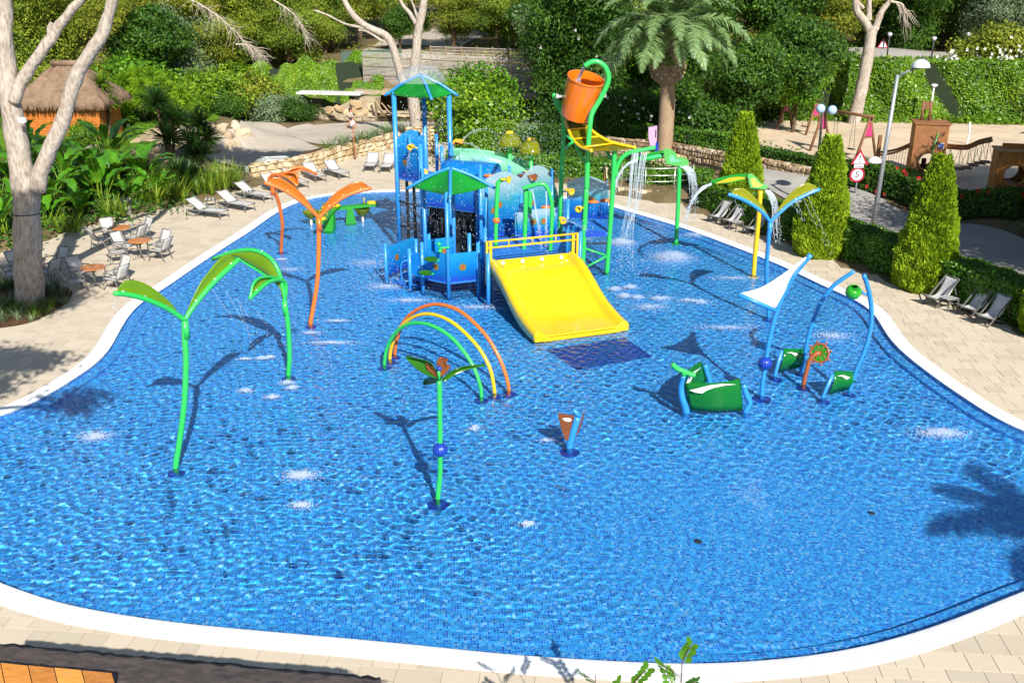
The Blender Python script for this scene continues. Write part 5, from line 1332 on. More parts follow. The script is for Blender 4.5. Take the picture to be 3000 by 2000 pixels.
stone_wall('upper brown stone terrace wall below a clipped hedge', [(*G(1690,425,.8).xy, .7), (*G(1800,437,.9).xy, .75), (*G(1965,455,1.0).xy, .9), (*G(2135,492,1.0).xy, .95)], .75, .4, (.22, .24), STONE_D, 4)
stone_wall('dark stone wall along the far side of the shaded road', [(12.7, 54.4, .25), (14.2, 52.3, .2), (15.6, 50.3, .2), (16.6, 48.9, .15)], .8, .4, (.34, .26), STONE_D, 5)
pl_c = G(1925, 566)
arc = [Vector((pl_c.x + 2.15 * math.cos(a), pl_c.y + .9 + 1.9 * math.sin(a), 0)) for a in [R(185 + 170 * k / 8) for k in range(9)]]
stone_wall('curved stone kerb of the round planter by the heart flower sprayer', [(p.x, p.y, 0) for p in arc], .34, .3, (.42, .30), STONE, 6, False, 'stone_kerb')
# railing on the planter
root = thing('pipe_railing', 'thin steel pipe railing standing in the round planter', 'railing', arc[4] + Vector((0, .5, 0)))
for z in (.75, 1.05, 1.4): MB().tube([p * .93 + Vector((pl_c.x, pl_c.y + .9, 0)) * .07 + Vector((0, 0, z)) for p in arc[1:8]], .022, 6).build('rail', M_STEEL, root, True)
for k in (1, 3, 5, 7): q = arc[k] * .93 + Vector((pl_c.x, pl_c.y + .9, 0)) * .07; MB().tube([q, q + Vector((0, 0, 1.45))], .022, 6).build('post', M_STEEL, root, True)
# ramp railing
root = thing('ramp_railing', 'brown metal railing sloping down beside the ramp', 'railing', on(-5, 66))
A, B = P(1257, 365, 66.5), P(1392, 425, 62.5)
for dz_ in (0, -.35, -.7): MB().tube([A + Vector((0, 0, dz_)), B + Vector((0, 0, dz_))], .025, 6).build('rail', M_BROWN, root, True)
for k in range(6): q = A.lerp(B, k / 5); MB().tube([q, q - Vector((0, 0, 1.2))], .025, 6).build('post', M_BROWN, root, True)
one('concrete_ramp', MB().prism([G(1272,415,.35), G(1330,418,.3), G(1345,475,0), G(1290,470,.02)], (0, 0, -.5)), paint('grey concrete', (.42, .40, .37), .9, .15), 'grey concrete ramp climbing beside the metal railing', 'ramp')
# slim post by the wall
p = G(1041, 468); root = thing('slim_post', 'slim brown metal post standing before the stone wall', 'post', p)
MB().tube([p, P(1034, 366, p.y)], .035, 8).build('shaft', M_BROWN, root, True); MB().box(P(1034, 366, p.y) + Vector((.12, 0, .05)), (.3, .12, .03), Matrix.Rotation(R(-25), 3, 'Y')).build('arm', M_BROWN, root)

# ---- rockery boulders on the left bank
r = random.Random(11)
bl = [(640,385,1.5),(668,400,1.2),(690,372,1.1),(610,372,1.2),(715,395,1.3),(655,372,1.0),(560,400,1.3),(520,420,1.5),(480,440,1.2),(450,410,1.0),(590,420,1.4),(625,445,1.2),(540,455,1.1),(470,470,1.3),(430,440,1.2),(400,420,1.0),(585,355,.9),(735,330,1.2),(720,318,1.0),(712,345,.8),(745,318,.9),(268,440,1.2),(300,455,1.2),(252,470,1.0),(205,480,1.2),(340,470,1.1),(385,480,1.2),(680,430,1.0),(120,520,1.0)]
for i, (x, y, s) in enumerate(bl):
    q = gpt(x, y); z = q.z; sc = s * r.uniform(.55, .85)
    o = inst(BOULD[i % 4], 'boulder', ROCK, (q.x, q.y, z + .0), (r.uniform(-.3, .3), r.uniform(-.3, .3), r.random() * 6), (sc * 1.25, sc, sc * .75))
    tag(o, 'pale rockery boulder set in the bank below the lawn', 'boulder', 'boulders of the rockery bank')

# ---- thatched hut
hb = Vector((-26.6, 61.2, 1.25)); root = thing('thatched_hut', 'orange timber hut with a thatched hip roof', 'hut', hb)
PLANK = paint('orange stained timber', (0.42, 0.125, 0.012), .6, .25, 6); STRAW = earthmat('heather thatch', [(.10, .06, .035), (.22, .145, .095), (.33, .24, .17)], 2.2, 1.0)
W_, D_, H_ = 4.3, 3.4, 1.9
for face, (a, b) in enumerate((((-W_/2, -D_/2), (W_/2, -D_/2)), ((W_/2, -D_/2), (W_/2, D_/2)), ((-W_/2, D_/2), (-W_/2, -D_/2)))):
    n = 13
    for k in range(n):
        A, B = hb + Vector((*a, 0)), hb + Vector((*b, 0)); z = -.3 + (H_ + .3) * k / n
        MB().bar(A + Vector((0, 0, z + .08)), B + Vector((0, 0, z + .08)), .05, (H_ + .3) / n - .012).build('plank', PLANK, root)
for x in (-W_/2, -.75, .75, W_/2): MB().box(hb + Vector((x, -D_/2 - .05, H_/2 - .1)), (.14, .1, H_ + .2)).build('stud', PLANK, root)
ov = .65; ez, az = H_ + .0, 4.0
ev = [hb + Vector((sx * (W_/2 + ov), sy * (D_/2 + ov), ez)) for sx, sy in ((-1, -1), (1, -1), (1, 1), (-1, 1))]; rg = [hb + Vector((-.75, 0, az)), hb + Vector((.75, 0, az))]
def thatch(name, quad, n1=10, n2=16):
    a, b, c, d = quad; rows = []
    rr = random.Random(hash(name) % 99)
    for i in range(n1 + 1):
        t = i / n1; rows.append([a.lerp(d, t).lerp(b.lerp(c, t), k / n2) + Vector((0, 0, .05 * math.sin(k * 1.9 + i) + rr.uniform(-.03, .03) + .12 * math.sin(math.pi * t))) for k in range(n2 + 1)])
    return MB().sheet(rows, .22).build(name, STRAW, root, True)
for nm, q in (('roof', (ev[0], ev[1], rg[1], rg[0])), ('roof', (ev[1], ev[2], rg[1], rg[1])), ('roof', (ev[3], ev[0], rg[0], rg[0])), ('roof', (ev[2], ev[3], rg[0], rg[1]))): last = thatch(nm, q)
MB().tube([rg[0] + Vector((-.2, 0, .1)), rg[1] + Vector((.2, 0, .1))], .17, 10).build('ridge', STRAW, root, True)
fr = MB(); rr = random.Random(8)
for k in range(520):
    s_ = rr.choice((0, 0, 1, 3)); a, b = ev[s_], ev[(s_ + 1) % 4]; p = a.lerp(b, rr.random()) + Vector((0, 0, .05)); d = Vector((rr.uniform(-.05, .05), rr.uniform(-.05, .05), -rr.uniform(.12, .38))); w = (b - a).normalized() * .03
    fr.add([p - w, p + w, p + d + w * .3, p + d - w * .3], [(0, 1, 2, 3)])
fr.build('straw_fringe', STRAW, root, False, 'stuff')

# ---- slatted screen fence on the bridge, underpass and walls
SLAT = paint('weathered grey slat', (0.34, 0.31, 0.275), .8, .2, 5); SLATB = paint('brown slat', (.20, .14, .09), .8, .2, 5)
f0, f1 = Vector((-12.6, 86.5, 0)), Vector((6.5, 82.0, 0))
root = thing('slatted_screen', 'long weathered grey screen of horizontal slats above the underpass', 'fence', f0.lerp(f1, .5) + Vector((0, 0, 1.3)))
d = (f1 - f0).normalized(); nrm = Vector((d.y, -d.x, 0))
for k in range(26):
    z0 = 1.15 + k * .105; MB().bar(f0 + Vector((0, 0, z0 + .35)), f1 + Vector((0, 0, z0 - .05)), .03, .062).build('slat', SLAT if k % 7 else SLATB, root)
for k in range(16):
    q = f0.lerp(f1, k / 15) - nrm * .06; MB().box(q + Vector((0, 0, 2.6)), (.08, .06, 3.0)).build('post', SLAT, root)
g0, g1 = f0 + Vector((5.5, 3.2, 0)), f1 + Vector((0, 3.0, 0))
root = thing('slatted_screen', 'second brown slatted screen with posts set back above the first', 'fence', g0.lerp(g1, .5) + Vector((0, 0, 2)))
for k in range(9): MB().bar(g0 + Vector((0, 0, 3.3 + k * .13)), g1 + Vector((0, 0, 3.2 + k * .13)), .03, .07).build('slat', SLATB if k % 2 else SLAT, root)
for k in range(11): MB().box(g0.lerp(g1, k / 10) + Vector((0, -.06, 3.6)), (.12, .06, 1.7)).build('post', SLATB, root)
BW = thing('underpass', 'stained concrete underpass below the slatted screen', 'underpass', Vector((-7, 83, -.8)))
def blk(name, pts, off, mat): return MB().prism([Vector(p) for p in pts], off).build(name, mat, BW)
blk('deck_slab', [(-13, 86, .95), (-13, 83.6, 1.0), (6.5, 79.6, .85), (6.5, 82, .85)], (0, 0, .3), CONC)
blk('side_wall', [(-16.3, 82.6, -.9), (-11.2, 81.4, -.9), (-11.0, 81.4, .95), (-12.6, 81.8, .95), (-14.6, 82.2, -.05), (-16.3, 82.6, -.1)], (.3, 1.2, 0), CONC)
blk('side_wall', [(2.2, 79.2, -.9), (6.5, 78.4, -.7), (6.5, 78.4, .85), (2.2, 79.2, .85)], (.1, .6, 0), CONC)
blk('inner_wall', [(-11.5, 86.5, -.9), (3, 83.5, -.9), (3, 83.5, .95), (-11.5, 86.5, .95)], (0, .3, 0), paint('shade-darkened concrete', (.08, .07, .06), .9, .2))  # the tunnel's shade is put into this wall's near-black colour
blk('ledge', [(-11, 82, -.3), (1.5, 79.5, -.3), (1.5, 79.5, -.15), (-11, 82, -.15)], (0, .5, 0), CONC)
blk('canopy_slab', [(-17.6, 82.6, 1.1), (-12.2, 81.2, 1.15), (-12.0, 82.6, 1.15), (-17.4, 84.2, 1.1)], (0, 0, .16), paint('white slab', (.55, .54, .52), .8, .15))
blk('edge_beam', [(3.2, 80.0, 1.3), (6.6, 79.2, 1.25), (6.6, 79.2, 1.5), (3.2, 80.0, 1.55)], (0, .1, 0), paint('blue beam', (.05, .22, .42), .5, .15))
for k in range(3): MB().tube([(-11 + k * .5, 81.2, .8 - .2 * k), (-10.2 + k * .5, 80.9, -.3), (-8.5 + k, 80.6, -.45)], .05, 6).build('pipe', STONE, BW, True)
# stone facing of the side wall
r = random.Random(21)
for k in range(26):
    x = -15.6 + 4.2 * r.random(); z = -.7 + 1.3 * r.random()
    if z > -.1 + (x + 15.6) * .25: continue
    inst(r.choice(ROCKS), 'facing_stone', STONE, Vector((x, 82.45 - (x + 16.3) * .235, z)), (0, r.random() * 3, -.2), (.75, .12, .5), BW)
stone_wall('low concrete kerb wall along the walking path', [(-18.6, 82.2, -.8), (-14.5, 81.2, -.8), (-11.0, 80.4, -.8)], .42, .5, (.8, .3), CONC, 9, False, 'kerb_wall')
one('green_mesh_fence', MB().sheet([[Vector((-15 + .9 * k, 90 - .1 * k, 1.9)) for k in range(7)], [Vector((-15 + .9 * k, 90 - .1 * k, 3.9 + .05 * k)) for k in range(7)]], .02), paint('green fence mesh', (.06, .10, .07), .8, .2), 'dark green mesh fence at the end of the slatted screen', 'fence')

# ---- playground -----------------------------------------------------------------------
WOOD = paint('dark stained wood', (0.17, 0.07, 0.028), .65, .25, 5); WOODO = paint('orange playground timber', (0.44, 0.17, 0.03), .6, .2, 5); ROPE = paint('dark rope', (.06, .04, .03), .9, .1); TURQ = paint('turquoise rope', (.05, .42, .38), .8, .1)
M_MAG = paint('magenta panel', (0.42, 0.025, 0.13), .5, .08); WOODM = paint('brown playground board', (0.25, 0.10, 0.03), .65, .2, 4)
def swing(label, A, B, h, lean=.75):
    A, B = on(A[0], A[1]), on(B[0], B[1]); root = thing('swing_set', label, 'swing set', (A + B) / 2); d = (B - A).normalized(); n = Vector((-d.y, d.x, 0)); up = Vector((0, 0, h))
    MB().tube([A + up - d * .25, B + up + d * .25], .085, 10).build('top_beam', WOOD, root, True)
    for q in (A, B):
        for s in (-1, 1): MB().tube([q + n * s * lean, q + up], .075, 10).build('leg', WOOD, root, True)
        t = .55; MB().prism([q + n * lean * (1 - t) + up * t, q - n * lean * (1 - t) + up * t, q + up * .97], d * .03).build('gusset', M_MAG, root)
        MB().bar(q + n * lean * .46 + up * .54, q - n * lean * .46 + up * .54, .06, .1).build('cross_bar', WOOD, root)
    for k in (.3, .68):
        q = A.lerp(B, k)
        st = MB().box(q + Vector((0, 0, .45)), (.45, .2, .05), math.atan2(d.y, d.x)).build('seat', M_DARK, root)
        for s in (-1, 1): MB().tube([q + d * .2 * s + Vector((0, 0, .47)), q + d * .05 * s + up], .012, 5).build('chain', ROPE, st, True)
sa, sb_ = G(2402, 440, .8), G(2535, 470, .8)
swing('dark wooden swing set with magenta gussets by the bare pine', (sa.x, sa.y), (sb_.x, sb_.y), 2.35)
s2a, s2b = G(2320, 385, .8), G(2385, 400, .8)
swing('farther dark wooden swing set under the leafy tree', (s2a.x - .5, s2a.y), (s2b.x, s2b.y + .2), 2.2)
def ptower(label, px, w, h, rot, mat, hole_z, post_h=0):
    c = G(*px, .8); c.z = hz(c.x, c.y); root = thing('play_hut', label, 'play tower', c); M3 = Matrix.Rotation(rot, 3, 'Z')
    def T(x, y, z): return c + M3 @ Vector((x, y, z))
    # front board with a round hole: quads between outline and ring
    hr, n = .42, 32
    def fr(y, name, m_):
        ring = [(hr * math.cos(2 * math.pi * k / n), hole_z + hr * math.sin(2 * math.pi * k / n)) for k in range(n)]; outl = []
        for x, z in ring:
            dx, dz_ = x, z - hole_z; t = min((w / 2) / max(abs(dx), 1e-6), ((h - hole_z) if dz_ > 0 else hole_z) / max(abs(dz_), 1e-6)); outl.append((dx * t, hole_z + dz_ * t))
        v = [T(x, y, z) for x, z in ring] + [T(x, y, z) for x, z in outl] + [T(x, y + .06, z) for x, z in ring] + [T(x, y + .06, z) for x, z in outl]; f = []
        for k in range(n):
            j = (k + 1) % n; f += [(k, j, n + j, n + k), (2 * n + k, 3 * n + k, 3 * n + j, 2 * n + j), (k, 2 * n + k, 2 * n + j, j), (n + k, n + j, 3 * n + j, 3 * n + k)]
        o = MB().add(v, f).build(name, m_, root)
        MB().tube([T(x * 1.08, y - .03, hole_z + (z - hole_z) * 1.08) for x, z in ring], .05, 6, closed=True).build('hole_rim', m_, o, True)
    fr(-w / 2, 'front_board', mat); fr(w / 2, 'back_board', mat)
    for s in (-1, 1):
        for k in range(4): MB().box(T(s * w / 2, -w / 2 + w * (k + .5) / 4, h / 2), (.05, w / 4 - .015, h), M3).build('side_board', WOODO, root)
    MB().box(T(0, 0, h + .03), (w + .2, w + .1, .06), M3).build('roof_board', mat, root)
    MB().box(T(0, 0, hole_z - .5), (w, w, .08), M3).build('floor_board', mat, root)
    return root, T
pt1, T1 = ptower('tall brown play tower with a round hole and blue sign', (2705, 515), 1.5, 2.75, R(-14), WOODM, .95)
for s in (-.18, .18): MB().tube([T1(s - .25, .3, 2.7), T1(s - .25, .3, 3.75)], .07, 8).build('mast_post', WOOD, pt1, True)
MB().box(T1(-.25, .3, 3.55), (.5, .08, .35), Matrix.Rotation(R(-14), 3, 'Z')).build('mast_board', WOOD, pt1)
M_SIGNB = paint('blue sign', (.01, .06, .45), .4, .05)
sg = MB().prism([T1(.36 + a, -.79, 1.62 + b) for a, b in ((0, 0), (.26, 0), (.26, .26), (0, .26))], Vector((0, -.015, 0))).build('sign_plate', M_WHITE, pt1)
sg2 = MB().prism([T1(.38 + a, -.81, 1.64 + b) for a, b in ((0, 0), (.22, 0), (.22, .22), (0, .22))], Vector((0, -.01, 0))).build('sign_face', M_SIGNB, sg)
for (a0_, b0_), (a1_, b1_), w_ in (((.46, 1.68), (.46, 1.76), .03), ((.46, 1.76), (.50, 1.80), .025), ((.54, 1.70), (.54, 1.80), .02), ((.42, 1.74), (.46, 1.75), .02)):
    MB().bar(T1(a0_, -.825, b0_), T1(a1_, -.825, b1_), .008, w_).build('pictogram', M_WHITE, sg)
MB().box(T1(0, .5, .4), (.18, .18, 1.0)).build('inner_post', WOOD, pt1)
MB().tube([T1(.05, -.85, .0), T1(.12, -.82, 1.4), T1(.28, -.85, 2.4)], .022, 6).build('green_rope', M_GREEN, pt1, True)
for a_, b_ in (((.02, 2.25), (.4, 1.85)), ((.1, 1.9), (.5, 2.4))): MB().bar(T1(a_[0], -.79, a_[1]), T1(b_[0], -.79, b_[1]), .03, .12).build('mark', WOOD, pt1)
pt2, T2_ = ptower('orange play tower with plank ramp and turquoise rope', (2945, 600), 1.45, 2.5, R(-16), WOODO, 1.55)
for k in range(8): MB().bar(T2_(-.48, -.85 - .12 * k, 1.05 - .135 * k), T2_(.48, -.85 - .12 * k, 1.05 - .135 * k), .13, .05, (0, -.7, .7)).build('ramp_plank', WOOD, pt2)
rp = [T2_(.1 - .05 * k, -.95 - .12 * k, 1.15 - .135 * k) for k in range(8)]; ro = MB().tube(rp, .02, 6).build('climbing_rope', TURQ, pt2, True)
for k in (2, 4, 6): MB().ball(rp[k], .055, 8, 5).build('knot', paint('red knot', (.45, .03, .04), .5), ro, True)
MB().prism([T2_(-.45, .3, 2.5), T2_(.9, .3, 2.5), T2_(.9, .3, 2.75), T2_(-.45, .3, 2.75)], (0, .06, 0)).build('crest_board', WOODO, pt2)
# swaying plank bridges
def bridge(label, pts, planks, drop):
    pts = [Vector(p) for p in pts]; root = thing('rope_bridge', label, 'rope bridge', Vector((pts[0].x, pts[0].y, .8)))
    c = spl(pts, 24); MB().tube(c, .075, 8).build('beam', WOODM, root, True); c2 = [p + Vector((.35, .8, 0)) for p in c]; MB().tube(c2, .06, 8).build('beam', WOODM, root, True)
    for k in range(planks):
        i = int((k + .5) / planks * (len(c) - 1)); q = (c[i] + c2[i]) / 2 - Vector((0, 0, drop))
        pk = MB().box(q, (.42, .7, .045), R(-16)).build('plank', WOOD, root)
        for s in (-1, 1): MB().tube([c[i], q + Vector((.18 * s, -.3, 0))], .011, 5).build('rope', ROPE if k % 2 else TURQ, pk, True); MB().tube([c2[i], q + Vector((.18 * s, .3, 0))], .011, 5).build('rope', TURQ, pk, True)
bridge('wavy beam bridge with hanging planks between the two play towers', [P(2775, 432, 49.5), P(2830, 435, 48.5), P(2870, 420, 47.6), P(2905, 412, 46.5)], 6, 1.05)
r_a, r_b = P(2572, 455, 52.3), P(2676, 424, 50.2)
root = thing('rope_bridge', 'rope net bridge rising to the tall brown play tower', 'rope bridge', Vector((r_a.x, r_a.y, .8)))
c = spl([r_a, r_a.lerp(r_b, .5) - Vector((0, 0, .12)), r_b], 14); MB().tube(c, .06, 8).build('beam', WOODM, root, True); MB().tube([p + Vector((.4, .9, 0)) for p in c], .06, 8).build('beam', WOODM, root, True)
for k in range(0, len(c)): MB().tube([c[k], c[k] + Vector((.05, .25, -1.05 - .1 * math.sin(k)))], .011, 5).build('rope', ROPE, root, True)
MB().tube([p + Vector((.05, .25, -1.1)) for p in c], .018, 5).build('foot_rope', ROPE, root, True)
MB().box(Vector((r_a.x, r_a.y, 1.5)), (.16, .16, 1.9)).build('end_post', WOOD, root)
q = G(2832, 425, .8); one('white_post', MB().tube(spl([q, q + Vector((.05, 0, .7)), q + Vector((-.02, 0, 1.25))], 8), .05, 8).ball(q + Vector((-.02, 0, 1.27)), .07, 8, 5), M_WHITE, 'thin white water post standing alone on the sand', 'post')

# ---- lamps and signs --------------------------------------------------------------------
M_LAMP = paint('galvanised lamp post', (0.34, 0.36, 0.39), .4, .1, metal=.4); M_LHEAD = paint('lamp hood', (.55, .57, .60), .35, .05)
b = G(2556, 668); root = thing('street_lamp', 'tall grey street lamp with a dome head and a lower white dome', 'street lamp', b)
top = P(2630, 220, b.y - .3)
MB().tube([b + Vector((0, 0, -.1)), b.lerp(top, .5), top], [.11, .09, .07], 12).build('pole', M_LAMP, root, True)
hd = P(2697, 196, b.y - .5); MB().tube([top - Vector((0, 0, .06)), hd + Vector((-.1, 0, .0))], .05, 8).build('arm', M_LAMP, root, True)
MB().lathe([(.02, .30), (.15, .28), (.30, .18), (.37, .04), (.38, -.02), (.35, -.03), (0, -.04)], hd, 20).build('lamp_head', M_LHEAD, root, 'auto')
h2 = P(2562, 474, b.y - .2); MB().tube([h2 + Vector((.1, 0, .05)), P(2588, 470, b.y - .2)], .035, 8).build('lower_arm', M_LAMP, root, True)
MB().lathe([(.02, .22), (.12, .2), (.24, .12), (.29, .0), (.28, -.03), (0, -.04)], h2, 18).build('lower_head', M_WHITE, root, 'auto')
b = G(2395, 490, .5); b.z = hz(b.x, b.y); root = thing('globe_lamp', 'dark lamp post with two white globes in the playground', 'street lamp', b)
DARKM = paint('dark green lamp metal', (.02, .03, .03), .5, .1)
gt = P(2412, 300, b.y); MB().tube([b, b.lerp(gt, .55), gt], [.09, .06, .05], 10).build('pole', DARKM, root, True); MB().tube([b + Vector((.25, 0, 0)), b + Vector((.22, 0, 1.2)), b.lerp(gt, .42)], .04, 8).build('brace', DARKM, root, True)
MB().box(b + Vector((.1, 0, .3)), (.5, .3, .6)).build('cabinet', DARKM, root)
for px in ((2404, 319), (2438, 323)):
    gp = P(*px, b.y - .05); MB().tube([P(2413, 330, b.y), gp - Vector((0, 0, .1))], .03, 6).build('arm', DARKM, root, True); MB().ball(gp, .25, 16, 10).build('globe', paint('blue white globe', (.35, .5, .72), .3, .05), root, True)
# traffic signs
def text_mesh(txt, size, mat, M4, parent, depth=.003):
    cu = bpy.data.curves.new('lettering', 'FONT'); cu.body = txt; cu.size = size; cu.align_x = 'CENTER'; cu.align_y = 'CENTER'; cu.extrude = depth
    o = bpy.data.objects.new('lettering', cu); COL.objects.link(o); dg = bpy.context.evaluated_depsgraph_get(); me = bpy.data.meshes.new_from_object(o.evaluated_get(dg))
    bpy.data.objects.remove(o); me.transform(M4); me.materials.clear(); me.materials.append(mat)
    o = bpy.data.objects.new('lettering', me); COL.objects.link(o); o.parent = parent; off = ORIG[parent.name]; me.transform(Matrix.Translation(-off)); return o
M_RED = paint('sign red', (.34, .006, .03), .4, .05); M_SFACE = paint('sign white', (.60, .63, .66), .4, .05); M_BLACK = paint('sign black', (.01, .01, .012), .5, .05)
b = G(2502, 592); b.z = 0; root = thing('traffic_sign', 'traffic sign post with warning triangle and round 5 limit', 'traffic sign', b)
MB().tube([b, P(2523, 440, b.y)], .045, 8).build('post', M_BLUE if False else M_LAMP, root, True)
def faceM(c, rz=0.0): return Matrix.Translation(c) @ Matrix.Rotation(rz, 4, 'Z') @ Matrix.Rotation(math.pi / 2, 4, 'X')
c = P(2519, 466, b.y - .08); s_ = .42
def trip(c, s, y): return [c + Vector((-s, y, -s * .62)), c + Vector((s, y, -s * .62)), c + Vector((0, y, s * 1.1))]
tr_ = MB().prism(trip(c, s_, 0), (0, .02, 0)).build('warning_plate', M_RED, root); MB().prism(trip(c + Vector((0, 0, -.02)), s_ * .70, -.008), (0, .006, 0)).build('warning_face', M_SFACE, tr_); text_mesh('!', .5, M_BLACK, faceM(c + Vector((0, -.014, .0))), tr_)
c = P(2516, 486, b.y - .08); pl_ = MB().box(c, (.48, .02, .22)).build('plate', M_BLACK, root); MB().box(c + Vector((0, -.012, 0)), (.45, .01, .19)).build('plate_face', M_SFACE, pl_); text_mesh('Zona', .09, M_BLACK, faceM(c + Vector((0, -.022, .045))), pl_); text_mesh('Inundable', .08, M_BLACK, faceM(c + Vector((0, -.022, -.045))), pl_)
c = P(2511, 512, b.y - .08); Mr = Matrix.Rotation(math.pi / 2, 3, 'X')
rd = MB().lathe([(0, .012), (.36, .012), (.36, -.012), (0, -.012)], c, 32, Mr).build('limit_plate', M_RED, root, 'auto'); MB().lathe([(0, .004), (.27, .004), (.27, -.004), (0, -.004)], c + Vector((0, -.018, 0)), 32, Mr).build('limit_face', M_SFACE, rd, 'auto'); text_mesh('5', .42, M_BLACK, faceM(c + Vector((0, -.026, 0))), rd)
b = Vector((28.5, 74, hz(28.5, 74))); c = P(2587, 131, 74); root = thing('traffic_sign', 'small distant warning triangle on the upper road', 'traffic sign', Vector((c.x, 74, hz(c.x, 74))))
MB().tube([Vector((c.x, 74, hz(c.x, 74))), c + Vector((0, .05, 0))], .04, 6).build('post', M_LAMP, root, True); t_ = MB().prism(trip(c, .42, 0), (0, .02, 0)).build('warning_plate', M_RED, root); MB().prism(trip(c, .29, -.01), (0, .006, 0)).build('warning_face', M_SFACE, t_); text_mesh('!', .4, M_BLACK, faceM(c + Vector((0, -.014, .0))), t_)
for i, (px, Y, lab) in enumerate((((2607, 100), 73.5, 'beside the distant warning triangle'), ((2737, 112), 72.5, 'where the upper road meets a driveway'), ((2838, 100), 72, 'among pale shrubs above the vine wall'), ((2993, 120), 71.5, 'at the far end of the vine wall'), ((1248, 0), 110, 'hidden high among the pines'))[:4]):
    t_ = P(*px, Y); g_ = Vector((t_.x, Y, hz(t_.x, Y))); root = thing('path_lamp', 'slim dark path lamp ' + lab, 'street lamp', g_, 'path lamps'); MB().tube([g_, t_], .05, 6).build('post', DARKM, root, True); MB().lathe([(.0, .1), (.16, .06), (.18, 0), (.1, -.2), (0, -.2)], t_, 10).build('lantern', M_LHEAD, root, True)
t_ = P(1011, 60, 104); g_ = Vector((t_.x, 104, hz(t_.x, 104))); root = thing('path_lamp', 'grey lamp post beside the gravel track uphill', 'street lamp', g_, 'path lamps'); MB().tube([g_, g_ + Vector((0, 0, .6)), t_], [.14, .07, .05], 8).build('post', M_LAMP, root, True); MB().box(t_ + Vector((.15, 0, 0)), (.5, .2, .1)).build('lantern', M_LAMP, root)
t_ = P(2737, 250, 67.4); g_ = Vector((t_.x, 67.4, hz(t_.x, 67.4))); root = thing('path_lamp', 'pale lamp half swallowed by the vine wall', 'street lamp', g_, 'path lamps'); MB().tube([g_, t_], .06, 8).build('post', M_SFACE, root, True); MB().lathe([(.0, .1), (.2, .06), (.24, 0), (.1, -.15), (0, -.15)], t_, 12).build('lantern', M_LHEAD, root, True)
# pink bag on the palm
bp = P(1914, 400, 53.2); root = thing('life_ring_box', 'pink and violet box with blue base strapped to the palm trunk', 'box', bp - Vector((0, 0, .7)))
MB().prism([bp + Vector(q) for q in ((-.28, 0, .45), (.18, 0, .55), (.2, 0, -.2), (.1, 0, -.6), (-.12, 0, -.5), (-.25, 0, -.1))], (0, .25, 0)).build('shell', paint('pink plastic', (.50, .30, .46), .4, .1), root)
MB().box(bp + Vector((.22, .1, -.6)), (.16, .2, .5)).build('base', M_NAVY, root)
MB().box(bp + Vector((.12, -.02, .15)), (.05, .02, .4)).build('strap', M_DARK, root)
b = G(2098, 372, .8); root = thing('park_bench', 'slatted bench in the shade under the playground tree', 'bench', Vector((b.x, b.y, .8)))
for k in range(4): MB().bar(Vector((b.x - .6, b.y + .08 * k, 1.25 + .02 * k)), Vector((b.x + .6, b.y + .08 * k - .1, 1.25 + .02 * k)), .06, .03).build('slat', WOOD, root)
for s in (-.5, .5): MB().box(Vector((b.x + s, b.y + .1, 1.0)), (.06, .4, .45)).build('leg', DARKM, root)

# ---- white car behind the wall
cb = Vector((-13.5, 57.4, -1.15)); root = thing('parked_car', 'white hatchback parked behind the stone wall, mostly hidden', 'car', cb); ca_ = R(14); Mc = Matrix.Rotation(ca_, 3, 'Z')
def CT(x, y, z): return cb + Mc @ Vector((x, y, z))
M_CAR = paint('white car paint', (.70, .71, .72), .25, .03, coat=.8); M_GLASS = paint('car glass', (.02, .03, .04), .08, .05)
prof_c = [(-2.0, .35), (-2.02, .75), (-1.9, .95), (-1.55, 1.02), (-1.2, 1.38), (-.6, 1.5), (.5, 1.48), (1.1, 1.2), (1.3, 1.0), (1.95, .85), (2.05, .6), (2.0, .32)]
rows = []
for y, sx in ((-.86, .0), (-.84, 1), (-.62, 1), (0, 1), (.62, 1), (.84, 1), (.86, .0)):
    rows.append([CT(x, y * (1 if z < 1.0 else .82), z if sx else .35) for x, z in prof_c])
MB().sheet(rows[1:-1], -.02).build('body', M_CAR, root, 'auto')
for s in (-1, 1):
    MB().prism([CT(x, s * .86, z) for x, z in ((-2.0, .35), (2.0, .32), (2.04, .6), (1.95, .85), (1.3, 1.0), (-1.9, .95), (-2.02, .75))], Mc @ Vector((0, -s * .03, 0))).build('door_panel', M_CAR, root)
    MB().prism([CT(x, s * .735, z) for x, z in ((-1.45, 1.02), (-1.1, 1.36), (-.55, 1.44), (.45, 1.42), (1.0, 1.15), (1.15, 1.02))], Mc @ Vector((0, s * .02, 0))).build('side_window', M_GLASS, root)
    for x in (-1.25, 1.25):
        wh = MB().lathe([(.32, -.1), (.33, 0), (.32, .1), (.2, .1), (.2, -.1)], CT(x, s * .8, .32), 18, Mc @ Matrix.Rotation(math.pi / 2, 3, 'X')).build('wheel', M_DARK, root, True); MB().lathe([(0, .06), (.2, .05), (.2, -.05), (0, -.06)], CT(x, s * .82, .32), 14, Mc @ Matrix.Rotation(math.pi / 2, 3, 'X')).build('rim', M_STEEL, wh, True)
    MB().bar(CT(-1.0, s * .55, 1.52), CT(.4, s * .55, 1.52), .03, .03).build('roof_rail', M_STEEL, root)
MB().prism([CT(.56, -.6, 1.47), CT(.56, .6, 1.47), CT(1.12, .66, 1.19), CT(1.12, -.66, 1.19)], (0, 0, .015)).build('windscreen', M_GLASS, root)
MB().prism([CT(-1.22, -.6, 1.38), CT(-1.22, .6, 1.38), CT(-1.53, .66, 1.05), CT(-1.53, -.66, 1.05)], (-.02, 0, .01)).build('rear_window', M_GLASS, root)
MB().tube([CT(-.55, 0, 1.5), CT(-.75, 0, 1.62)], .03, 6).build('antenna', M_CAR, root)

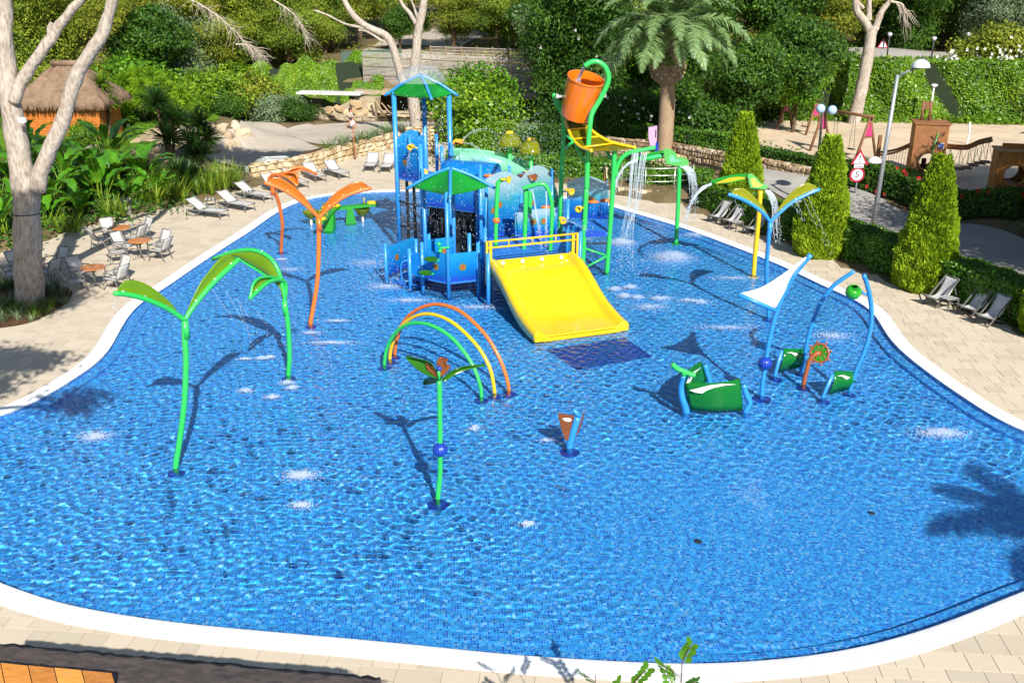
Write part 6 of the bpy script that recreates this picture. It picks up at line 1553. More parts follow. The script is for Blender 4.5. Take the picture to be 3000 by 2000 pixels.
# ---- people -----------------------------------------------------------------------------
SKIN = paint('tanned skin', (.42, .20, .11), .6, .05); HAIR = paint('dark brown hair', (.035, .02, .012), .5, .1); SHIRT = paint('white cotton', (.72, .72, .74), .9, .04); DENIM = paint('dark denim', (.03, .045, .10), .9, .1)
def skin_body(name, edges, rad, mat, parent, sub=2):
    """continuous body grown over a joint skeleton"""
    keys = list(rad); me = bpy.data.meshes.new(name); off = ORIG[parent.name]
    me.from_pydata([tuple(Vector(rad[k][0]) - off) for k in keys], [(keys.index(a), keys.index(b)) for a, b in edges], [])
    o = bpy.data.objects.new(name, me); COL.objects.link(o); o.parent = parent
    bpy.context.view_layer.objects.active = o; o.modifiers.new('skin', 'SKIN'); 
    for i, k in enumerate(keys): me.skin_vertices[0].data[i].radius = rad[k][1]
    me.skin_vertices[0].data[0].use_root = True
    o.modifiers.new('sub', 'SUBSURF').levels = sub; o.modifiers['sub'].render_levels = sub
    dg = bpy.context.evaluated_depsgraph_get(); m2 = bpy.data.meshes.new_from_object(o.evaluated_get(dg)); o.modifiers.clear(); o.data = m2; m2.materials.clear(); m2.materials.append(mat)
    m2.polygons.foreach_set('use_smooth', np.ones(len(m2.polygons), bool)); return o
def person(label, base, hd, step, arms, female, scale=1.0):
    base = Vector(base); root = thing('person', label, 'person', base); c, s = math.cos(hd), math.sin(hd)
    def B(f, l, z): return base + Vector((f * c - l * s, f * s + l * c, z)) * 1.0 if scale == 1 else base + Vector((f * c - l * s, f * s + l * c, z)) * scale
    hw = .16 if female else .20
    J = {'pelvis': (B(0, 0, .92), (.14, .11)), 'waist': (B(.01, 0, 1.08), (.12 if female else .15, .10)), 'chest': (B(.02, 0, 1.27), (.15 if female else .18, .11)), 'neckb': (B(.02, 0, 1.42), (.06, .06)), 'neck': (B(.04, 0, 1.49), (.05, .05)), 'head': (B(.06, 0, 1.60), (.085, .095)), 'crown': (B(.05, 0, 1.69), (.06, .07)),
         'hipl': (B(0, .09, .88), (.10, .10)), 'hipr': (B(0, -.09, .88), (.10, .10)), 'kneel': (B(step * .28, .09, .50), (.065, .065)), 'kneer': (B(-step * .12, -.09, .49), (.065, .065)), 'anklel': (B(step * .36, .09, .09), (.04, .04)), 'ankler': (B(-step * .48, -.09, .13), (.04, .04)),
         'toel': (B(step * .36 + .16, .09, .035), (.04, .025)), 'toer': (B(-step * .48 + .12, -.09, .04), (.04, .025)), 'shl': (B(.02, hw, 1.38), (.055, .055)), 'shr': (B(.02, -hw, 1.38), (.055, .055))}
    E = [('pelvis', 'waist'), ('waist', 'chest'), ('chest', 'neckb'), ('neckb', 'neck'), ('neck', 'head'), ('head', 'crown'), ('pelvis', 'hipl'), ('pelvis', 'hipr'), ('hipl', 'kneel'), ('hipr', 'kneer'), ('kneel', 'anklel'), ('kneer', 'ankler'), ('anklel', 'toel'), ('ankler', 'toer'), ('chest', 'shl'), ('chest', 'shr')]
    for sd, lat in (('l', 1), ('r', -1)):
        f1, f2 = arms[0 if sd == 'l' else 1]
        J['el' + sd] = (B(f1, lat * (hw + .05), 1.12), (.042, .042)); J['wr' + sd] = (B(f2, lat * (hw + .06), .89), (.03, .03)); J['ha' + sd] = (B(f2 + .03, lat * (hw + .05), .80), (.032, .02)); J['fi' + sd] = (B(f2 + .05, lat * (hw + .04), .73), (.018, .014)); J['th' + sd] = (B(f2 + .07, lat * (hw + .015), .81), (.012, .012))
        E += [('sh' + sd, 'el' + sd), ('el' + sd, 'wr' + sd), ('wr' + sd, 'ha' + sd), ('ha' + sd, 'fi' + sd), ('ha' + sd, 'th' + sd)]
    skin_body('body', E, J, SKIN, root)
    # clothes follow the body
    TJ = {'a': (B(0, 0, .90), (.165, .135)), 'b': (B(.01, 0, 1.08), (.14 if female else .175, .12)), 'c': (B(.02, 0, 1.27), (.17 if female else .205, .13)), 'd': (B(.02, 0, 1.40), (.10, .08)), 'l': (B(.02, hw - .02, 1.37), (.075, .07)), 'r': (B(.02, -hw + .02, 1.37), (.075, .07))}
    skin_body('top', [('a', 'b'), ('b', 'c'), ('c', 'd'), ('c', 'l'), ('c', 'r')], TJ, SHIRT, root)
    SJ = {'a': (B(0, 0, .92), (.155, .125)), 'l': (B(0, .09, .86), (.115, .115)), 'r': (B(0, -.09, .86), (.115, .115)), 'l2': (B(step * .11, .09, .72), (.10, .10)), 'r2': (B(-step * .05, -.09, .72), (.10, .10))}
    skin_body('shorts', [('a', 'l'), ('a', 'r'), ('l', 'l2'), ('r', 'r2')], SJ, DENIM, root)
    h = B(.04, 0, 1.63); MB().ball(h, .115 * scale, 14, 9, (1, .95, 1.08)).build('hair', HAIR, root, True)
    if female: MB().tube(spl([h + Vector((-.05 * c, -.05 * s, .0)), h + Vector((-.12 * c, -.12 * s, -.18)), h + Vector((-.10 * c, -.10 * s, -.36))], 8), [.10, .10, .095, .09, .08, .07, .06, .05, .04][:9], 10).build('ponytail', HAIR, root, True)
    f_ = B(.13, 0, 1.60); MB().ball(f_ + Vector((.03 * c, .03 * s, 0)), .02, 8, 5).build('nose', SKIN, root, True)
    for l in (-.035, .035): MB().ball(B(.145, l, 1.62), .011, 6, 4).build('eye', M_BLACK, root, True); MB().ball(B(.04, l * 3, 1.60), .024, 6, 4, (.6, 1, 1.2)).build('ear', SKIN, root, True)
    MB().bar(B(.142, -.025, 1.555), B(.142, .025, 1.555), .01, .01).build('mouth', M_RED, root)
    return root, B
wp = G(1030, 379, -.75); wp.z = hz(wp.x, wp.y) + .02
w_, B = person('person in white sleeveless top and dark shorts walking with bags', wp, R(-12), 1.0, ((-.12, -.05), (.12, .2)), True, .98)
for k, (f, l) in enumerate(((-.05, .30), (.22, -.30))):
    q = B(f, l, .52); bg_ = thing('carrier_bag', ('white carrier bag swinging in the walking person\'s left hand', 'white carrier bag held out before the walking person')[k], 'bag', q - Vector((0, 0, .2)))
    MB().ball(q, .2, 10, 7, (.9, .55, 1.05)).build('sack', SHIRT, bg_, True); MB().tube([q + Vector((-.06, 0, .18)), q + Vector((0, 0, .30)), q + Vector((.06, 0, .18))], .012, 5).build('handle', SHIRT, bg_, True)
mp_ = Vector((-24.6, 77.5, 0)); mp_.z = P(583, 350, 77.5).z - .25
person('person in white sleeveless shirt passing behind the grass mound', (P(583, 320, 77.5).x, 77.5, P(583, 288, 77.5).z - 1.72), R(-30), .5, ((-.05, .1), (.05, .18)), False)
# ------------------------------------------------------------------ vegetation
G_HEDGE = leafmat('hedge leaf', [(0.0202,0.0675,0.006),(0.0504,0.15,0.009),(0.109,0.27,0.015),(0.202,0.405,0.024)], .3, .4, .8, .5)
G_CYP = leafmat('golden cypress', [(0.0627,0.136,0.0064),(0.161,0.272,0.0096),(0.287,0.416,0.016),(0.43,0.544,0.032)], .25, .6, .5, .2)
G_PINE = leafmat('pine needle', [(0.0317,0.0756,0.0118),(0.0926,0.166,0.0189),(0.225,0.296,0.0284),(0.397,0.425,0.0425)], .25, .6, .35, .2)
G_OLIVE = leafmat('olive brown conifer', [(0.051,0.091,0.0137),(0.14,0.194,0.0182),(0.255,0.285,0.0273),(0.433,0.387,0.0455)], .25, .6, .3, .2)
G_BROAD = leafmat('broad bright leaf', [(0.0195,0.0725,0.0058),(0.0568,0.174,0.0116),(0.13,0.304,0.0174),(0.244,0.464,0.029)], .4, .5, .4, .22)
G_DARKL = leafmat('dark glossy leaf', [(0.0121,0.0378,0.00675),(0.0272,0.081,0.0108),(0.0605,0.149,0.0162),(0.136,0.257,0.027)], .3, .5, .4, .22)
G_IVY = leafmat('ivy leaf', [(0.0302,0.09,0.006),(0.084,0.195,0.009),(0.168,0.315,0.015),(0.319,0.435,0.024)], .35, .4, .5, .4)
G_GREY = leafmat('grey green leaf', [(0.0644,0.115,0.0575),(0.129,0.196,0.103),(0.219,0.287,0.161),(0.335,0.391,0.241)], .25, .6, .8, .2)
G_BAN = leafmat('banana leaf', [(0.0146,0.065,0.0078),(0.0437,0.169,0.013),(0.102,0.312,0.0156),(0.218,0.442,0.026)], .4, .3, .7, .6)
G_STRAP = leafmat('strap leaf', [(0.0314,0.084,0.0084),(0.0941,0.196,0.014),(0.204,0.322,0.0196),(0.439,0.448,0.056)], .3, .4, 1.0, .4)
G_YUC = leafmat('yucca leaf', [(0.00806,0.03,0.0096),(0.0188,0.06,0.0144),(0.0403,0.108,0.018),(0.0806,0.168,0.024)], .2, .35, 1.0, .5)
G_FAN = leafmat('feathery palm', [(0.0403,0.12,0.0072),(0.108,0.24,0.012),(0.215,0.384,0.0144),(0.349,0.48,0.024)], .4, .5, .6, .3)
G_PALM = leafmat('palm frond', [(0.0512,0.107,0.0358),(0.115,0.2,0.0715),(0.205,0.315,0.122),(0.32,0.443,0.186)], .3, .4, .5, .4)
G_GRASS = leafmat('lawn grass', [(0.0616,0.143,0.0066),(0.111,0.22,0.011),(0.172,0.297,0.0165)], .3, .6, .8, .2)
G_FLOWER = leafmat('white blossom', [(.55,.55,.5),(.7,.7,.66)], .2, .6); G_RED = leafmat('red hibiscus', [(.45,.01,.02),(.6,.02,.04)], .3, .5); G_DEAD = paint('dead grey twig', (.42, .36, .29), .9, .2)
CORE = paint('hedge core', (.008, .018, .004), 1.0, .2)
def barkmat(name, cols, sc=6.0, vert=.35):
    m, nt, out = newmat(name); co = geopos(nt, (1, 1, vert)); a = noise(nt, sc, 6, .75, co); v = N(nt, 'ShaderNodeTexVoronoi'); v.inputs['Scale'].default_value = sc * 2.0; L(nt, co, v.inputs['Vector'])
    big = noise(nt, .9, 4, .6, geopos(nt))
    f = math_(nt, 'ADD', math_(nt, 'MULTIPLY', a, .55), math_(nt, 'ADD', math_(nt, 'MULTIPLY', v.outputs['Distance'], .3), math_(nt, 'MULTIPLY', big, .3)))
    c = ramp(nt, f, [(.25 + .5 * i / (len(cols) - 1), s) for i, s in enumerate(cols)])
    b = N(nt, 'ShaderNodeBsdfPrincipled', Roughness=.95); b.inputs['Specular IOR Level'].default_value = .1; L(nt, c, b.inputs['Base Color']); L(nt, bump(nt, f, .9, .06), b.inputs['Normal']); L(nt, b.outputs[0], out.inputs[0]); return m
BARK = barkmat('pale pine bark', [(.10, .07, .05), (.24, .19, .15), (.36, .31, .26), (.46, .41, .36)]); BARKD = barkmat('dark bark', [(.03, .02, .012), (.08, .055, .035), (.15, .10, .07)]); PTRUNK = barkmat('palm bark', [(.14, .09, .05), (.28, .19, .12), (.40, .30, .20)], 9, 1.8)

def vwall_leaves(path, h0, h1, n, L_, W_, mat, r, parent, depth=.25, name='foliage', bulge=.25):
    """leaves over an upright face along a path (x, y, z0)"""
    pts = [Vector(p) for p in path]; seg = [(a, b, (b - a).length) for a, b in zip(pts, pts[1:])]; tot = sum(s[2] for s in seg); C, Nn = [], []
    for a, b, l in seg:
        k = int(n * l / tot); t = r.random(k); z = r.random(k); d = b - a; nr = Vector((d.y, -d.x, 0)).normalized()
        if nr.y > 0: nr = -nr
        base = np.array(a) + np.outer(t, np.array(d)); bump_ = bulge * (np.sin(t * l * 1.7 + z * 5) + np.sin(t * l * .6 + 2 + z * 3)) * .5
        off = (r.random(k) ** 2 * -depth + bump_)[:, None] * np.array(nr)
        c = base + off; c[:, 2] += h0 + (h1 - h0) * z; C.append(c); Nn.append(np.tile(np.array(nr) + np.array([0, 0, .5]), (k, 1)))
    V, F = leaves(np.vstack(C), np.vstack(Nn), L_, W_, r, .6, .15)
    return link_mesh(name, V, F, mat, parent)
def hedge(label, path, w, h, dens, leaf=(.10, .055), mat=G_HEDGE, seed=0, name='hedge', zfun=None, flowers=None):
    """clipped hedge along (x, y) points: dark core plus leaves over top and sides"""
    r = np.random.default_rng(seed); P2 = spl([Vector((x, y, 0)) for x, y in path], max(12, len(path) * 6)); zf = zfun or (lambda x, y: hz(x, y))
    pts = [Vector((p.x, p.y, zf(p.x, p.y))) for p in P2]; root = thing(name, label, 'hedge', pts[len(pts) // 2])
    L0, R0 = [], []
    for i, p in enumerate(pts):
        t = (pts[min(i + 1, len(pts) - 1)] - pts[max(i - 1, 0)]); nr = Vector((-t.y, t.x, 0)).normalized(); L0.append(nr); R0.append(p)
    k = .80; rows = [[p - n_ * w / 2 * k for p, n_ in zip(pts, L0)], [p - n_ * w / 2 * k + Vector((0, 0, h * .9)) for p, n_ in zip(pts, L0)], [p + n_ * w / 2 * k + Vector((0, 0, h * .9)) for p, n_ in zip(pts, L0)], [p + n_ * w / 2 * k for p, n_ in zip(pts, L0)]]
    MB().sheet(rows).build('core', CORE, root)
    C, Nn = [], []
    for i in range(len(pts) - 1):
        a, b = pts[i], pts[i + 1]; l = (b - a).length; n_ = np.array(L0[i])
        for kind, area in (('t', w * l), ('f', h * l), ('b', h * l * .7), ):
            m = int(area * dens); t = r.random(m)[:, None]; base = np.array(a) * (1 - t) + np.array(b) * t; q = r.random(m)
            und = .05 * np.sin(base[:, 0] * 3.1 + base[:, 1] * 2.3) + .04 * np.sin(base[:, 1] * 5.3)
            dd = (r.random(m) ** 2) * .14
            if kind == 't': c = base + ((q - .5) * w)[:, None] * n_; c[:, 2] += h - dd + und; nn = np.tile([0, 0, 1.0], (m, 1))
            else:
                s = -1 if kind == 'f' else 1; c = base + (s * (w / 2 - dd + und))[:, None] * n_; c[:, 2] += q * h; nn = np.tile(n_ * s + np.array([0, 0, .35]), (m, 1))
            C.append(c); Nn.append(nn)
    for e, s in ((0, -1), (-1, 1)):
        m = int(w * h * dens); p = pts[e]; n_ = np.array(L0[e]); t = np.array([n_[1], -n_[0], 0]) * s; c = np.array(p) + ((r.random(m) - .5) * w)[:, None] * n_ + t * .03; c[:, 2] += r.random(m) * h; C.append(c); Nn.append(np.tile(t + np.array([0, 0, .3]), (m, 1)))
    C, Nn = np.vstack(C), np.vstack(Nn); V, F = leaves(C, Nn, leaf[0], leaf[1], r, .65, .2)
    sp = r.choice(len(C), max(1, len(C) // 60)); c2 = C[sp] + unit(Nn[sp]) * r.uniform(.03, .14, (len(sp), 1)); V2, F2 = leaves(c2, r.normal(0, 1, c2.shape), leaf[0] * 1.1, leaf[1], r, .3)
    link_mesh('foliage', np.vstack([V, V2]), np.vstack([F, F2 + len(V)]), mat, root)
    if flowers:
        fm, nf, fs = flowers; sel = r.choice(len(C), nf)
        for q, nn in zip(C[sel], unit(Nn[sel])):
            c = Vector(q + nn * .06); mb = MB()
            for kk in range(5):
                a = 2 * math.pi * kk / 5; d = Vector((math.cos(a), -.25, math.sin(a))); s_ = Vector((-math.sin(a), 0, math.cos(a))); mb.add([c, c + d * fs * .6 + s_ * fs * .4, c + d * fs, c + d * fs * .6 - s_ * fs * .4], [(0, 1, 2, 3)])
            mb.build('flower', fm, root)
    return root
# clipped hedges
hedge('long clipped hedge beside the deck between the cypress cones', [(9.3,46.2),(10.4,43.5),(11.9,40.6),(13.4,37.4),(14.9,33.6),(16.6,29.2),(17.9,25.4)], 1.25, 1.25, 700, (.125, .07), G_HEDGE, 1, zfun=lambda x, y: 0)
hedge('clipped hedge behind the far edge of the pool deck', [(-3.4,55.9),(-1.6,54.9),(1.2,53.7),(4.6,52.2),(5.7,51.2)], 1.1, 1.15, 380, (.15, .085), G_HEDGE, 2, zfun=lambda x, y: 0)
hedge('low hedge on top of the brown terrace wall, left of the palm', [(4.4,62.2),(6.2,60.2),(8.0,58.2)], .9, .7, 350, (.14, .08), G_HEDGE, 3, zfun=lambda x, y: 1.35)
hedge('low hedge on top of the brown terrace wall, right of the palm', [(8.9,57.7),(10.6,56.2),(12.6,54.4)], .9, .7, 350, (.14, .08), G_HEDGE, 4, zfun=lambda x, y: 1.45)
hedge('rounded planter hedge inside the steel pipe railing', [(6.3,50.6),(7.6,50.3),(8.9,50.5),(9.9,51.2)], 1.5, .85, 350, (.14, .08), G_HEDGE, 5, zfun=lambda x, y: .1)
hedge('shady hibiscus hedge with red flowers beyond the road', [(16.9,49.2),(18.3,46.6),(20.0,43.6),(21.6,41.2)], 1.3, 1.15, 330, (.15, .09), G_DARKL, 6, flowers=(G_RED, 26, .12))
hedge('dark boxy hedge beyond the road beside the orange play tower', [(22.0,40.6),(23.6,38.2),(25.0,35.6),(26.5,33)], 1.4, 1.2, 330, (.14, .08), G_DARKL, 7)
hedge('low hedge above the dark stone wall by the globe lamp', [(13.2,54.8),(14.8,52.8),(16.2,50.8)], .9, .6, 330, (.14, .08), G_DARKL, 8, zfun=lambda x, y: .9)
# clipped cypress cones
def cone(label, px, r0, h, seed, lean=0.0):
    r = np.random.default_rng(seed); b = G(*px); root = thing('cypress_cone', label, 'cypress', b, None)
    def rad(t): return r0 * np.where(t < .16, .78 + .22 * np.sqrt(np.clip(t / .16, 0, 1)), (1 - ((t - .16) / .84)) ** .74 * .97 + .03)
    cl = MB().lathe([(.8 * float(rad(np.array(t))), h * t) for t in (0, .08, .16, .3, .5, .7, .82)] + [(0, h * .86)], b, 20);  cl.v = [(x + lean * (z - b.z), y, z) for x, y, z in cl.v]; cl.build('core', CORE, root, True)
    n = 20000; t = 1 - np.sqrt(1 - r.random(n) * .99); a = r.random(n) * 2 * math.pi
    lump = 1 + .05 * np.sin(a * 5 + t * 22) + .045 * np.sin(a * 9 - t * 37 + seed) + .03 * np.sin(t * 70 + a * 3)
    rr_ = rad(t) * lump * (1 - .12 * r.random(n) ** 2); dirn = np.c_[np.cos(a), np.sin(a), np.full(n, .25)]
    c = np.c_[b.x + rr_ * np.cos(a) + lean * t * h, b.y + rr_ * np.sin(a), b.z + t * h + .02]
    # upright feathery sprays
    up = unit(dirn * .75 + np.array([0, 0, .9]) + r.normal(0, .35, (n, 3))); sd = unit(np.cross(up, r.normal(0, 1, (n, 3)))); l = r.uniform(.10, .22, (n, 1)); w = l * .28
    V = np.stack([c - up * l * .5, c + sd * w, c + up * l * .6, c - sd * w], 1).reshape(-1, 3); F = np.arange(4 * n).reshape(-1, 4)
    link_mesh('foliage', V, F, G_CYP, root)
cone('golden clipped cypress cone behind the heart flower sprayers', (2163, 628), 1.06, 5.1, 1)
cone('golden clipped cypress cone beside the speed limit sign', (2398, 745), 1.06, 5.15, 2, .012)
cone('golden clipped cypress cone behind the ship group poles', (2700, 842), 1.05, 5.2, 3, .01)
cone('golden clipped cypress cone at the end of the beach chair row', (3085, 985), 1.0, 5.1, 4)

# ---- trees
def limb(mb, pts, r0, r1, seg=9, n=14):
    p = spl(pts, n); mb.tube(p, [r0 + (r1 - r0) * i / (len(p) - 1) for i in range(len(p))], seg)
def rough(o, amt, seed=0):
    me = o.data; n = len(me.vertices); co = np.zeros(n * 3, np.float32); me.vertices.foreach_get('co', co); co = co.reshape(-1, 3)
    d = np.sin(co[:, 0] * 9 + co[:, 2] * 3.1 + seed) + np.sin(co[:, 1] * 11 - co[:, 2] * 4.3) + np.sin(co[:, 2] * 7.7 + co[:, 0] * 5); nr = np.zeros(n * 3, np.float32); me.vertices.foreach_get('normal', nr); co += nr.reshape(-1, 3) * (d * amt)[:, None]
    me.vertices.foreach_set('co', co.ravel()); me.update()
# pale pine at the left
pb_ = G(88, 884); root = thing('pale_pine', 'big pale pine with bare forking limbs in the round bed', 'pine tree', pb_)
Yp = pb_.y - .3
def PP(*q): return [P(x, y, Yp) for x, y in q]
m = MB(); tr = [pb_ + Vector((0, 0, -.2))] + PP((84, 800), (80, 700), (78, 600), (70, 540), (58, 470), (48, 400), (30, 300), (18, 200), (10, 80), (8, -60), (0, -220))
limb(m, tr, .48, .22, 16, 60); o = m.build('trunk', BARK, root, True); rough(o, .012)
for q, r0, r1 in ((((110, 560), (118, 505), (150, 430), (185, 350), (212, 255), (232, 205), (268, 150), (300, 100), (318, 40), (335, -20), (350, -120)), .26, .15), (((40, 300), (62, 240), (105, 175), (145, 120), (170, 80), (205, 35), (245, -10), (300, -90)), .20, .11), (((150, 110), (143, 85), (152, 68)), .08, .06)):
    m = MB(); limb(m, [P(x, y, Yp - .15) for x, y in q], r0, r1, 12, 36); o = m.build('limb', BARK, root, True); rough(o, .01, 2)
r = np.random.default_rng(5)
crown('crown', [((-16, 33, 17), (5, 4, 1.6)), ((-19, 30, 16), (3.5, 3, 1.3)), ((-12.5, 35, 16.5), (3, 3, 1.2)), ((-9.5, 39, 16), (2.4, 2, .9))], 12000, .35, .07, G_PINE, r, root, None, .5, .3)
crown('crown', [((-8.6, 41.5, 15.8), (2.6, 2.4, 1.0)), ((-11.2, 42.5, 16), (2.2, 2, .9)), ((-6.6, 43.5, 15.5), (1.6, 1.5, .7))], 12000, .36, .13, G_PINE, r, root, None, .3, .1)
for q in ((-8.6, 41.5, 15.6), (-11.2, 42.5, 15.8)):
    m = MB(); limb(m, [P(350, -120, Yp - .15), ((-11.6 + q[0]) / 2, 37, 14), q], .15, .05, 8, 14); m.build('limb', BARK, root, True)
MB().tube([(tr[3].x + .5 * math.cos(a), tr[3].y + .5 * math.sin(a), tr[3].z - .25) for a in [2 * math.pi * k / 20 for k in range(20)]], .02, 5, closed=True).build('cable', M_DARK, root, True)
MB().box(P(66, 352, Yp - .55), (.2, .12, .14)).build('floodlight', M_WHITE, root)
# middle pine
cb_ = P(1222, 398, 69.8); root = thing('pale_pine', 'tall pale pine behind the blue tower with two spreading limbs', 'pine tree', Vector((cb_.x, 69.8, hz(cb_.x, 69.8))))
def PM(*q): return [P(x, y, 69.8) for x, y in q]
m = MB(); limb(m, [Vector((cb_.x, 69.8, hz(cb_.x, 69.8) - .3))] + PM((1218, 350), (1212, 300), (1206, 265), (1212, 210), (1220, 150), (1224, 100), (1236, 40), (1246, -20), (1250, -110)), .46, .22, 12, 40); o = m.build('trunk', BARK, root, True); rough(o, .012)
for q, r0, r1 in ((((1198, 268), (1180, 240), (1166, 190), (1150, 135), (1130, 105), (1095, 88), (1062, 70), (1035, 45), (1018, 20), (1000, -20), (985, -80)), .30, .16), (((1218, 70), (1200, 40), (1180, 15), (1165, -20)), .16, .1), (((1224, 60), (1216, 30), (1200, -10)), .09, .06), (((1100, 95), (1060, 82), (1010, 70), (960, 45), (920, 30)), .12, .04), (((1120, 122), (1080, 95), (1050, 88)), .09, .06)):
    m = MB(); limb(m, PM(*q), r0, r1, 10, 30); o = m.build('limb', BARK, root, True); rough(o, .008, 1)
# right pine
q0 = Vector((P(2500, 348, 67.6).x, 67.6, .75)); root = thing('pale_pine', 'pale forked pine trunk before the vine-covered wall', 'pine tree', q0)
def PR(*q): return [P(x, y, 67.6) for x, y in q]
m = MB(); limb(m, [q0 + Vector((0, 0, -.2))] + PR((2515, 300), (2530, 230), (2543, 160), (2552, 100), (2560, 80)), .44, .34, 12, 30); o = m.build('trunk', BARK, root, True); rough(o, .012)
for q, r0, r1 in ((((2552, 100), (2535, 65), (2512, 35), (2505, 0), (2495, -60)), .28, .2), (((2545, 60), (2546, 20), (2548, -40)), .2, .14), (((2565, 85), (2580, 40), (2605, 5), (2640, -50)), .24, .14), (((2530, 25), (2515, 8), (2500, -10)), .12, .08)):
    m = MB(); limb(m, PR(*q), r0, r1, 10, 20); o = m.build('limb', BARK, root, True); rough(o, .01, 1)

# generic crowns shared between copies
def tree_proto(name, kind, seed):
    r = np.random.default_rng(seed); root = thing(name, 'x', 'tree'); m = MB()
    if kind == 'pine':
        blobs = [((r.uniform(-2.6, 2.6), r.uniform(-2.6, 2.6), z), (r.uniform(1.3, 2.2), r.uniform(1.3, 2.2), r.uniform(.6, 1.0))) for z in np.linspace(2.2, 9.5, 15)]
        limb(m, [(0, 0, -1), (.2, 0, 3), (.1, .2, 6), (0, 0, 9)], .3, .08); t = m.build('trunk', BARKD, root, True)
        for b in blobs[::2]:
            mm = MB(); limb(mm, [(0.1, 0, b[0][2] - 1.0), (b[0][0] * .5, b[0][1] * .5, b[0][2] - .3), b[0]], .09, .03, 6, 8); mm.build('limb', BARKD, root, True)
        crown('crown', blobs, 34000, .26, .07, (G_PINE, G_OLIVE)[seed % 2], r, root, None, .42, .35, .8, 30, .7)
    elif kind == 'broad':
        blobs = [((r.normal(0, 1.3), r.normal(0, 1.3), r.uniform(2.8, 7)), (r.uniform(1.2, 1.9), r.uniform(1.2, 1.9), r.uniform(.9, 1.5))) for _ in range(11)]
        limb(m, [(0, 0, -1), (.1, .1, 1.8), (0, 0, 4.5)], .26, .1); m.build('trunk', BARKD, root, True)
        for b in blobs[::3]:
            mm = MB(); limb(mm, [(0, 0, 1.8), (b[0][0] * .5, b[0][1] * .5, b[0][2] - 1), b[0]], .1, .03, 6, 8); mm.build('limb', BARKD, root, True)
        crown('crown', blobs, 26000, .24, .15, (G_BROAD, G_DARKL)[seed % 2], r, root, None, .36, .5, .6)
    elif kind == 'dark':
        blobs = [((r.normal(0, 1.4), r.normal(0, 1.4), z), (r.uniform(1.1, 1.7), r.uniform(1.1, 1.7), r.uniform(1.0, 1.6))) for z in np.linspace(1.2, 9, 14)]
        limb(m, [(0, 0, -1), (.1, .1, 3), (0, 0, 8)], .28, .08); m.build('trunk', BARKD, root, True)
        crown('crown', blobs, 28000, .30, .085, G_DARKL if seed % 2 else G_GREY, r, root, None, .45, .45, .7, 26, .9, None, .5)
    elif kind == 'bush':
        blobs = [((r.normal(0, .7), r.normal(0, .7), r.uniform(.3, 1.5)), (r.uniform(.8, 1.3), r.uniform(.8, 1.3), r.uniform(.6, 1.0))) for _ in range(8)]
        for k in range(3):
            mm = MB(); limb(mm, [(.1 * k - .1, 0, -.4), (.3 * k - .3, .1, .5), (.5 * k - .5, .1, 1.2)], .06, .03, 6, 6); mm.build('stem', BARKD, root, True)
        crown('foliage', blobs, 11000, .16, .10, (G_BROAD, G_IVY, G_GREY, G_OLIVE, G_DARKL)[seed % 5], r, root, None, .3, .55, .6)
    return root
PR_ = {}
def tree(kind, seed, x, y, s, label, cat='tree', group=None, rz=None, sz=None, z=None):
    key = (kind, seed); nm = {'pine': 'pine_tree', 'broad': 'leafy_tree', 'dark': 'dense_tree', 'bush': 'shrub'}[kind]
    if key not in PR_: PR_[key] = tree_proto(nm, kind, seed)
    o = place(PR_[key], (x, y, (hz(x, y) if z is None else z) - .15), rz if rz is not None else (x * 7.3 + y * 3.1) % 6.28, label, group); o.scale = (s, s, s * (sz or 1)); o['category'] = cat
    return o
gp = 'wooded hillside behind the garden'
specs = []
rr = random.Random(12)
lab_k = {'pine': 'shaggy pine crown in the wooded hillside', 'broad': 'leafy green tree in the wooded hillside', 'dark': 'dense dark evergreen in the wooded hillside'}
# back rows: fill the top of the picture, leaving the gravel track open
for Y, step, s0 in ((97, 6.0, 1.0), (108, 6.5, 1.15), (122, 7.5, 1.35), (140, 9, 1.6)):
    X = -Y * .62
    while X < Y * .62:
        x = X + rr.uniform(-1.5, 1.5); y = Y + rr.uniform(-2.5, 2.5); px = 1500 + FPX * x / (y * CP + 6 * SP)
        gap = (-14.5 - (y - 100) * .0 < x < -4.0 + (y - 100) * .05) and y < 135
        if not gap:
            kind = rr.choice(['pine', 'pine', 'dark', 'broad']) if px > 1900 else rr.choice(['pine', 'pine', 'pine', 'broad', 'dark']); tree(kind, rr.choice((1, 2)), x, y, s0 * rr.uniform(.8, 1.15), lab_k[kind], 'tree', gp)
        X += step
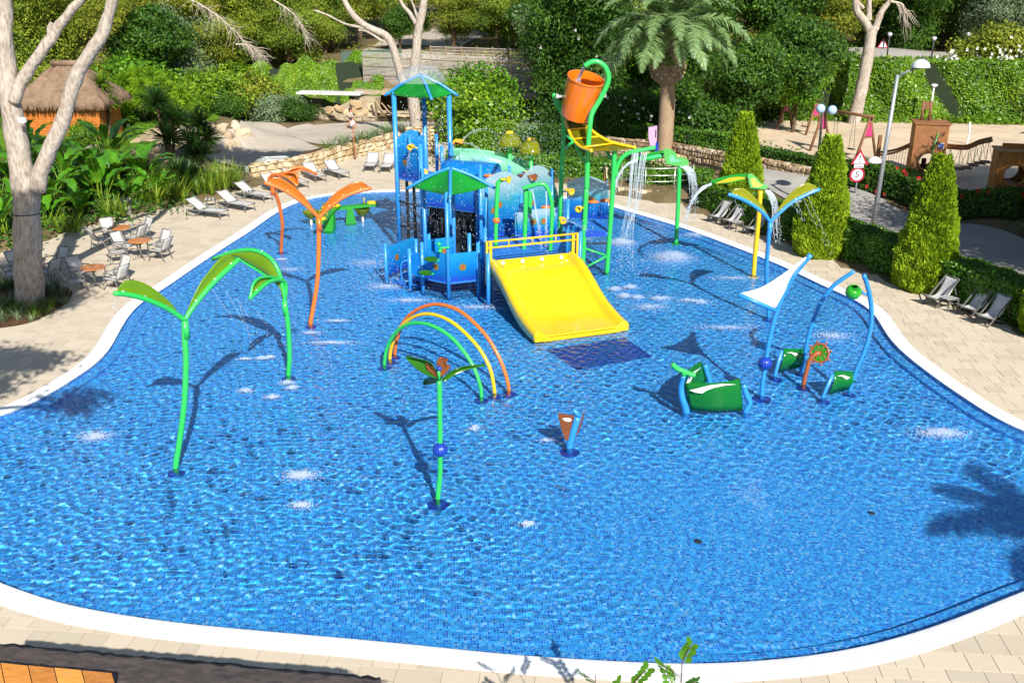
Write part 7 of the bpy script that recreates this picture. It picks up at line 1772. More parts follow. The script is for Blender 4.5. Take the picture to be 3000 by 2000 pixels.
# particular trees and shrubs of the middle distance: px of crown centre, distance, scale
def at(px, Y): return P(px, 300, Y).x
mid = [('pine', 1, at(230, 72), 72, .95, 'shaggy dark pine behind the thatched hut'), ('pine', 2, at(60, 68), 68, 1.0, 'tall pine behind the hut half hidden by the pale trunk'), ('broad', 2, at(150, 78), 78, 1.0, 'dark leafy tree above the thatched hut'),
  ('broad', 1, at(430, 76), 76, .95, 'bright rounded tree above the feathery palms'), ('pine', 1, at(600, 86), 86, .95, 'large olive brown conifer above the lawn mound'), ('pine', 2, at(720, 90), 90, .9, 'drooping olive conifer left of the ivy bank'), ('dark', 2, at(520, 82), 82, .8, 'dense olive bush tree above the lawn mound'),
  ('pine', 2, at(860, 93), 93, .95, 'light green pine leaning over the ivy bank'), ('pine', 2, at(960, 96), 96, .8, 'shaded pine at the left of the gravel track'), ('broad', 1, at(1180, 99), 99, .55, 'small bright conifer behind the slatted screen'),
  ('pine', 1, at(1330, 96), 96, .9, 'bushy pine behind the slatted screen, left part'), ('pine', 2, at(1460, 95), 95, .85, 'bushy olive pine behind the slatted screen, right part'), ('broad', 1, at(1580, 92), 92, .7, 'bright tree behind the end of the slatted screen'),
  ('dark', 1, at(1650, 72), 72, 1.05, 'dark eucalyptus beside the orange bucket'), ('dark', 1, at(1760, 70), 70, 1.1, 'dark eucalyptus with dry strands left of the palm'), ('dark', 2, at(1700, 78), 78, 1.15, 'grey green eucalyptus above the orange bucket'), ('broad', 2, at(1900, 70), 70, .9, 'dark glossy tree behind the palm'), ('dark', 1, at(2010, 66), 66, .8, 'dark shrubby tree right of the palm trunk'),
  ('broad', 1, at(2190, 62), 62, .80, 'bright large-leaved tree shading the swings'), ('broad', 1, at(2290, 68), 68, .9, 'bright rounded tree left of the forked pine'), ('broad', 2, at(2330, 63.5), 63.5, .62, 'dark leafy tree hanging over the far swing set'), ('broad', 1, at(2240, 75), 75, 1.0, 'spreading bright tree above the swing set'), ('pine', 1, at(2400, 78), 78, .85, 'olive pine behind the forked pale trunk'), ('dark', 1, at(2060, 76), 76, 1.2, 'tall dark tree behind the palm crown'),
  ('dark', 1, at(2650, 82), 82, .95, 'dark cypress-like tree beyond the upper road'), ('pine', 2, at(2740, 84), 84, .8, 'yellow green pine beyond the upper road'), ('dark', 2, at(2870, 80), 80, .75, 'grey green olive tree above the vine wall'), ('dark', 2, at(2970, 79), 79, .8, 'grey green olive tree at the end of the vine wall'), ('dark', 1, at(2800, 88), 88, 1.1, 'tall dark tree behind the olive trees'), ('dark', 1, at(2560, 88), 88, 1.1, 'tall dark tree shading the upper road')]
for k, sd, x, y, s, lab in mid: tree(k, sd, x, y, s, lab, 'tree')
bush = [(1, at(1425, 67), 67, 1.75, 'big rounded bright shrub right of the blue tower roof', .05), (0, at(1375, 72), 72, 1.55, 'taller pale green shrub behind the rounded shrub', .9), (1, at(1500, 63), 63, .9, 'spreading shrub before the dark underpass wall', -.1), (2, at(1555, 62), 62, .8, 'feathery grey green shrub under the orange bucket', .1), (1, at(1440, 60.5), 60.5, 1.0, 'low mixed shrub above the far hedge', -.2), (4, at(1600, 59.5), 59.5, .9, 'dark low shrub under the yellow chute', 0),
  (4, at(1850, 61), 61, 1.3, 'oleander shrub with white flowers left of the palm', .9), (4, at(1760, 63), 63, 1.2, 'oleander shrub beside the green bucket pole', .8), (4, at(2030, 60), 60, 1.25, 'oleander shrub with white flowers right of the palm', 1.1), (0, at(1930, 63), 63, 1.2, 'bright shrub behind the palm trunk', 1.0),
  (3, at(760, 83), 83, 1.7, 'rounded olive shrub behind the blue grey juniper', None), (2, at(790, 79.5), 79.5, .95, 'blue grey juniper spreading beside the path', -.5), (2, at(850, 80.5), 80.5, .8, 'small blue grey juniper beside the path', -.4), (4, at(862, 79), 79, .75, 'dark rounded bush at the end of the junipers', -.5), (4, at(655, 76), 76, .8, 'low green juniper behind the grass mound', .2), (1, at(700, 84), 84, 1.5, 'leafy shrub above the rock garden', .3), (1, at(560, 76), 76, 1.4, 'leafy shrub behind the grass mound', .6), (1, at(470, 70), 70, 1.5, 'leafy shrub behind the feathery palms', 1.0), (0, at(380, 72), 72, 1.7, 'bright shrub uphill of the hut', 1.2),
  (1, at(225, 59), 59, .55, 'small round shrub before the hut wall', 1.2), (3, at(2900, 72), 72, 1.2, 'white flowered shrub above the vine wall, near the lamp', 4.7), (2, at(2960, 72.5), 72.5, 1.0, 'pale shrub above the vine wall end', 4.7), (1, at(2380, 72), 72, 1.2, 'yellow green shrub at the vine wall start', 3.0), (4, at(2250, 70), 70, 1.3, 'dark shrub beneath the spreading tree', .8), (0, at(2140, 68), 68, 1.3, 'leafy shrub beneath the tall dark tree', .8)]
for sd, x, y, s, lab, z in bush: tree('bush', sd, x, y, s, lab, 'shrub', None, None, None, z)
def blossoms(label, pts, n, spread, fs, seed):
    r = random.Random(seed); root = thing('blossom', label, 'blossom', Vector(pts[0]), None)
    for c in pts:
        for k in range(n):
            q = Vector(c) + Vector((r.gauss(0, spread), r.gauss(0, spread * .5), r.gauss(0, spread * .7))); mb = MB()
            for kk in range(4):
                a = 2 * math.pi * kk / 4 + r.random(); d = Vector((math.cos(a), -.4, math.sin(a))); s_ = Vector((-math.sin(a), 0, math.cos(a))); mb.add([q, q + d * fs * .6 + s_ * fs * .45, q + d * fs, q + d * fs * .6 - s_ * fs * .45], [(0, 1, 2, 3)])
            mb.build('flower', G_FLOWER, root)
blossoms('white oleander blossoms left of the palm trunk', [P(1800, 290, 58.5), P(1855, 330, 58.5), P(1890, 345, 58.5)], 4, .5, .09, 1)
blossoms('white oleander blossoms right of the palm trunk', [P(1985, 310, 57.6), P(2020, 340, 57.6)], 4, .5, .09, 2)
blossoms('white blossoms spilling over the vine wall', [P(2805, 160, 69.5), P(2940, 155, 69.5), P(2965, 170, 69.5)], 16, .6, .12, 3)
blossoms('white blossoms high in the grey eucalyptus', [P(1640, 90, 70), P(1715, 100, 69)], 6, .8, .12, 4)
# vine-covered wall above the sand
r = np.random.default_rng(31); vp = [(17.2,71.2,.7),(20,70.4,.7),(28,69.2,.7),(36,67.8,.7),(46,66.5,.7)]
root = thing('vine_wall', 'tall wall completely covered with bright climbing vine', 'wall', Vector(vp[2]))
MB().sheet([[Vector(p) + Vector((0, .25, -.3)) for p in vp], [Vector(p) + Vector((0, .25, 4.0)) for p in vp]], .5).build('wall_face', CORE, root)
vwall_leaves(vp, .0, 4.15, 42000, .21, .15, G_IVY, r, root, .35, 'vine', .35)
cc = np.array([Vector(vp[0]).lerp(Vector(vp[-1]), t) for t in r.random(3500)]); cc[:, 1] += r.uniform(-.3, 1.2, 3500) + .6; cc[:, 2] = 4.75 + r.uniform(-.15, .25, 3500); V, F = leaves(cc, np.tile([0, 0, 1.], (3500, 1)), .24, .15, r, .6); link_mesh('vine_top', V, F, G_IVY, root)
# ivy bank left of the screen
root = thing('ivy_bank', 'sloping bank thickly covered with ivy left of the slatted screen', 'ivy', Vector((-16, 86, 1)))
n = 26000; t = r.random(n); u = r.random(n); x = -24 + 13.2 * t; y = 83.4 + 5.5 * u + .9 * np.sin(x * .8); z = -.6 + u * (3.2 + 1.2 * t) + .35 * np.sin(x * 1.3 + u * 6) + .25 * np.sin(x * 3.1)
z = np.where(x > -13.5, np.maximum(z, .9 + u * 1.6), z)
V, F = leaves(np.c_[x, y, z], np.tile([0, -.8, .7], (n, 1)), .22, .15, r, .6); link_mesh('ivy', V, F, G_IVY, root)
X_, U_ = np.meshgrid(np.linspace(-24.5, -10.8, 24), np.linspace(0, 1, 10)); Z_ = -.75 + U_ * (3.1 + 1.2 * (X_ + 24) / 13.2) - .12; Z_ = np.where(X_ > -13.5, np.maximum(Z_, .75 + U_ * 1.5), Z_)
MB().sheet([[(X_[i, j], 83.5 + 5.5 * U_[i, j], Z_[i, j]) for j in range(24)] for i in range(10)]).build('bank_soil', CORE, root)

# ---- palm in the middle
pc_ = G(1943, 502, .1); pc_.z = hz(pc_.x, pc_.y); Ypm = pc_.y
def frond_mesh(name, length, arch, droop, seed, nl=54):
    r = random.Random(seed); rach = [Vector((0, 0, 0))]; ang = arch; seg = 16
    for i in range(seg):
        ang -= (arch + droop) / seg * (1.25 if i > 5 else .6); rach.append(rach[-1] + Vector((math.cos(ang), 0, math.sin(ang))) * length / seg)
    mb = MB(); mb.tube(rach, [.035 * (1 - .85 * i / seg) + .004 for i in range(seg + 1)], 5)
    nr = len(mb.f)
    for k in range(nl):
        t = .12 + .87 * k / nl; i = min(seg - 1, int(t * seg)); p = rach[i].lerp(rach[i + 1], t * seg - i); d = (rach[i + 1] - rach[i]).normalized(); up = Vector((-d.z, 0, d.x))
        ll = length * .20 * math.sin(math.pi * min(1, .18 + t * .80)) * r.uniform(.85, 1.1); w = .022
        for s in (-1, 1):
            o = (d * .55 + Vector((0, s, 0)) * .85 + up * r.uniform(-.05, .35)).normalized(); e = p + o * ll - Vector((0, 0, ll * .22)); mpt = p + o * ll * .5
            mb.add([p - d * w, mpt - d * w * 1.3, e, mpt + d * w * 1.3 + Vector((0, 0, .0)), p + d * w], [(0, 1, 3, 4), (1, 2, 3)])
    me = bpy.data.meshes.new(name); me.from_pydata([tuple(v) for v in mb.v], [], mb.f); me.materials.append(G_PALM); return me
FR = [frond_mesh('frond', 3.2, R(62), R(38), 1), frond_mesh('frond', 3.3, R(30), R(62), 2), frond_mesh('frond', 3.1, R(5), R(72), 3)]
def palm(label, base, crown_c, trunk_r, s, seed, n=44, bulge=True):
    r = random.Random(seed); root = thing('date_palm', label, 'palm tree', base); c = Vector(crown_c)
    pth = spl([Vector(base) - Vector((0, 0, .3)), Vector(base).lerp(c, .5) + Vector((.05, 0, 0)), c - Vector((0, 0, 1.6))], 40)
    MB().tube(pth, [trunk_r * (1.12 - .2 * i / len(pth)) * (1 + .035 * (i % 2)) for i in range(len(pth))], 16).build('trunk', PTRUNK, root, True)
    if bulge:
        bc_ = c - Vector((0, 0, 2.0)); MB().lathe([(trunk_r * .9, -1.0), (.72, -.7), (.92, .0), (.95, .6), (.8, 1.2), (.5, 2.0)], bc_, 18).build('boss', PTRUNK, root, True)
        for j in range(9):
            for k in range(12):
                a = 2 * math.pi * (k + .5 * (j % 2)) / 12; z = -.55 + .2 * j; rr_ = .70 + .24 * math.sin(math.pi * min(1, (z + .75) / 1.6)); p = bc_ + Vector((rr_ * math.cos(a), rr_ * math.sin(a), z)); d = Vector((math.cos(a), math.sin(a), .5)); s_ = Vector((-math.sin(a), math.cos(a), 0))
                MB().add([p - s_ * .13, p - Vector((0, 0, .12)), p + s_ * .13, p + Vector((0, 0, .13)), p + d * .1], [(0, 1, 4), (1, 2, 4), (2, 3, 4), (3, 0, 4)]).build('frond_stub', STONE_D if (j + k) % 3 else STONE, root)
        rr2 = np.random.default_rng(seed); m_ = 1500; a = rr2.random(m_) * 6.28; z = rr2.uniform(.1, 2.1, m_); q = np.c_[np.cos(a) * 1.0, np.sin(a) * .98, z] + np.array(bc_); q = q[(np.sin(a * 2 + z) > -.55)]; V, F = leaves(q, unit(q - np.array(bc_)), .17, .12, rr2, .7); link_mesh('ivy', V, F, G_IVY, root)
    for k in range(n):
        a = k * 2.39996; ring = k / n; me = FR[0] if ring < .28 else (FR[1] if ring < .62 else FR[2]); o = bpy.data.objects.new('frond', me); COL.objects.link(o); o.parent = root
        o.location = c + Vector((.25 * math.cos(a), .25 * math.sin(a), .25 - .55 * ring)) - ORIG[root.name]; o.rotation_euler = (r.uniform(-.25, .25), r.uniform(-.12, .12), a + r.uniform(-.15, .15)); sc = s * r.uniform(.85, 1.1); o.scale = (sc, sc, sc)
    return root
palm('tall date palm with ivy round its crown base, behind the water sprayers', pc_, P(1962, 80, Ypm), .40, 1.42, 3, 52)
# off to the side of the camera: trees whose shade falls on the near deck and water
palm('date palm outside the view whose frond shadows reach the pool corner', (15.0, 6.8, 0), (15.0, 6.8, 7.2), .34, 1.0, 8, 30, False)
root = thing('pine_tree', 'pine outside the view that shades the deck and round bed', 'pine tree', Vector((-14.5, 13, 0))); m = MB(); limb(m, [(-14.5, 13, -.3), (-14, 13.3, 5), (-12.8, 15, 9.5), (-12, 17.5, 12.5)], .35, .12, 10, 24); m.build('trunk', BARK, root, True)
r = np.random.default_rng(77)
for q, e in ((((-14, 13.3, 5), (-12.4, 14, 7.5), (-9.9, 15.2, 8.8)), .05), (((-13.6, 13.6, 6.3), (-11, 13.2, 7.4), (-8.3, 13.0, 8.0)), .04), (((-12.8, 15, 9.5), (-14, 17, 11.5), (-14.8, 18, 12.6)), .05)):
    m = MB(); limb(m, q, .14, e, 8, 14); m.build('limb', BARK, root, True)
crown('crown', [((-9.9, 15.0, 8.8), (1.0, .7, .4)), ((-11.2, 14.8, 9.0), (1.2, .8, .4)), ((-10.6, 13.7, 8.4), (.8, .6, .3)), ((-8.05, 13.05, 8.1), (.75, .6, .35)), ((-11.3, 16.6, 12.3), (1.8, 1.3, 1.2)), ((-11.3, 16.6, 14.0), (1.8, 1.3, 1.0)), ((-11.4, 18.2, 10.6), (1.5, 1.2, .7)), ((-14.6, 18.2, 12.9), (1.8, 1.7, .8)), ((-12.8, 15.6, 10.6), (1.0, .8, .5))], 17000, .32, .09, G_PINE, r, root, None, .28, .1, .9)
for k, (x, y, s, lab) in enumerate(((23.2, 33.5, 1.15, 'pine outside the view shading the road bend'), (26.5, 39.5, 1.1, 'pine outside the view shading the playground'), (28.5, 31, 1.2, 'pine outside the view beyond the right hedge'))): tree('pine', 1, x, y, s, lab, 'tree', None, None, None, 0)
tree('pine', 2, 24.3, 27.5, 1.2, 'pine outside the view at the end of the hedge', 'tree', None, None, None, 0)

# ---- lush planting on the left
def strap(name, c, n, length, width, up, arch, mat, r, parent, seg=4, spread=.1):
    V, F = [], []
    for k in range(n):
        a = r.random() * 2 * math.pi; d = Vector((math.cos(a), math.sin(a), 0)); s = Vector((-d.y, d.x, 0)); l = length * r.uniform(.65, 1.1); el = R(r.uniform(*up)); p = Vector(c) + d * spread * r.random(); b0 = len(V)
        for i in range(seg + 1):
            t = i / seg; w = width * (1 - t) ** .7 * (.6 + .8 * t if t < .4 else 1) + .002; V += [p - s * w / 2, p + s * w / 2]
            e = el - R(arch) * t ** 1.3; p = p + (d * math.cos(e) + Vector((0, 0, math.sin(e)))) * l / seg
        F += [(b0 + 2 * i, b0 + 2 * i + 1, b0 + 2 * i + 3, b0 + 2 * i + 2) for i in range(seg)]
    return MB().add(V, F).build(name, mat, parent, True)
def ban_leaf(parent, base, az, el, stem, ll, lw, mat, r):
    d = Vector((math.cos(az), math.sin(az), 0)); s = Vector((-d.y, d.x, 0)); p = Vector(base); e = el; path = [p.copy()]
    for i in range(4): p = p + (d * math.cos(e) + Vector((0, 0, math.sin(e)))) * stem / 4; path.append(p.copy())
    o = None; rows = [[], [], [], [], []]; n = 9; cur = e
    for i in range(n + 1):
        t = i / n; w = lw * (math.sin(math.pi * min(1, .06 + .9 * t ** .8)) ** .7) * .5 + .004; upv = Vector((-d.x * math.sin(cur), -d.y * math.sin(cur), math.cos(cur)))
        wob = .04 * math.sin(i * 2.1 + az)
        for k, f in enumerate((-1, -.5, 0, .5, 1)): rows[k].append(p + s * (w * f) + upv * (abs(f) * w * .28 + wob * abs(f)))
        cur -= R(r.uniform(4, 11)); p = p + (d * math.cos(cur) + Vector((0, 0, math.sin(cur)))) * ll / n
    lf = MB().sheet(rows).build('leaf', mat, parent, True)
    MB().tube(path + [rows[2][4], rows[2][-1]], [.035, .03, .028, .026, .024, .016, .004], 5).build('midrib', G_STRAP, lf, True)
def banana(label, px, n, stem, ll, lw, seed, mat=G_BAN, el=(55, 86)):
    r = random.Random(seed); b = gpt(*px); root = thing('banana_plant', label, 'plant', b)
    for k in range(n): ban_leaf(root, b + Vector((r.uniform(-.2, .2), r.uniform(-.2, .2), 0)), k * 2.4 + r.random(), R(r.uniform(*el)), stem * r.uniform(.6, 1.1), ll * r.uniform(.75, 1.1), lw * r.uniform(.85, 1.1), mat, r)
BN = [((325, 500), 9, 1.6, 1.8, .5, 'broad paddle-leaved plant standing tall below the lawn'), ((425, 545), 9, 1.1, 1.6, .62, 'broad banana clump with upright leaves beside the yuccas'), ((200, 565), 9, 1.2, 1.7, .62, 'banana clump behind the bare pine limb'), ((300, 590), 9, 1.0, 1.5, .55, 'banana clump behind the cafe tables'), ((130, 610), 8, 1.2, 1.6, .6, 'banana clump right of the pale pine trunk'), ((15, 580), 8, 1.4, 1.7, .6, 'banana clump left of the pale pine trunk'), ((10, 690), 8, 1.0, 1.4, .5, 'banana clump at the far left edge of the deck'), ((230, 640), 8, .7, 1.2, .5, 'low banana clump at the deck edge behind a cafe table'), ((390, 600), 8, .8, 1.3, .45, 'low banana clump beside the steel bin'), ((450, 590), 7, .8, 1.3, .42, 'bright low banana clump left of the strappy shrubs'), ((160, 500), 8, 1.3, 1.5, .55, 'dark banana clump in front of the hut'), ((90, 470), 8, 1.3, 1.5, .5, 'dark upright clump beside the hut corner'), ((345, 560), 8, 1.0, 1.5, .6, 'banana clump between taller banana clumps'), ((260, 530), 8, 1.1, 1.5, .55, 'banana clump on the rockery slope'), ((150, 660), 7, .8, 1.2, .45, 'small banana clump at the shaded deck edge'), ((60, 640), 8, .9, 1.3, .5, 'banana clump behind the hidden cafe table')]
for i, (px, n, st_, ll, lw, lab) in enumerate(BN): banana(lab, px, n, st_, ll, lw, 100 + i)
def yucca(label, px, heads, seed, mat=G_YUC, ln=.75, n=120):
    r = random.Random(seed); b = gpt(*px); root = thing('yucca', label, 'plant', b)
    for dx, dy, h in heads:
        t = b + Vector((dx, dy, h)); MB().tube(spl([b + Vector((dx * .2, dy * .2, -.1)), b + Vector((dx * .6, dy * .6, h * .5)), t], 8), .09, 7).build('trunk', BARKD, root, True)
        V, F = [], []
        for k in range(n):
            z = r.uniform(-.5, 1); a = r.random() * 6.28; q = math.sqrt(1 - min(1, z * z)); d = Vector((q * math.cos(a), q * math.sin(a), z)); s = d.cross(Vector((0, 0, 1))); s = s.normalized() * .03 if s.length > .01 else Vector((.022, 0, 0)); l = ln * r.uniform(.75, 1.1); k0 = len(V)
            V += [t + d * .06 - s, t + d * .06 + s, t + d * l * .55 + s * 1.3, t + d * l - Vector((0, 0, .05)), t + d * l * .55 - s * 1.3]; F += [(k0, k0 + 1, k0 + 2, k0 + 3, k0 + 4)]
        MB().add(V, F).build('leaf_head', mat, root)
yucca('dark yucca with several spiky heads on the rock bank', (505, 480), [(-.5, 0, 3.3), (.3, .2, 2.3), (.0, -.2, 1.4)], 1, ln=1.35, n=210)
yucca('dark yucca with four spiky heads above the path bend', (585, 480), [(.1, .2, 2.3), (-.4, 0, 1.3), (.6, .1, 1.5), (.1, -.3, .7)], 2, ln=1.25, n=210)
yucca('low dark yucca behind the shaded lounger', (560, 560), [(0, 0, .8), (.5, .1, .6), (-.5, 0, 1.0)], 3, ln=.9, n=140)
yucca('light yucca with dry skirt beside the hut eave', (318, 405), [(0, 0, 3.2), (.3, 0, 2.1), (-.4, .1, 1.4)], 4, G_STRAP, .9, 130)
yucca('light green spiky plant between hut and lawn', (345, 380), [(0, 0, 1.2), (.5, 0, .8)], 5, G_FAN, .8, 110)
def flax(label, px, n, ln, seed, mat=G_STRAP):
    r = random.Random(seed); b = gpt(*px); root = thing('flax_clump', label, 'plant', b)
    for k in range(3): strap('leaf_fan', b + Vector((.35 * (k - 1), .1 * (k % 2), 0)), n, ln, .055, (48, 88), 55, mat, r, root)
for i, (px, ln, lab, mt) in enumerate([((480, 585), 1.5, 'strappy flax clump at the deck edge by the loungers', G_STRAP), ((520, 590), 1.4, 'strappy flax clump behind the nearest lounger', G_STRAP), ((440, 600), 1.3, 'strappy flax clump beside the steel bin', G_STRAP), ((640, 560), 1.8, 'tall flax clump behind the shaded lounger', G_STRAP), ((680, 550), 1.6, 'tall flax clump at the end of the stone wall', G_STRAP), ((600, 570), 1.5, 'green flax clump between yucca and loungers', G_STRAP), ((340, 635), 1.1, 'strappy clump behind the waste bin', G_STRAP), ((540, 520), 1.4, 'dark flax clump below the yucca', G_YUC), ((200, 680), 1.0, 'strappy clump by the shaded deck edge', G_STRAP), ((415, 560), 1.3, 'strappy clump among the banana leaves', G_STRAP), ((485, 545), 1.5, 'strappy clump under the dark yucca', G_STRAP)]):
    flax(lab, px, 42, ln, 200 + i, mt)
def feather(label, px, heads, ln, seed, mat=G_FAN, n=190):
    """feathery fan-leaved palms: rounded heads of thin drooping segments on stalks"""
    r = random.Random(seed); b = gpt(*px); root = thing('fan_palm', label, 'plant', b)
    MB().tube([b - Vector((0, 0, .2)), b + Vector((0, 0, 1.2))], .14, 8).build('trunk', BARKD, root, True)
    for k in range(heads):
        a = k * 2.4 + r.random(); el = R(r.uniform(15, 80)); d = Vector((math.cos(a) * math.cos(el), math.sin(a) * math.cos(el), math.sin(el))); st = b + Vector((0, 0, 1.0)); hp = st + d * ln * r.uniform(.6, 1.1)
        st_o = MB().tube(spl([st, st.lerp(hp, .5) + Vector((0, 0, .1)), hp], 6), .018, 5).build('stalk', G_STRAP, root, True); V, F = [], []
        for j in range(n):
            v = Vector((r.gauss(0, 1), r.gauss(0, 1), r.gauss(0, 1))).normalized(); v = (v + d * .8).normalized(); s = v.cross(Vector((.3, .2, 1))).normalized() * .012; l = ln * .42 * r.uniform(.7, 1.1); k0 = len(V); V += [hp - s, hp + s, hp + v * l * .6 + s, hp + v * l - Vector((0, 0, l * .25)), hp + v * l * .6 - s]; F += [(k0, k0 + 1, k0 + 2, k0 + 3, k0 + 4)]
        MB().add(V, F).build('leaf_fan', mat, st_o)
feather('large feathery fan palm above the rockery lawn', (425, 360), 26, 2.1, 1); feather('second feathery fan palm nearer the grass mound', (500, 365), 18, 1.7, 2); feather('pale fan palm behind the feathery palms', (400, 300), 14, 1.9, 3, G_GREY); feather('small fan palm seen behind the swings tree', (2275, 175), 12, 1.5, 4)
# agapanthus row above the stone wall
ag = random.Random(9)
for k in range(15):
    t = k / 14; p = Vector((wl[2].x, wl[2].y, 0)).lerp(Vector((wl[6].x, wl[6].y, 0)), .02 + .93 * t) + Vector((.1 + ag.uniform(-.2, .2), 1.0 + ag.uniform(-.35, .5), .78)); root = thing('agapanthus', 'strappy grey green agapanthus clump in the row behind the stone wall', 'plant', p, 'agapanthus row')
    strap('leaves', p, 46, .95, .05, (35, 85), 65, G_GREY if k % 3 else G_STRAP, ag, root)
drape('planter_soil', [(q.x + .0, q.y + .35) for q in wl[1:]] + [(-6.2, 66), (-9, 63.5), (-10.5, 60.5), (-12, 57.4)], SOIL, 0, 1.0, lambda x, y: np.full(x.shape, .72))
# bed under the pale pine, lawn blades and ground cover
bed = smooth_poly([G(*q).xy[:] for q in ((-160, 985), (0, 962), (80, 948), (150, 918), (205, 880), (205, 850), (150, 838), (60, 832), (-60, 850), (-160, 900))], 60)
drape('planting_bed', bed, SOIL, .035, .6, lambda x, y: np.zeros(x.shape))
bd = np.array(bed); k = 0; gr = random.Random(4)
while k < 90:
    x, y = gr.uniform(bd[:, 0].min(), bd[:, 0].max()), gr.uniform(bd[:, 1].min(), bd[:, 1].max())
    if not in_poly(np.array([x]), np.array([y]), bd)[0] or math.hypot(x - pb_.x, y - pb_.y) < .62: continue
    k += 1; root = thing('grass_tuft', 'tuft of fine grass in the bed round the pale pine', 'plant', Vector((x, y, .03)), 'grass tufts of the pine bed'); strap('blades', (x, y, .03), 60, gr.uniform(.3, .6), .016, (45, 88), 80, gr.choice((G_STRAP, G_DARKL, G_GREY, G_DARKL)), gr, root, 3, .15)
def blades(name, poly, dens, ln, mat, seed, kind='stuff', label=None):
    r = np.random.default_rng(seed); p = np.array(poly); x0, y0 = p.min(0); x1, y1 = p.max(0); n = int((x1 - x0) * (y1 - y0) * dens); x, y = r.uniform(x0, x1, n), r.uniform(y0, y1, n); k = in_poly(x, y, p); x, y = x[k], y[k]; n = len(x); c = np.c_[x, y, hgt(x, y) + .05]
    d = unit(np.c_[r.normal(0, .35, n), r.normal(0, .35, n), np.ones(n)]); s = unit(np.cross(d, r.normal(0, 1, (n, 3)))) * .02; l = ln * r.uniform(.6, 1.2, (n, 1)); V = np.stack([c - s, c + s, c + d * l], 1).reshape(-1, 3)
    o = link_mesh(name, V, np.arange(3 * n).reshape(-1, 3), mat); o['kind'] = kind
    if label: tag(o, label, 'grass')
blades('grass', smooth_poly([(-31,54.6),(-22,55.4),(-20.8,58),(-22.5,60.5),(-23,64),(-20.8,66.5),(-20.4,70),(-22,72),(-26,70),(-27,63),(-33,62)]), 130, .12, G_GRASS, 3, 'stuff', 'bright mown lawn grass on the left bank')
# wild green at the foot of the vine wall and among the rocks
def scrub(name, label, pts, n, spread, mat, seed, sz=(.22, .12)):
    r = np.random.default_rng(seed); P0 = np.array([(p[0], p[1]) for p in pts]); k = r.integers(0, len(P0), n); xy = P0[k] + r.normal(0, 1, (n, 2)) * np.array(spread); z = hgt(xy[:, 0], xy[:, 1]) + np.abs(r.normal(0, .22, n)); V, F = leaves(np.c_[xy, z], np.tile([0, -.3, 1.], (n, 1)), sz[0], sz[1], r, .7); o = link_mesh(name, V, F, mat); o['kind'] = 'stuff'; tag(o, label, 'ground cover')
scrub('ground_cover', 'wild green ground cover at the foot of the vine wall', [(18 + k, 69.6 - .12 * k) for k in range(26)], 5500, (.7, .55), G_IVY, 1)
scrub('ground_cover', 'leafy ground cover on the left rockery bank', [(-19, 46), (-21, 44), (-22, 48), (-24, 52), (-20.5, 50), (-26, 50), (-28, 46), (-24, 43), (-27, 42), (-19.5, 52), (-30, 50), (-23, 40)], 16000, (1.6, 1.6), G_DARKL, 2, (.26, .13))
scrub('ground_cover', 'low greenery on the terraces round the palm', [(2, 58), (4, 59), (0, 60), (-3, 58), (6, 61), (9, 60), (11, 58), (13, 57), (7, 55), (3, 64), (-1, 64), (10, 64)], 11000, (1.3, 1.1), G_DARKL, 3)
scrub('ground_cover', 'undergrowth below the wooded hillside', [(x, y) for x in range(-56, 64, 6) for y in (91, 96, 103) if not -15 < x < -3], 16000, (3, 2.2), G_OLIVE, 4, (.4, .22))
scrub('ground_cover', 'undergrowth behind the thatched hut and lawn', [(x, y) for x in range(-46, -22, 4) for y in (66, 72, 78, 84)], 9000, (2, 2), G_DARKL, 5, (.34, .2))
# bare grey twigs of the dry pine branches
def twigs(label, px0, px1, Y, n, seed):
    r = random.Random(seed); a, b = P(*px0, Y), P(*px1, Y); root = thing('bare_branch', label, 'branch', a); main = spl([a, a.lerp(b, .5) + Vector((.3, 0, .35)), b], 20); MB().tube(main, [.08 - .065 * i / (len(main) - 1) for i in range(len(main))], 6).build('bough', G_DEAD, root, True); mb = MB()
    for k in range(n):
        p = main[r.randrange(4, len(main))]; d = ((b - a).normalized() + Vector((r.gauss(0, .6), r.gauss(0, .6), r.gauss(-.25, .5)))).normalized(); l = r.uniform(.5, 1.6); q = p + d * l * .5 + Vector((r.gauss(0, .08), 0, r.gauss(0, .08))); mb.tube([p, q, p + d * l - Vector((0, 0, .15 * l))], [.018, .012, .005], 4)
    mb.build('twigs', G_DEAD, root, False, 'stuff')
twigs('bare grey dry branch hanging over the conifer above the lawn', (525, -20), (740, 150), 79, 130, 1); twigs('bare grey dry branch over the light green pine', (800, 0), (900, 110), 86, 70, 2); twigs('bare dry twigs beside the ivy bank', (690, 130), (760, 165), 84, 50, 3); twigs('bare dry twigs of the forked pale pine', (2610, 5), (2650, 60), 67.4, 40, 4)

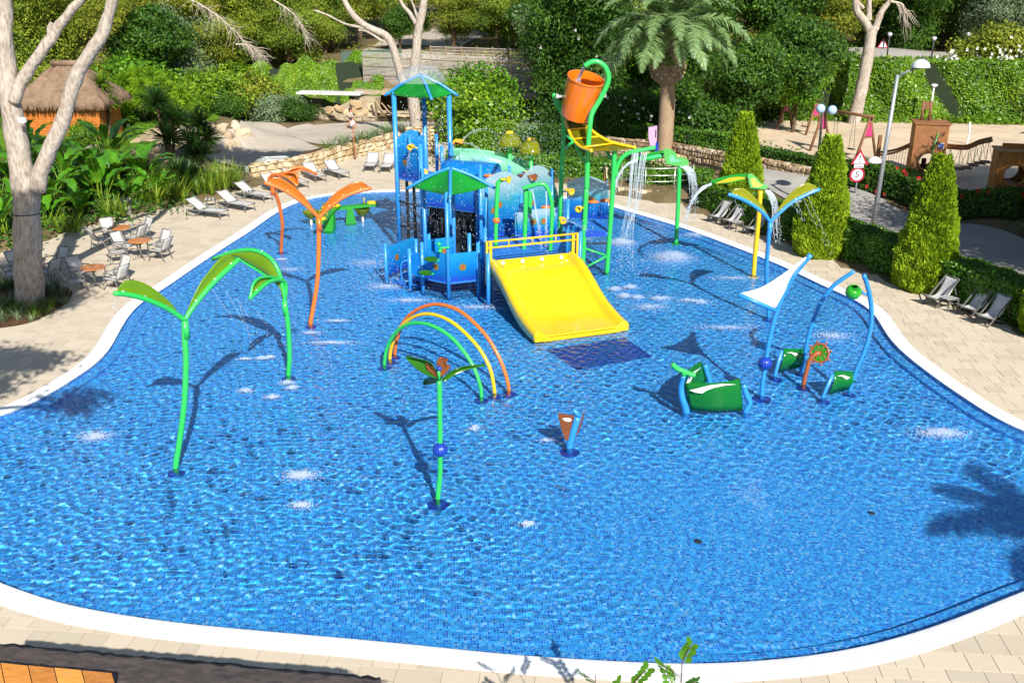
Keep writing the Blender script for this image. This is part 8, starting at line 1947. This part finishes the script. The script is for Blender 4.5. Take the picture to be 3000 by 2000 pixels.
# ------------------------------------------------------------------ thatched roof and carob shrub close to the camera
def near_roof():
    # ridge runs roughly across the picture at the lower left; its far slope faces away from the sun
    e0, e1 = G(-120, 1900, 2.35), G(1120, 2012, 2.35); r0, r1 = G(-120, 1992, 3.05), G(1120, 2110, 3.05)
    root = thing('bark_roof', 'bark thatched roof with orange wooden ridge shingles below the viewpoint', 'roof', (e0 + e1) / 2 - Vector((0, 0, 2.3)))
    BARKR = earthmat('grey bark thatch', [(.06, .05, .048), (.17, .135, .12), (.30, .23, .20), (.45, .25, .13)], 5.0, 1.0)
    rr = random.Random(5); rows = []
    for i in range(9):
        t = i / 8; rows.append([e0.lerp(r0, t).lerp(e1.lerp(r1, t), k / 60) + Vector((0, 0, rr.uniform(-.02, .02))) for k in range(61)])
    MB().sheet(rows, .12).build('thatch_slope', BARKR, root, True)
    b0, b1 = r0 + (r0 - e0) * 1.0, r1 + (r1 - e1) * 1.0; b0.z = b1.z = 2.35
    MB().sheet([[r0.lerp(r1, k / 20) for k in range(21)], [b0.lerp(b1, k / 20) for k in range(21)]], .1).build('thatch_slope', BARKR, root, True)
    fl = MB(); d = (e1 - e0).normalized(); up = (r0 - e0).normalized(); nr = d.cross(up); nr = nr if nr.z > 0 else -nr
    for k in range(5200):
        p = e0.lerp(e1, rr.random()).lerp(r0.lerp(r1, rr.random()), rr.random()) ; t = rr.random(); p = e0.lerp(e1, rr.random() ) + (r0 - e0) * t + nr * (.105 + rr.uniform(0, .03)); a = rr.gauss(0, .35); v = (d * math.cos(a) + up * math.sin(a)) * rr.uniform(.03, .13); w = nr.cross(v).normalized() * rr.uniform(.004, .014); fl.add([p - v - w, p + v - w * .6, p + v + w, p - v + w * .8], [(0, 1, 2, 3)])
    fl.build('bark_strip', BARKR, root, False, 'stuff')
    m, nt, out = newmat('orange cedar shingle'); co = geopos(nt, (2, 14, 14)); oi = N(nt, 'ShaderNodeObjectInfo'); n_ = noise(nt, 3, 6, .7, co); f = math_(nt, 'ADD', math_(nt, 'MULTIPLY', n_, .6), math_(nt, 'MULTIPLY', oi.outputs['Random'], .35)); c = ramp(nt, f, [(.2, (.16, .05, .008)), (.5, (.36, .14, .02)), (.8, (.50, .22, .04))]); b = N(nt, 'ShaderNodeBsdfPrincipled', Roughness=.6); L(nt, c, b.inputs['Base Color']); L(nt, bump(nt, n_, .4, .01), b.inputs['Normal']); L(nt, b.outputs[0], out.inputs[0])
    sd = (r1 - r0).normalized(); back = -up.copy(); back = Vector((-up.x, -up.y, -up.z))
    upn = (b0 - r0).normalized()
    for row in range(4):
        x = -.1 + .16 * (row % 2)
        while x < 1.7 + .35 * row:
            w = rr.uniform(.30, .36); p = r0 + sd * x + upn * (-.10 + .13 * row) + Vector((0, 0, .16 + .012 - .05 * row)); q = [p, p + sd * (w - .012), p + sd * (w - .012) + upn * .30, p + upn * .30]
            s_ = MB().prism([v + Vector((0, 0, rr.uniform(0, .01))) for v in q], (0, 0, .022)).build('shingle', m, root)
            if row < 2: MB().ball(p + sd * w * .5 + upn * .06 + Vector((0, 0, .028)), .008, 6, 4).build('nail', M_STEEL, s_)
            x += w
near_roof()
def carob(label, px_top, z0, hgt_, seed, branches):
    r = random.Random(seed); top = G(*px_top, z0); base = Vector((top.x - .1, top.y - .1, 0)); root = thing('carob_shrub', label, 'shrub', base); MB().tube(spl([base, base.lerp(top, .5) + Vector((.05, 0, 0)), top - Vector((0, 0, .05))], 16), [.03 - .0016 * i for i in range(17)], 6).build('stem', BARKD, root, True)
    GL = leafmat('carob leaflet', [(.03,.12,.010),(.07,.22,.012),(.13,.34,.02)], .35, .3, 3, .5)
    for k in range(branches):
        h = .95 - .75 * (k / branches) ; p = base.lerp(top, h); a = k * 2.4 + seed; d = Vector((math.cos(a), math.sin(a) * .6, .75)).normalized(); l = r.uniform(.22, .42); tip = p + d * l; tw = MB().tube(spl([p, p + d * l * .5 + Vector((0, 0, .03)), tip], 6), .005, 5).build('twig', BARKD, root, True)
        for j in range(5):
            q = p.lerp(tip, .25 + .75 * j / 4); s = d.cross(Vector((0, 0, 1))).normalized()
            for sg in (-1, 1):
                o_ = (s * sg + d * .5 + Vector((0, 0, r.uniform(-.1, .4)))).normalized(); L_, W_ = r.uniform(.085, .12), .034; n2 = o_.cross(d).normalized(); u_ = o_.cross(n2).normalized(); c = q + o_ * L_ * .55
                MB().add([c + (o_ * math.cos(t) * L_ * .5 + u_ * math.sin(t) * W_) + n2 * .004 * math.cos(2 * t) for t in [2 * math.pi * i / 8 for i in range(8)]], [tuple(range(8))]).build('leaflet', GL, tw)
carob('carob sprig tops rising in front of the coping, taller one', (2000, 1915), 3.0, 3, 1, 13); carob('carob sprig tops rising in front of the coping, lower one', (1745, 1965), 3.0, 3, 4, 9); carob('small carob tip between the two sprigs', (1850, 1985), 3.0, 3, 7, 5)
# ------------------------------------------------------------------ falling water, spray and foam
def watermat(name, fac, col=(.82, .88, .93)):
    m, nt, out = newmat(name); b = N(nt, 'ShaderNodeBsdfPrincipled', Roughness=.08); b.inputs['Base Color'].default_value = rgb(col)
    t = N(nt, 'ShaderNodeBsdfTranslucent'); t.inputs[0].default_value = rgb(col); mx = N(nt, 'ShaderNodeMixShader'); mx.inputs[0].default_value = .5; L(nt, b.outputs[0], mx.inputs[1]); L(nt, t.outputs[0], mx.inputs[2])
    tr = N(nt, 'ShaderNodeBsdfTransparent'); m2 = N(nt, 'ShaderNodeMixShader'); m2.inputs[0].default_value = fac; L(nt, tr.outputs[0], m2.inputs[1]); L(nt, mx.outputs[0], m2.inputs[2]); L(nt, m2.outputs[0], out.inputs[0]); return m
W_STR = watermat('falling water', .55); W_FOAM = watermat('foam', .75, (.72, .80, .92)); W_DROP = watermat('spray drops', .7)
DROPS = []
def drop_cloud(pts, r, size): DROPS.append((np.asarray(pts), size))
def fall(label, path, width, n, rad, seed, brk=.55):
    """a curtain of strands along a path of points (start .. end), breaking up into drops"""
    r = random.Random(seed); p = [Vector(q) for q in path]; w = Vector(width); root = thing('water_stream', label, 'falling water', Vector((p[-1].x, p[-1].y, max(0, p[-1].z)))); mb = MB(); dr = []
    for k in range(n):
        a = (k + r.random()) / n - .5; end = r.uniform(brk, 1.0); sc = spl([q + w * a * (1 + .5 * i / len(p)) + Vector((r.gauss(0, .015), r.gauss(0, .015), r.gauss(0, .02))) for i, q in enumerate(p)], 18); m = max(3, int(len(sc) * end))
        mb.tube(sc[:m], [rad * r.uniform(.6, 1.3) * (1 - .6 * i / m) for i in range(m)], 5, False)
        for j in range(10):
            i = r.randrange(m // 2, len(sc)); t = i / len(sc); dr.append(sc[i] + Vector((r.gauss(0, .06 * t), r.gauss(0, .06 * t), r.gauss(0, .08 * t))))
    mb.build('strands', W_STR, root, True, 'stuff'); drop_cloud(dr, r, .012)
fall('stream of water pouring into the orange bucket', [P(1712, 195, 36.0), P(1702, 215, 36.3), P(1692, 240, 36.5), P(1688, 265, 36.5)], (.12, .02, 0), 9, .022, 1, .8)
Yf = G(1981, 706).y; Yg = G(2208, 802).y
fall('curtain of water leaving the left leaf of the green heart flower', [P(1866, 470, Yf), P(1838, 482, Yf - .1), P(1815, 510, Yf - .2), P(1802, 545, Yf - .25), P(1797, 580, Yf - .3)], (.12, .35, .02), 26, .016, 2)
fall('curtain of water falling from the right of the green heart flower', [P(2002, 487, Yf - .1), P(2020, 500, Yf - .2), P(2030, 530, Yf - .25), P(2035, 580, Yf - .3), P(2036, 640, Yf - .3)], (.3, .1, 0), 22, .014, 3, .45)
fall('curtain of water leaving the leaf of the yellow pole flower', [P(2082, 540, Yg), P(2055, 555, Yg - .1), P(2032, 580, Yg - .2), P(2018, 610, Yg - .25), P(2008, 650, Yg - .3)], (.1, .3, .03), 24, .014, 4)
fall('water falling from the head of the yellow pole flower', [P(2248, 557, Yg - .1), P(2262, 575, Yg - .2), P(2270, 610, Yg - .25), P(2274, 660, Yg - .3), P(2278, 705, Yg - .3)], (.22, .1, 0), 18, .012, 5, .45)
for k, (x0, x1, x2) in enumerate(((1856, 1846, 1838), (1868, 1858, 1848), (1882, 1866, 1856), (1893, 1872, 1832), (1862, 1843, 1822))):
    fall('thin water string from the green spray arm, ' + ('first', 'second', 'third', 'fifth', 'fourth')[k] + ' along the arm', [P(x0, 448, 35.5), P((x0 + x1) / 2, 500, 35.4), P(x1, 590, 35.3), P(x2, 690, 35.2), P(x2 - 2, 765, 35.2)], (.08, .03, 0), 5, .011, 10 + k, .5)
def jet(label, a, b, h, n, seed, rad=.005):
    a, b = Vector(a), Vector(b); fall(label, [a, a.lerp(b, .33) + Vector((0, 0, h)), a.lerp(b, .66) + Vector((0, 0, h * .8)), b], (.04, .02, .02), n, rad, seed, .6)
jet('fine jet arching from the tower spray comb', ob + Vector((.45, -.1, .1)), ob + Vector((1.9, -.9, -1.2)), .35, 4, 30); jet('fine jet shooting up from the tower spray comb', ob + Vector((.4, 0, .1)), ob + Vector((1.5, .3, .55)), .2, 4, 31); jet('jet squirting from the yellow nozzle toward the pool', P(1649, 645, 35.3), P(1740, 690, 34), .1, 3, 32); jet('jet dribbling from the yellow nozzle on the tower', P(1203, 440, 38), P(1192, 500, 37.7), .1, 3, 33)
jet('drops falling inside the green pipe arch', P(1560, 555, 34.2), P(1590, 740, 33.8), .0, 8, 34, .006); jet('drops falling through the middle of the green pipe arch', P(1600, 560, 34.2), P(1600, 740, 33.8), .0, 8, 35, .006)
for k, (a, b) in enumerate((((2150, 580), (2170, 640)), ((2330, 582), (2360, 650)), ((2350, 572), (2425, 735)), ((2365, 565), (2440, 735)), ((2315, 595), (2350, 640)))): jet('thin drip line falling from the blue sprayer leaf, ' + ('under its left leaf', 'near its right fork', 'halfway out its right leaf', 'at its right tip', 'close to the fork')[k], P(*a, 29.9), P(*b, 29.5), .03, 1, 40 + k, .006)
for k, (a, b) in enumerate((((620, 845), (700, 960)), ((660, 850), (735, 985)), ((690, 870), (760, 1000)), ((725, 870), (790, 980)), ((705, 900), (745, 1030)), ((350, 862), (322, 920)), ((378, 868), (350, 930)))): jet('thin drip line below the ' + ('arched leaf tip', 'arched leaf shoulder', 'middle of the arched leaf', 'arched leaf root', 'small curled leaf', 'tall green sprayer left tip', 'tall green sprayer left leaf')[k], P(*a, 25.0 if a[0] > 500 else 19.3), P(*b, 25.3 if a[0] > 500 else 19.0), .02, 1, 60 + k, .005)
# water dome over the tower roof
root = thing('water_dome', 'thin clear water dome bubbling over the tower roof peak', 'falling water', (-3.5, 39.1, 6.7)); MB().lathe([(.05, .28), (.3, .27), (.62, .16), (.85, -.06), (.98, -.32)], (-3.5, 39.1, 6.85), 26).build('film', watermat('water film', .22), root, True)
# drops hanging in the air round the climbing structure
r_ = np.random.default_rng(4); a = r_.uniform(0, 6.28, 420); q = r_.uniform(.6, 1.2, 420); drop_cloud(np.c_[-3.5 + q * np.cos(a), 39.1 + q * np.sin(a), 6.6 - r_.random(420) ** .7 * 4], r_, .013)
for c, s, n, sz in (((-2.2, 33.4, 2.6), (1.2, .9, 1.3), 420, .011), ((.2, 36.5, 3.2), (1.4, .9, 1.0), 520, .012), ((-.2, 39.5, 3.9), (.6, .5, .9), 420, .014), ((.7, 38.9, 3.9), (.5, .5, .7), 260, .014), ((3.2, 36.2, 2.4), (.6, .5, 1.0), 200, .011), ((-3.6, 36.5, 2), (.9, .9, 1.1), 300, .011), ((.3, 34.0, 1.7), (1.1, .3, .6), 260, .012), ((4.3, 35.0, .3), (.4, .3, .3), 160, .013), ((-4.3, 33.2, .5), (.7, .5, .4), 200, .012)):
    drop_cloud(r_.normal(0, 1, (n, 3)) * s + np.array(c), r_, sz)
def octa(c, s, r):
    c = np.asarray(c, float); c = c[c[:, 2] > Z_WATER + .03]; n = len(c); s = s * r.uniform(.5, 1.6, (n, 1)); e = np.eye(3); V = np.stack([c + s * v for v in (e[0], -e[0], e[1], -e[1], e[2] * 1.3, -e[2] * 1.3)], 1).reshape(-1, 3)
    f = np.array([(0, 2, 4), (2, 1, 4), (1, 3, 4), (3, 0, 4), (2, 0, 5), (1, 2, 5), (3, 1, 5), (0, 3, 5)]); return V, (f[None] + (np.arange(n) * 6)[:, None, None]).reshape(-1, 3)
V, F = multi([octa(p, s, r_) for p, s in DROPS]); o = link_mesh('water_drops', V, F, W_DROP, None, True, 'stuff'); tag(o, 'fine drops of spray hanging over the pool', 'spray')
# foam on the water where the jets break the surface
fp_, sz_ = [], []
def foam(px, rx, ry, n, h=.0, s=.0125):
    n = int(n * 2.4)
    g = G(*px, Z_WATER); q = r_.normal(0, .5, (n, 2)) * (rx, ry) * r_.uniform(.3, 1.2, (n, 1)); z = np.abs(r_.normal(0, 1, n)) * h * np.exp(-((q[:, 0] / rx) ** 2 + (q[:, 1] / ry) ** 2) * 2)
    fp_.append(np.c_[g.x + q[:, 0], g.y + q[:, 1], Z_WATER + .012 + z]); sz_.append(np.full(n, s))
for px, rx, ry, n, h in (((1818, 713), .7, .5, 1300, .10), ((1970, 757), 1.0, .85, 1900, .12), ((1802, 848), .3, .28, 260, .05), ((1846, 842), .32, .25, 260, .05), ((1829, 868), .3, .3, 260, .05), ((1868, 872), .3, .25, 220, .05), ((1935, 875), .5, .35, 260, .03), ((1900, 900), .9, .5, 320, .02), ((2020, 880), .5, .3, 160, .02), ((2055, 885), .4, .3, 160, .02), ((2440, 985), .8, .5, 330, .02), ((2757, 1270), .75, .35, 700, .04), ((2130, 960), 1.3, .35, 260, .01), ((2150, 815), 1.6, .4, 260, .01),
    ((842, 1122), .22, .18, 170, .04), ((857, 1137), .2, .15, 150, .04), ((798, 1164), .22, .16, 170, .04), ((720, 1146), .22, .16, 150, .04), ((765, 1050), .2, .14, 120, .03), ((790, 1047), .2, .14, 120, .03), ((720, 1052), .3, .12, 120, .02), ((880, 1392), .5, .3, 420, .01), ((885, 1480), .3, .2, 200, .02), ((280, 1278), .5, .4, 380, .01), ((1390, 1256), .16, .2, 120, .04), ((1545, 1535), .2, .14, 110, .02), ((970, 1004), 1.0, .2, 320, .01), ((985, 940), .6, .18, 160, .01), ((1130, 840), 1.0, .6, 420, .01), ((1200, 880), 1.2, .4, 350, .01), ((1400, 900), 1.4, .4, 320, .01), ((1080, 770), 1.2, .8, 320, .01), ((850, 790), .8, .5, 160, .01), ((1700, 700), 1.0, .5, 200, .01), ((2035, 690), .8, .5, 320, .04), ((825, 760), .35, .2, 120, .01), ((912, 975), .35, .15, 120, .01), ((1600, 1290), .25, .15, 60, .01)): foam(px, rx, ry, n, h)
C = np.vstack(fp_); S = np.concatenate(sz_) * r_.uniform(.45, 1.5, len(C)); k6 = [2 * math.pi * i / 6 for i in range(6)]; n = len(C)
V = np.concatenate([C[:, None, :] + S[:, None, None] * np.array([(math.cos(a) * 1.2, math.sin(a), 0) for a in k6])[None], (C + np.c_[np.zeros((n, 2)), S * .5])[:, None, :]], 1).reshape(-1, 3)
F = (np.array([(i, (i + 1) % 6, 6) for i in range(6)])[None] + (np.arange(n) * 7)[:, None, None]).reshape(-1, 3)
o = link_mesh('foam', V, F, W_FOAM, None, True, 'stuff'); tag(o, 'white foam patches where the jets break the pool surface', 'foam')
for o in list(scene.objects):
    if o.type == 'MESH' and o.get('kind') != 'stuff' and o.name.split('.')[0] not in ('water', 'ground'):
        bb = [o.matrix_world @ Vector(c) for c in o.bound_box] if o.parent is None else [Vector(c) + (o.parent.location if o.parent.parent is None else o.parent.parent.location) + o.location for c in o.bound_box]
        if min(p.z for p in bb) < -0.02 and 12 < bb[0].y < 53: o.cycles.is_caustics_receiver = True
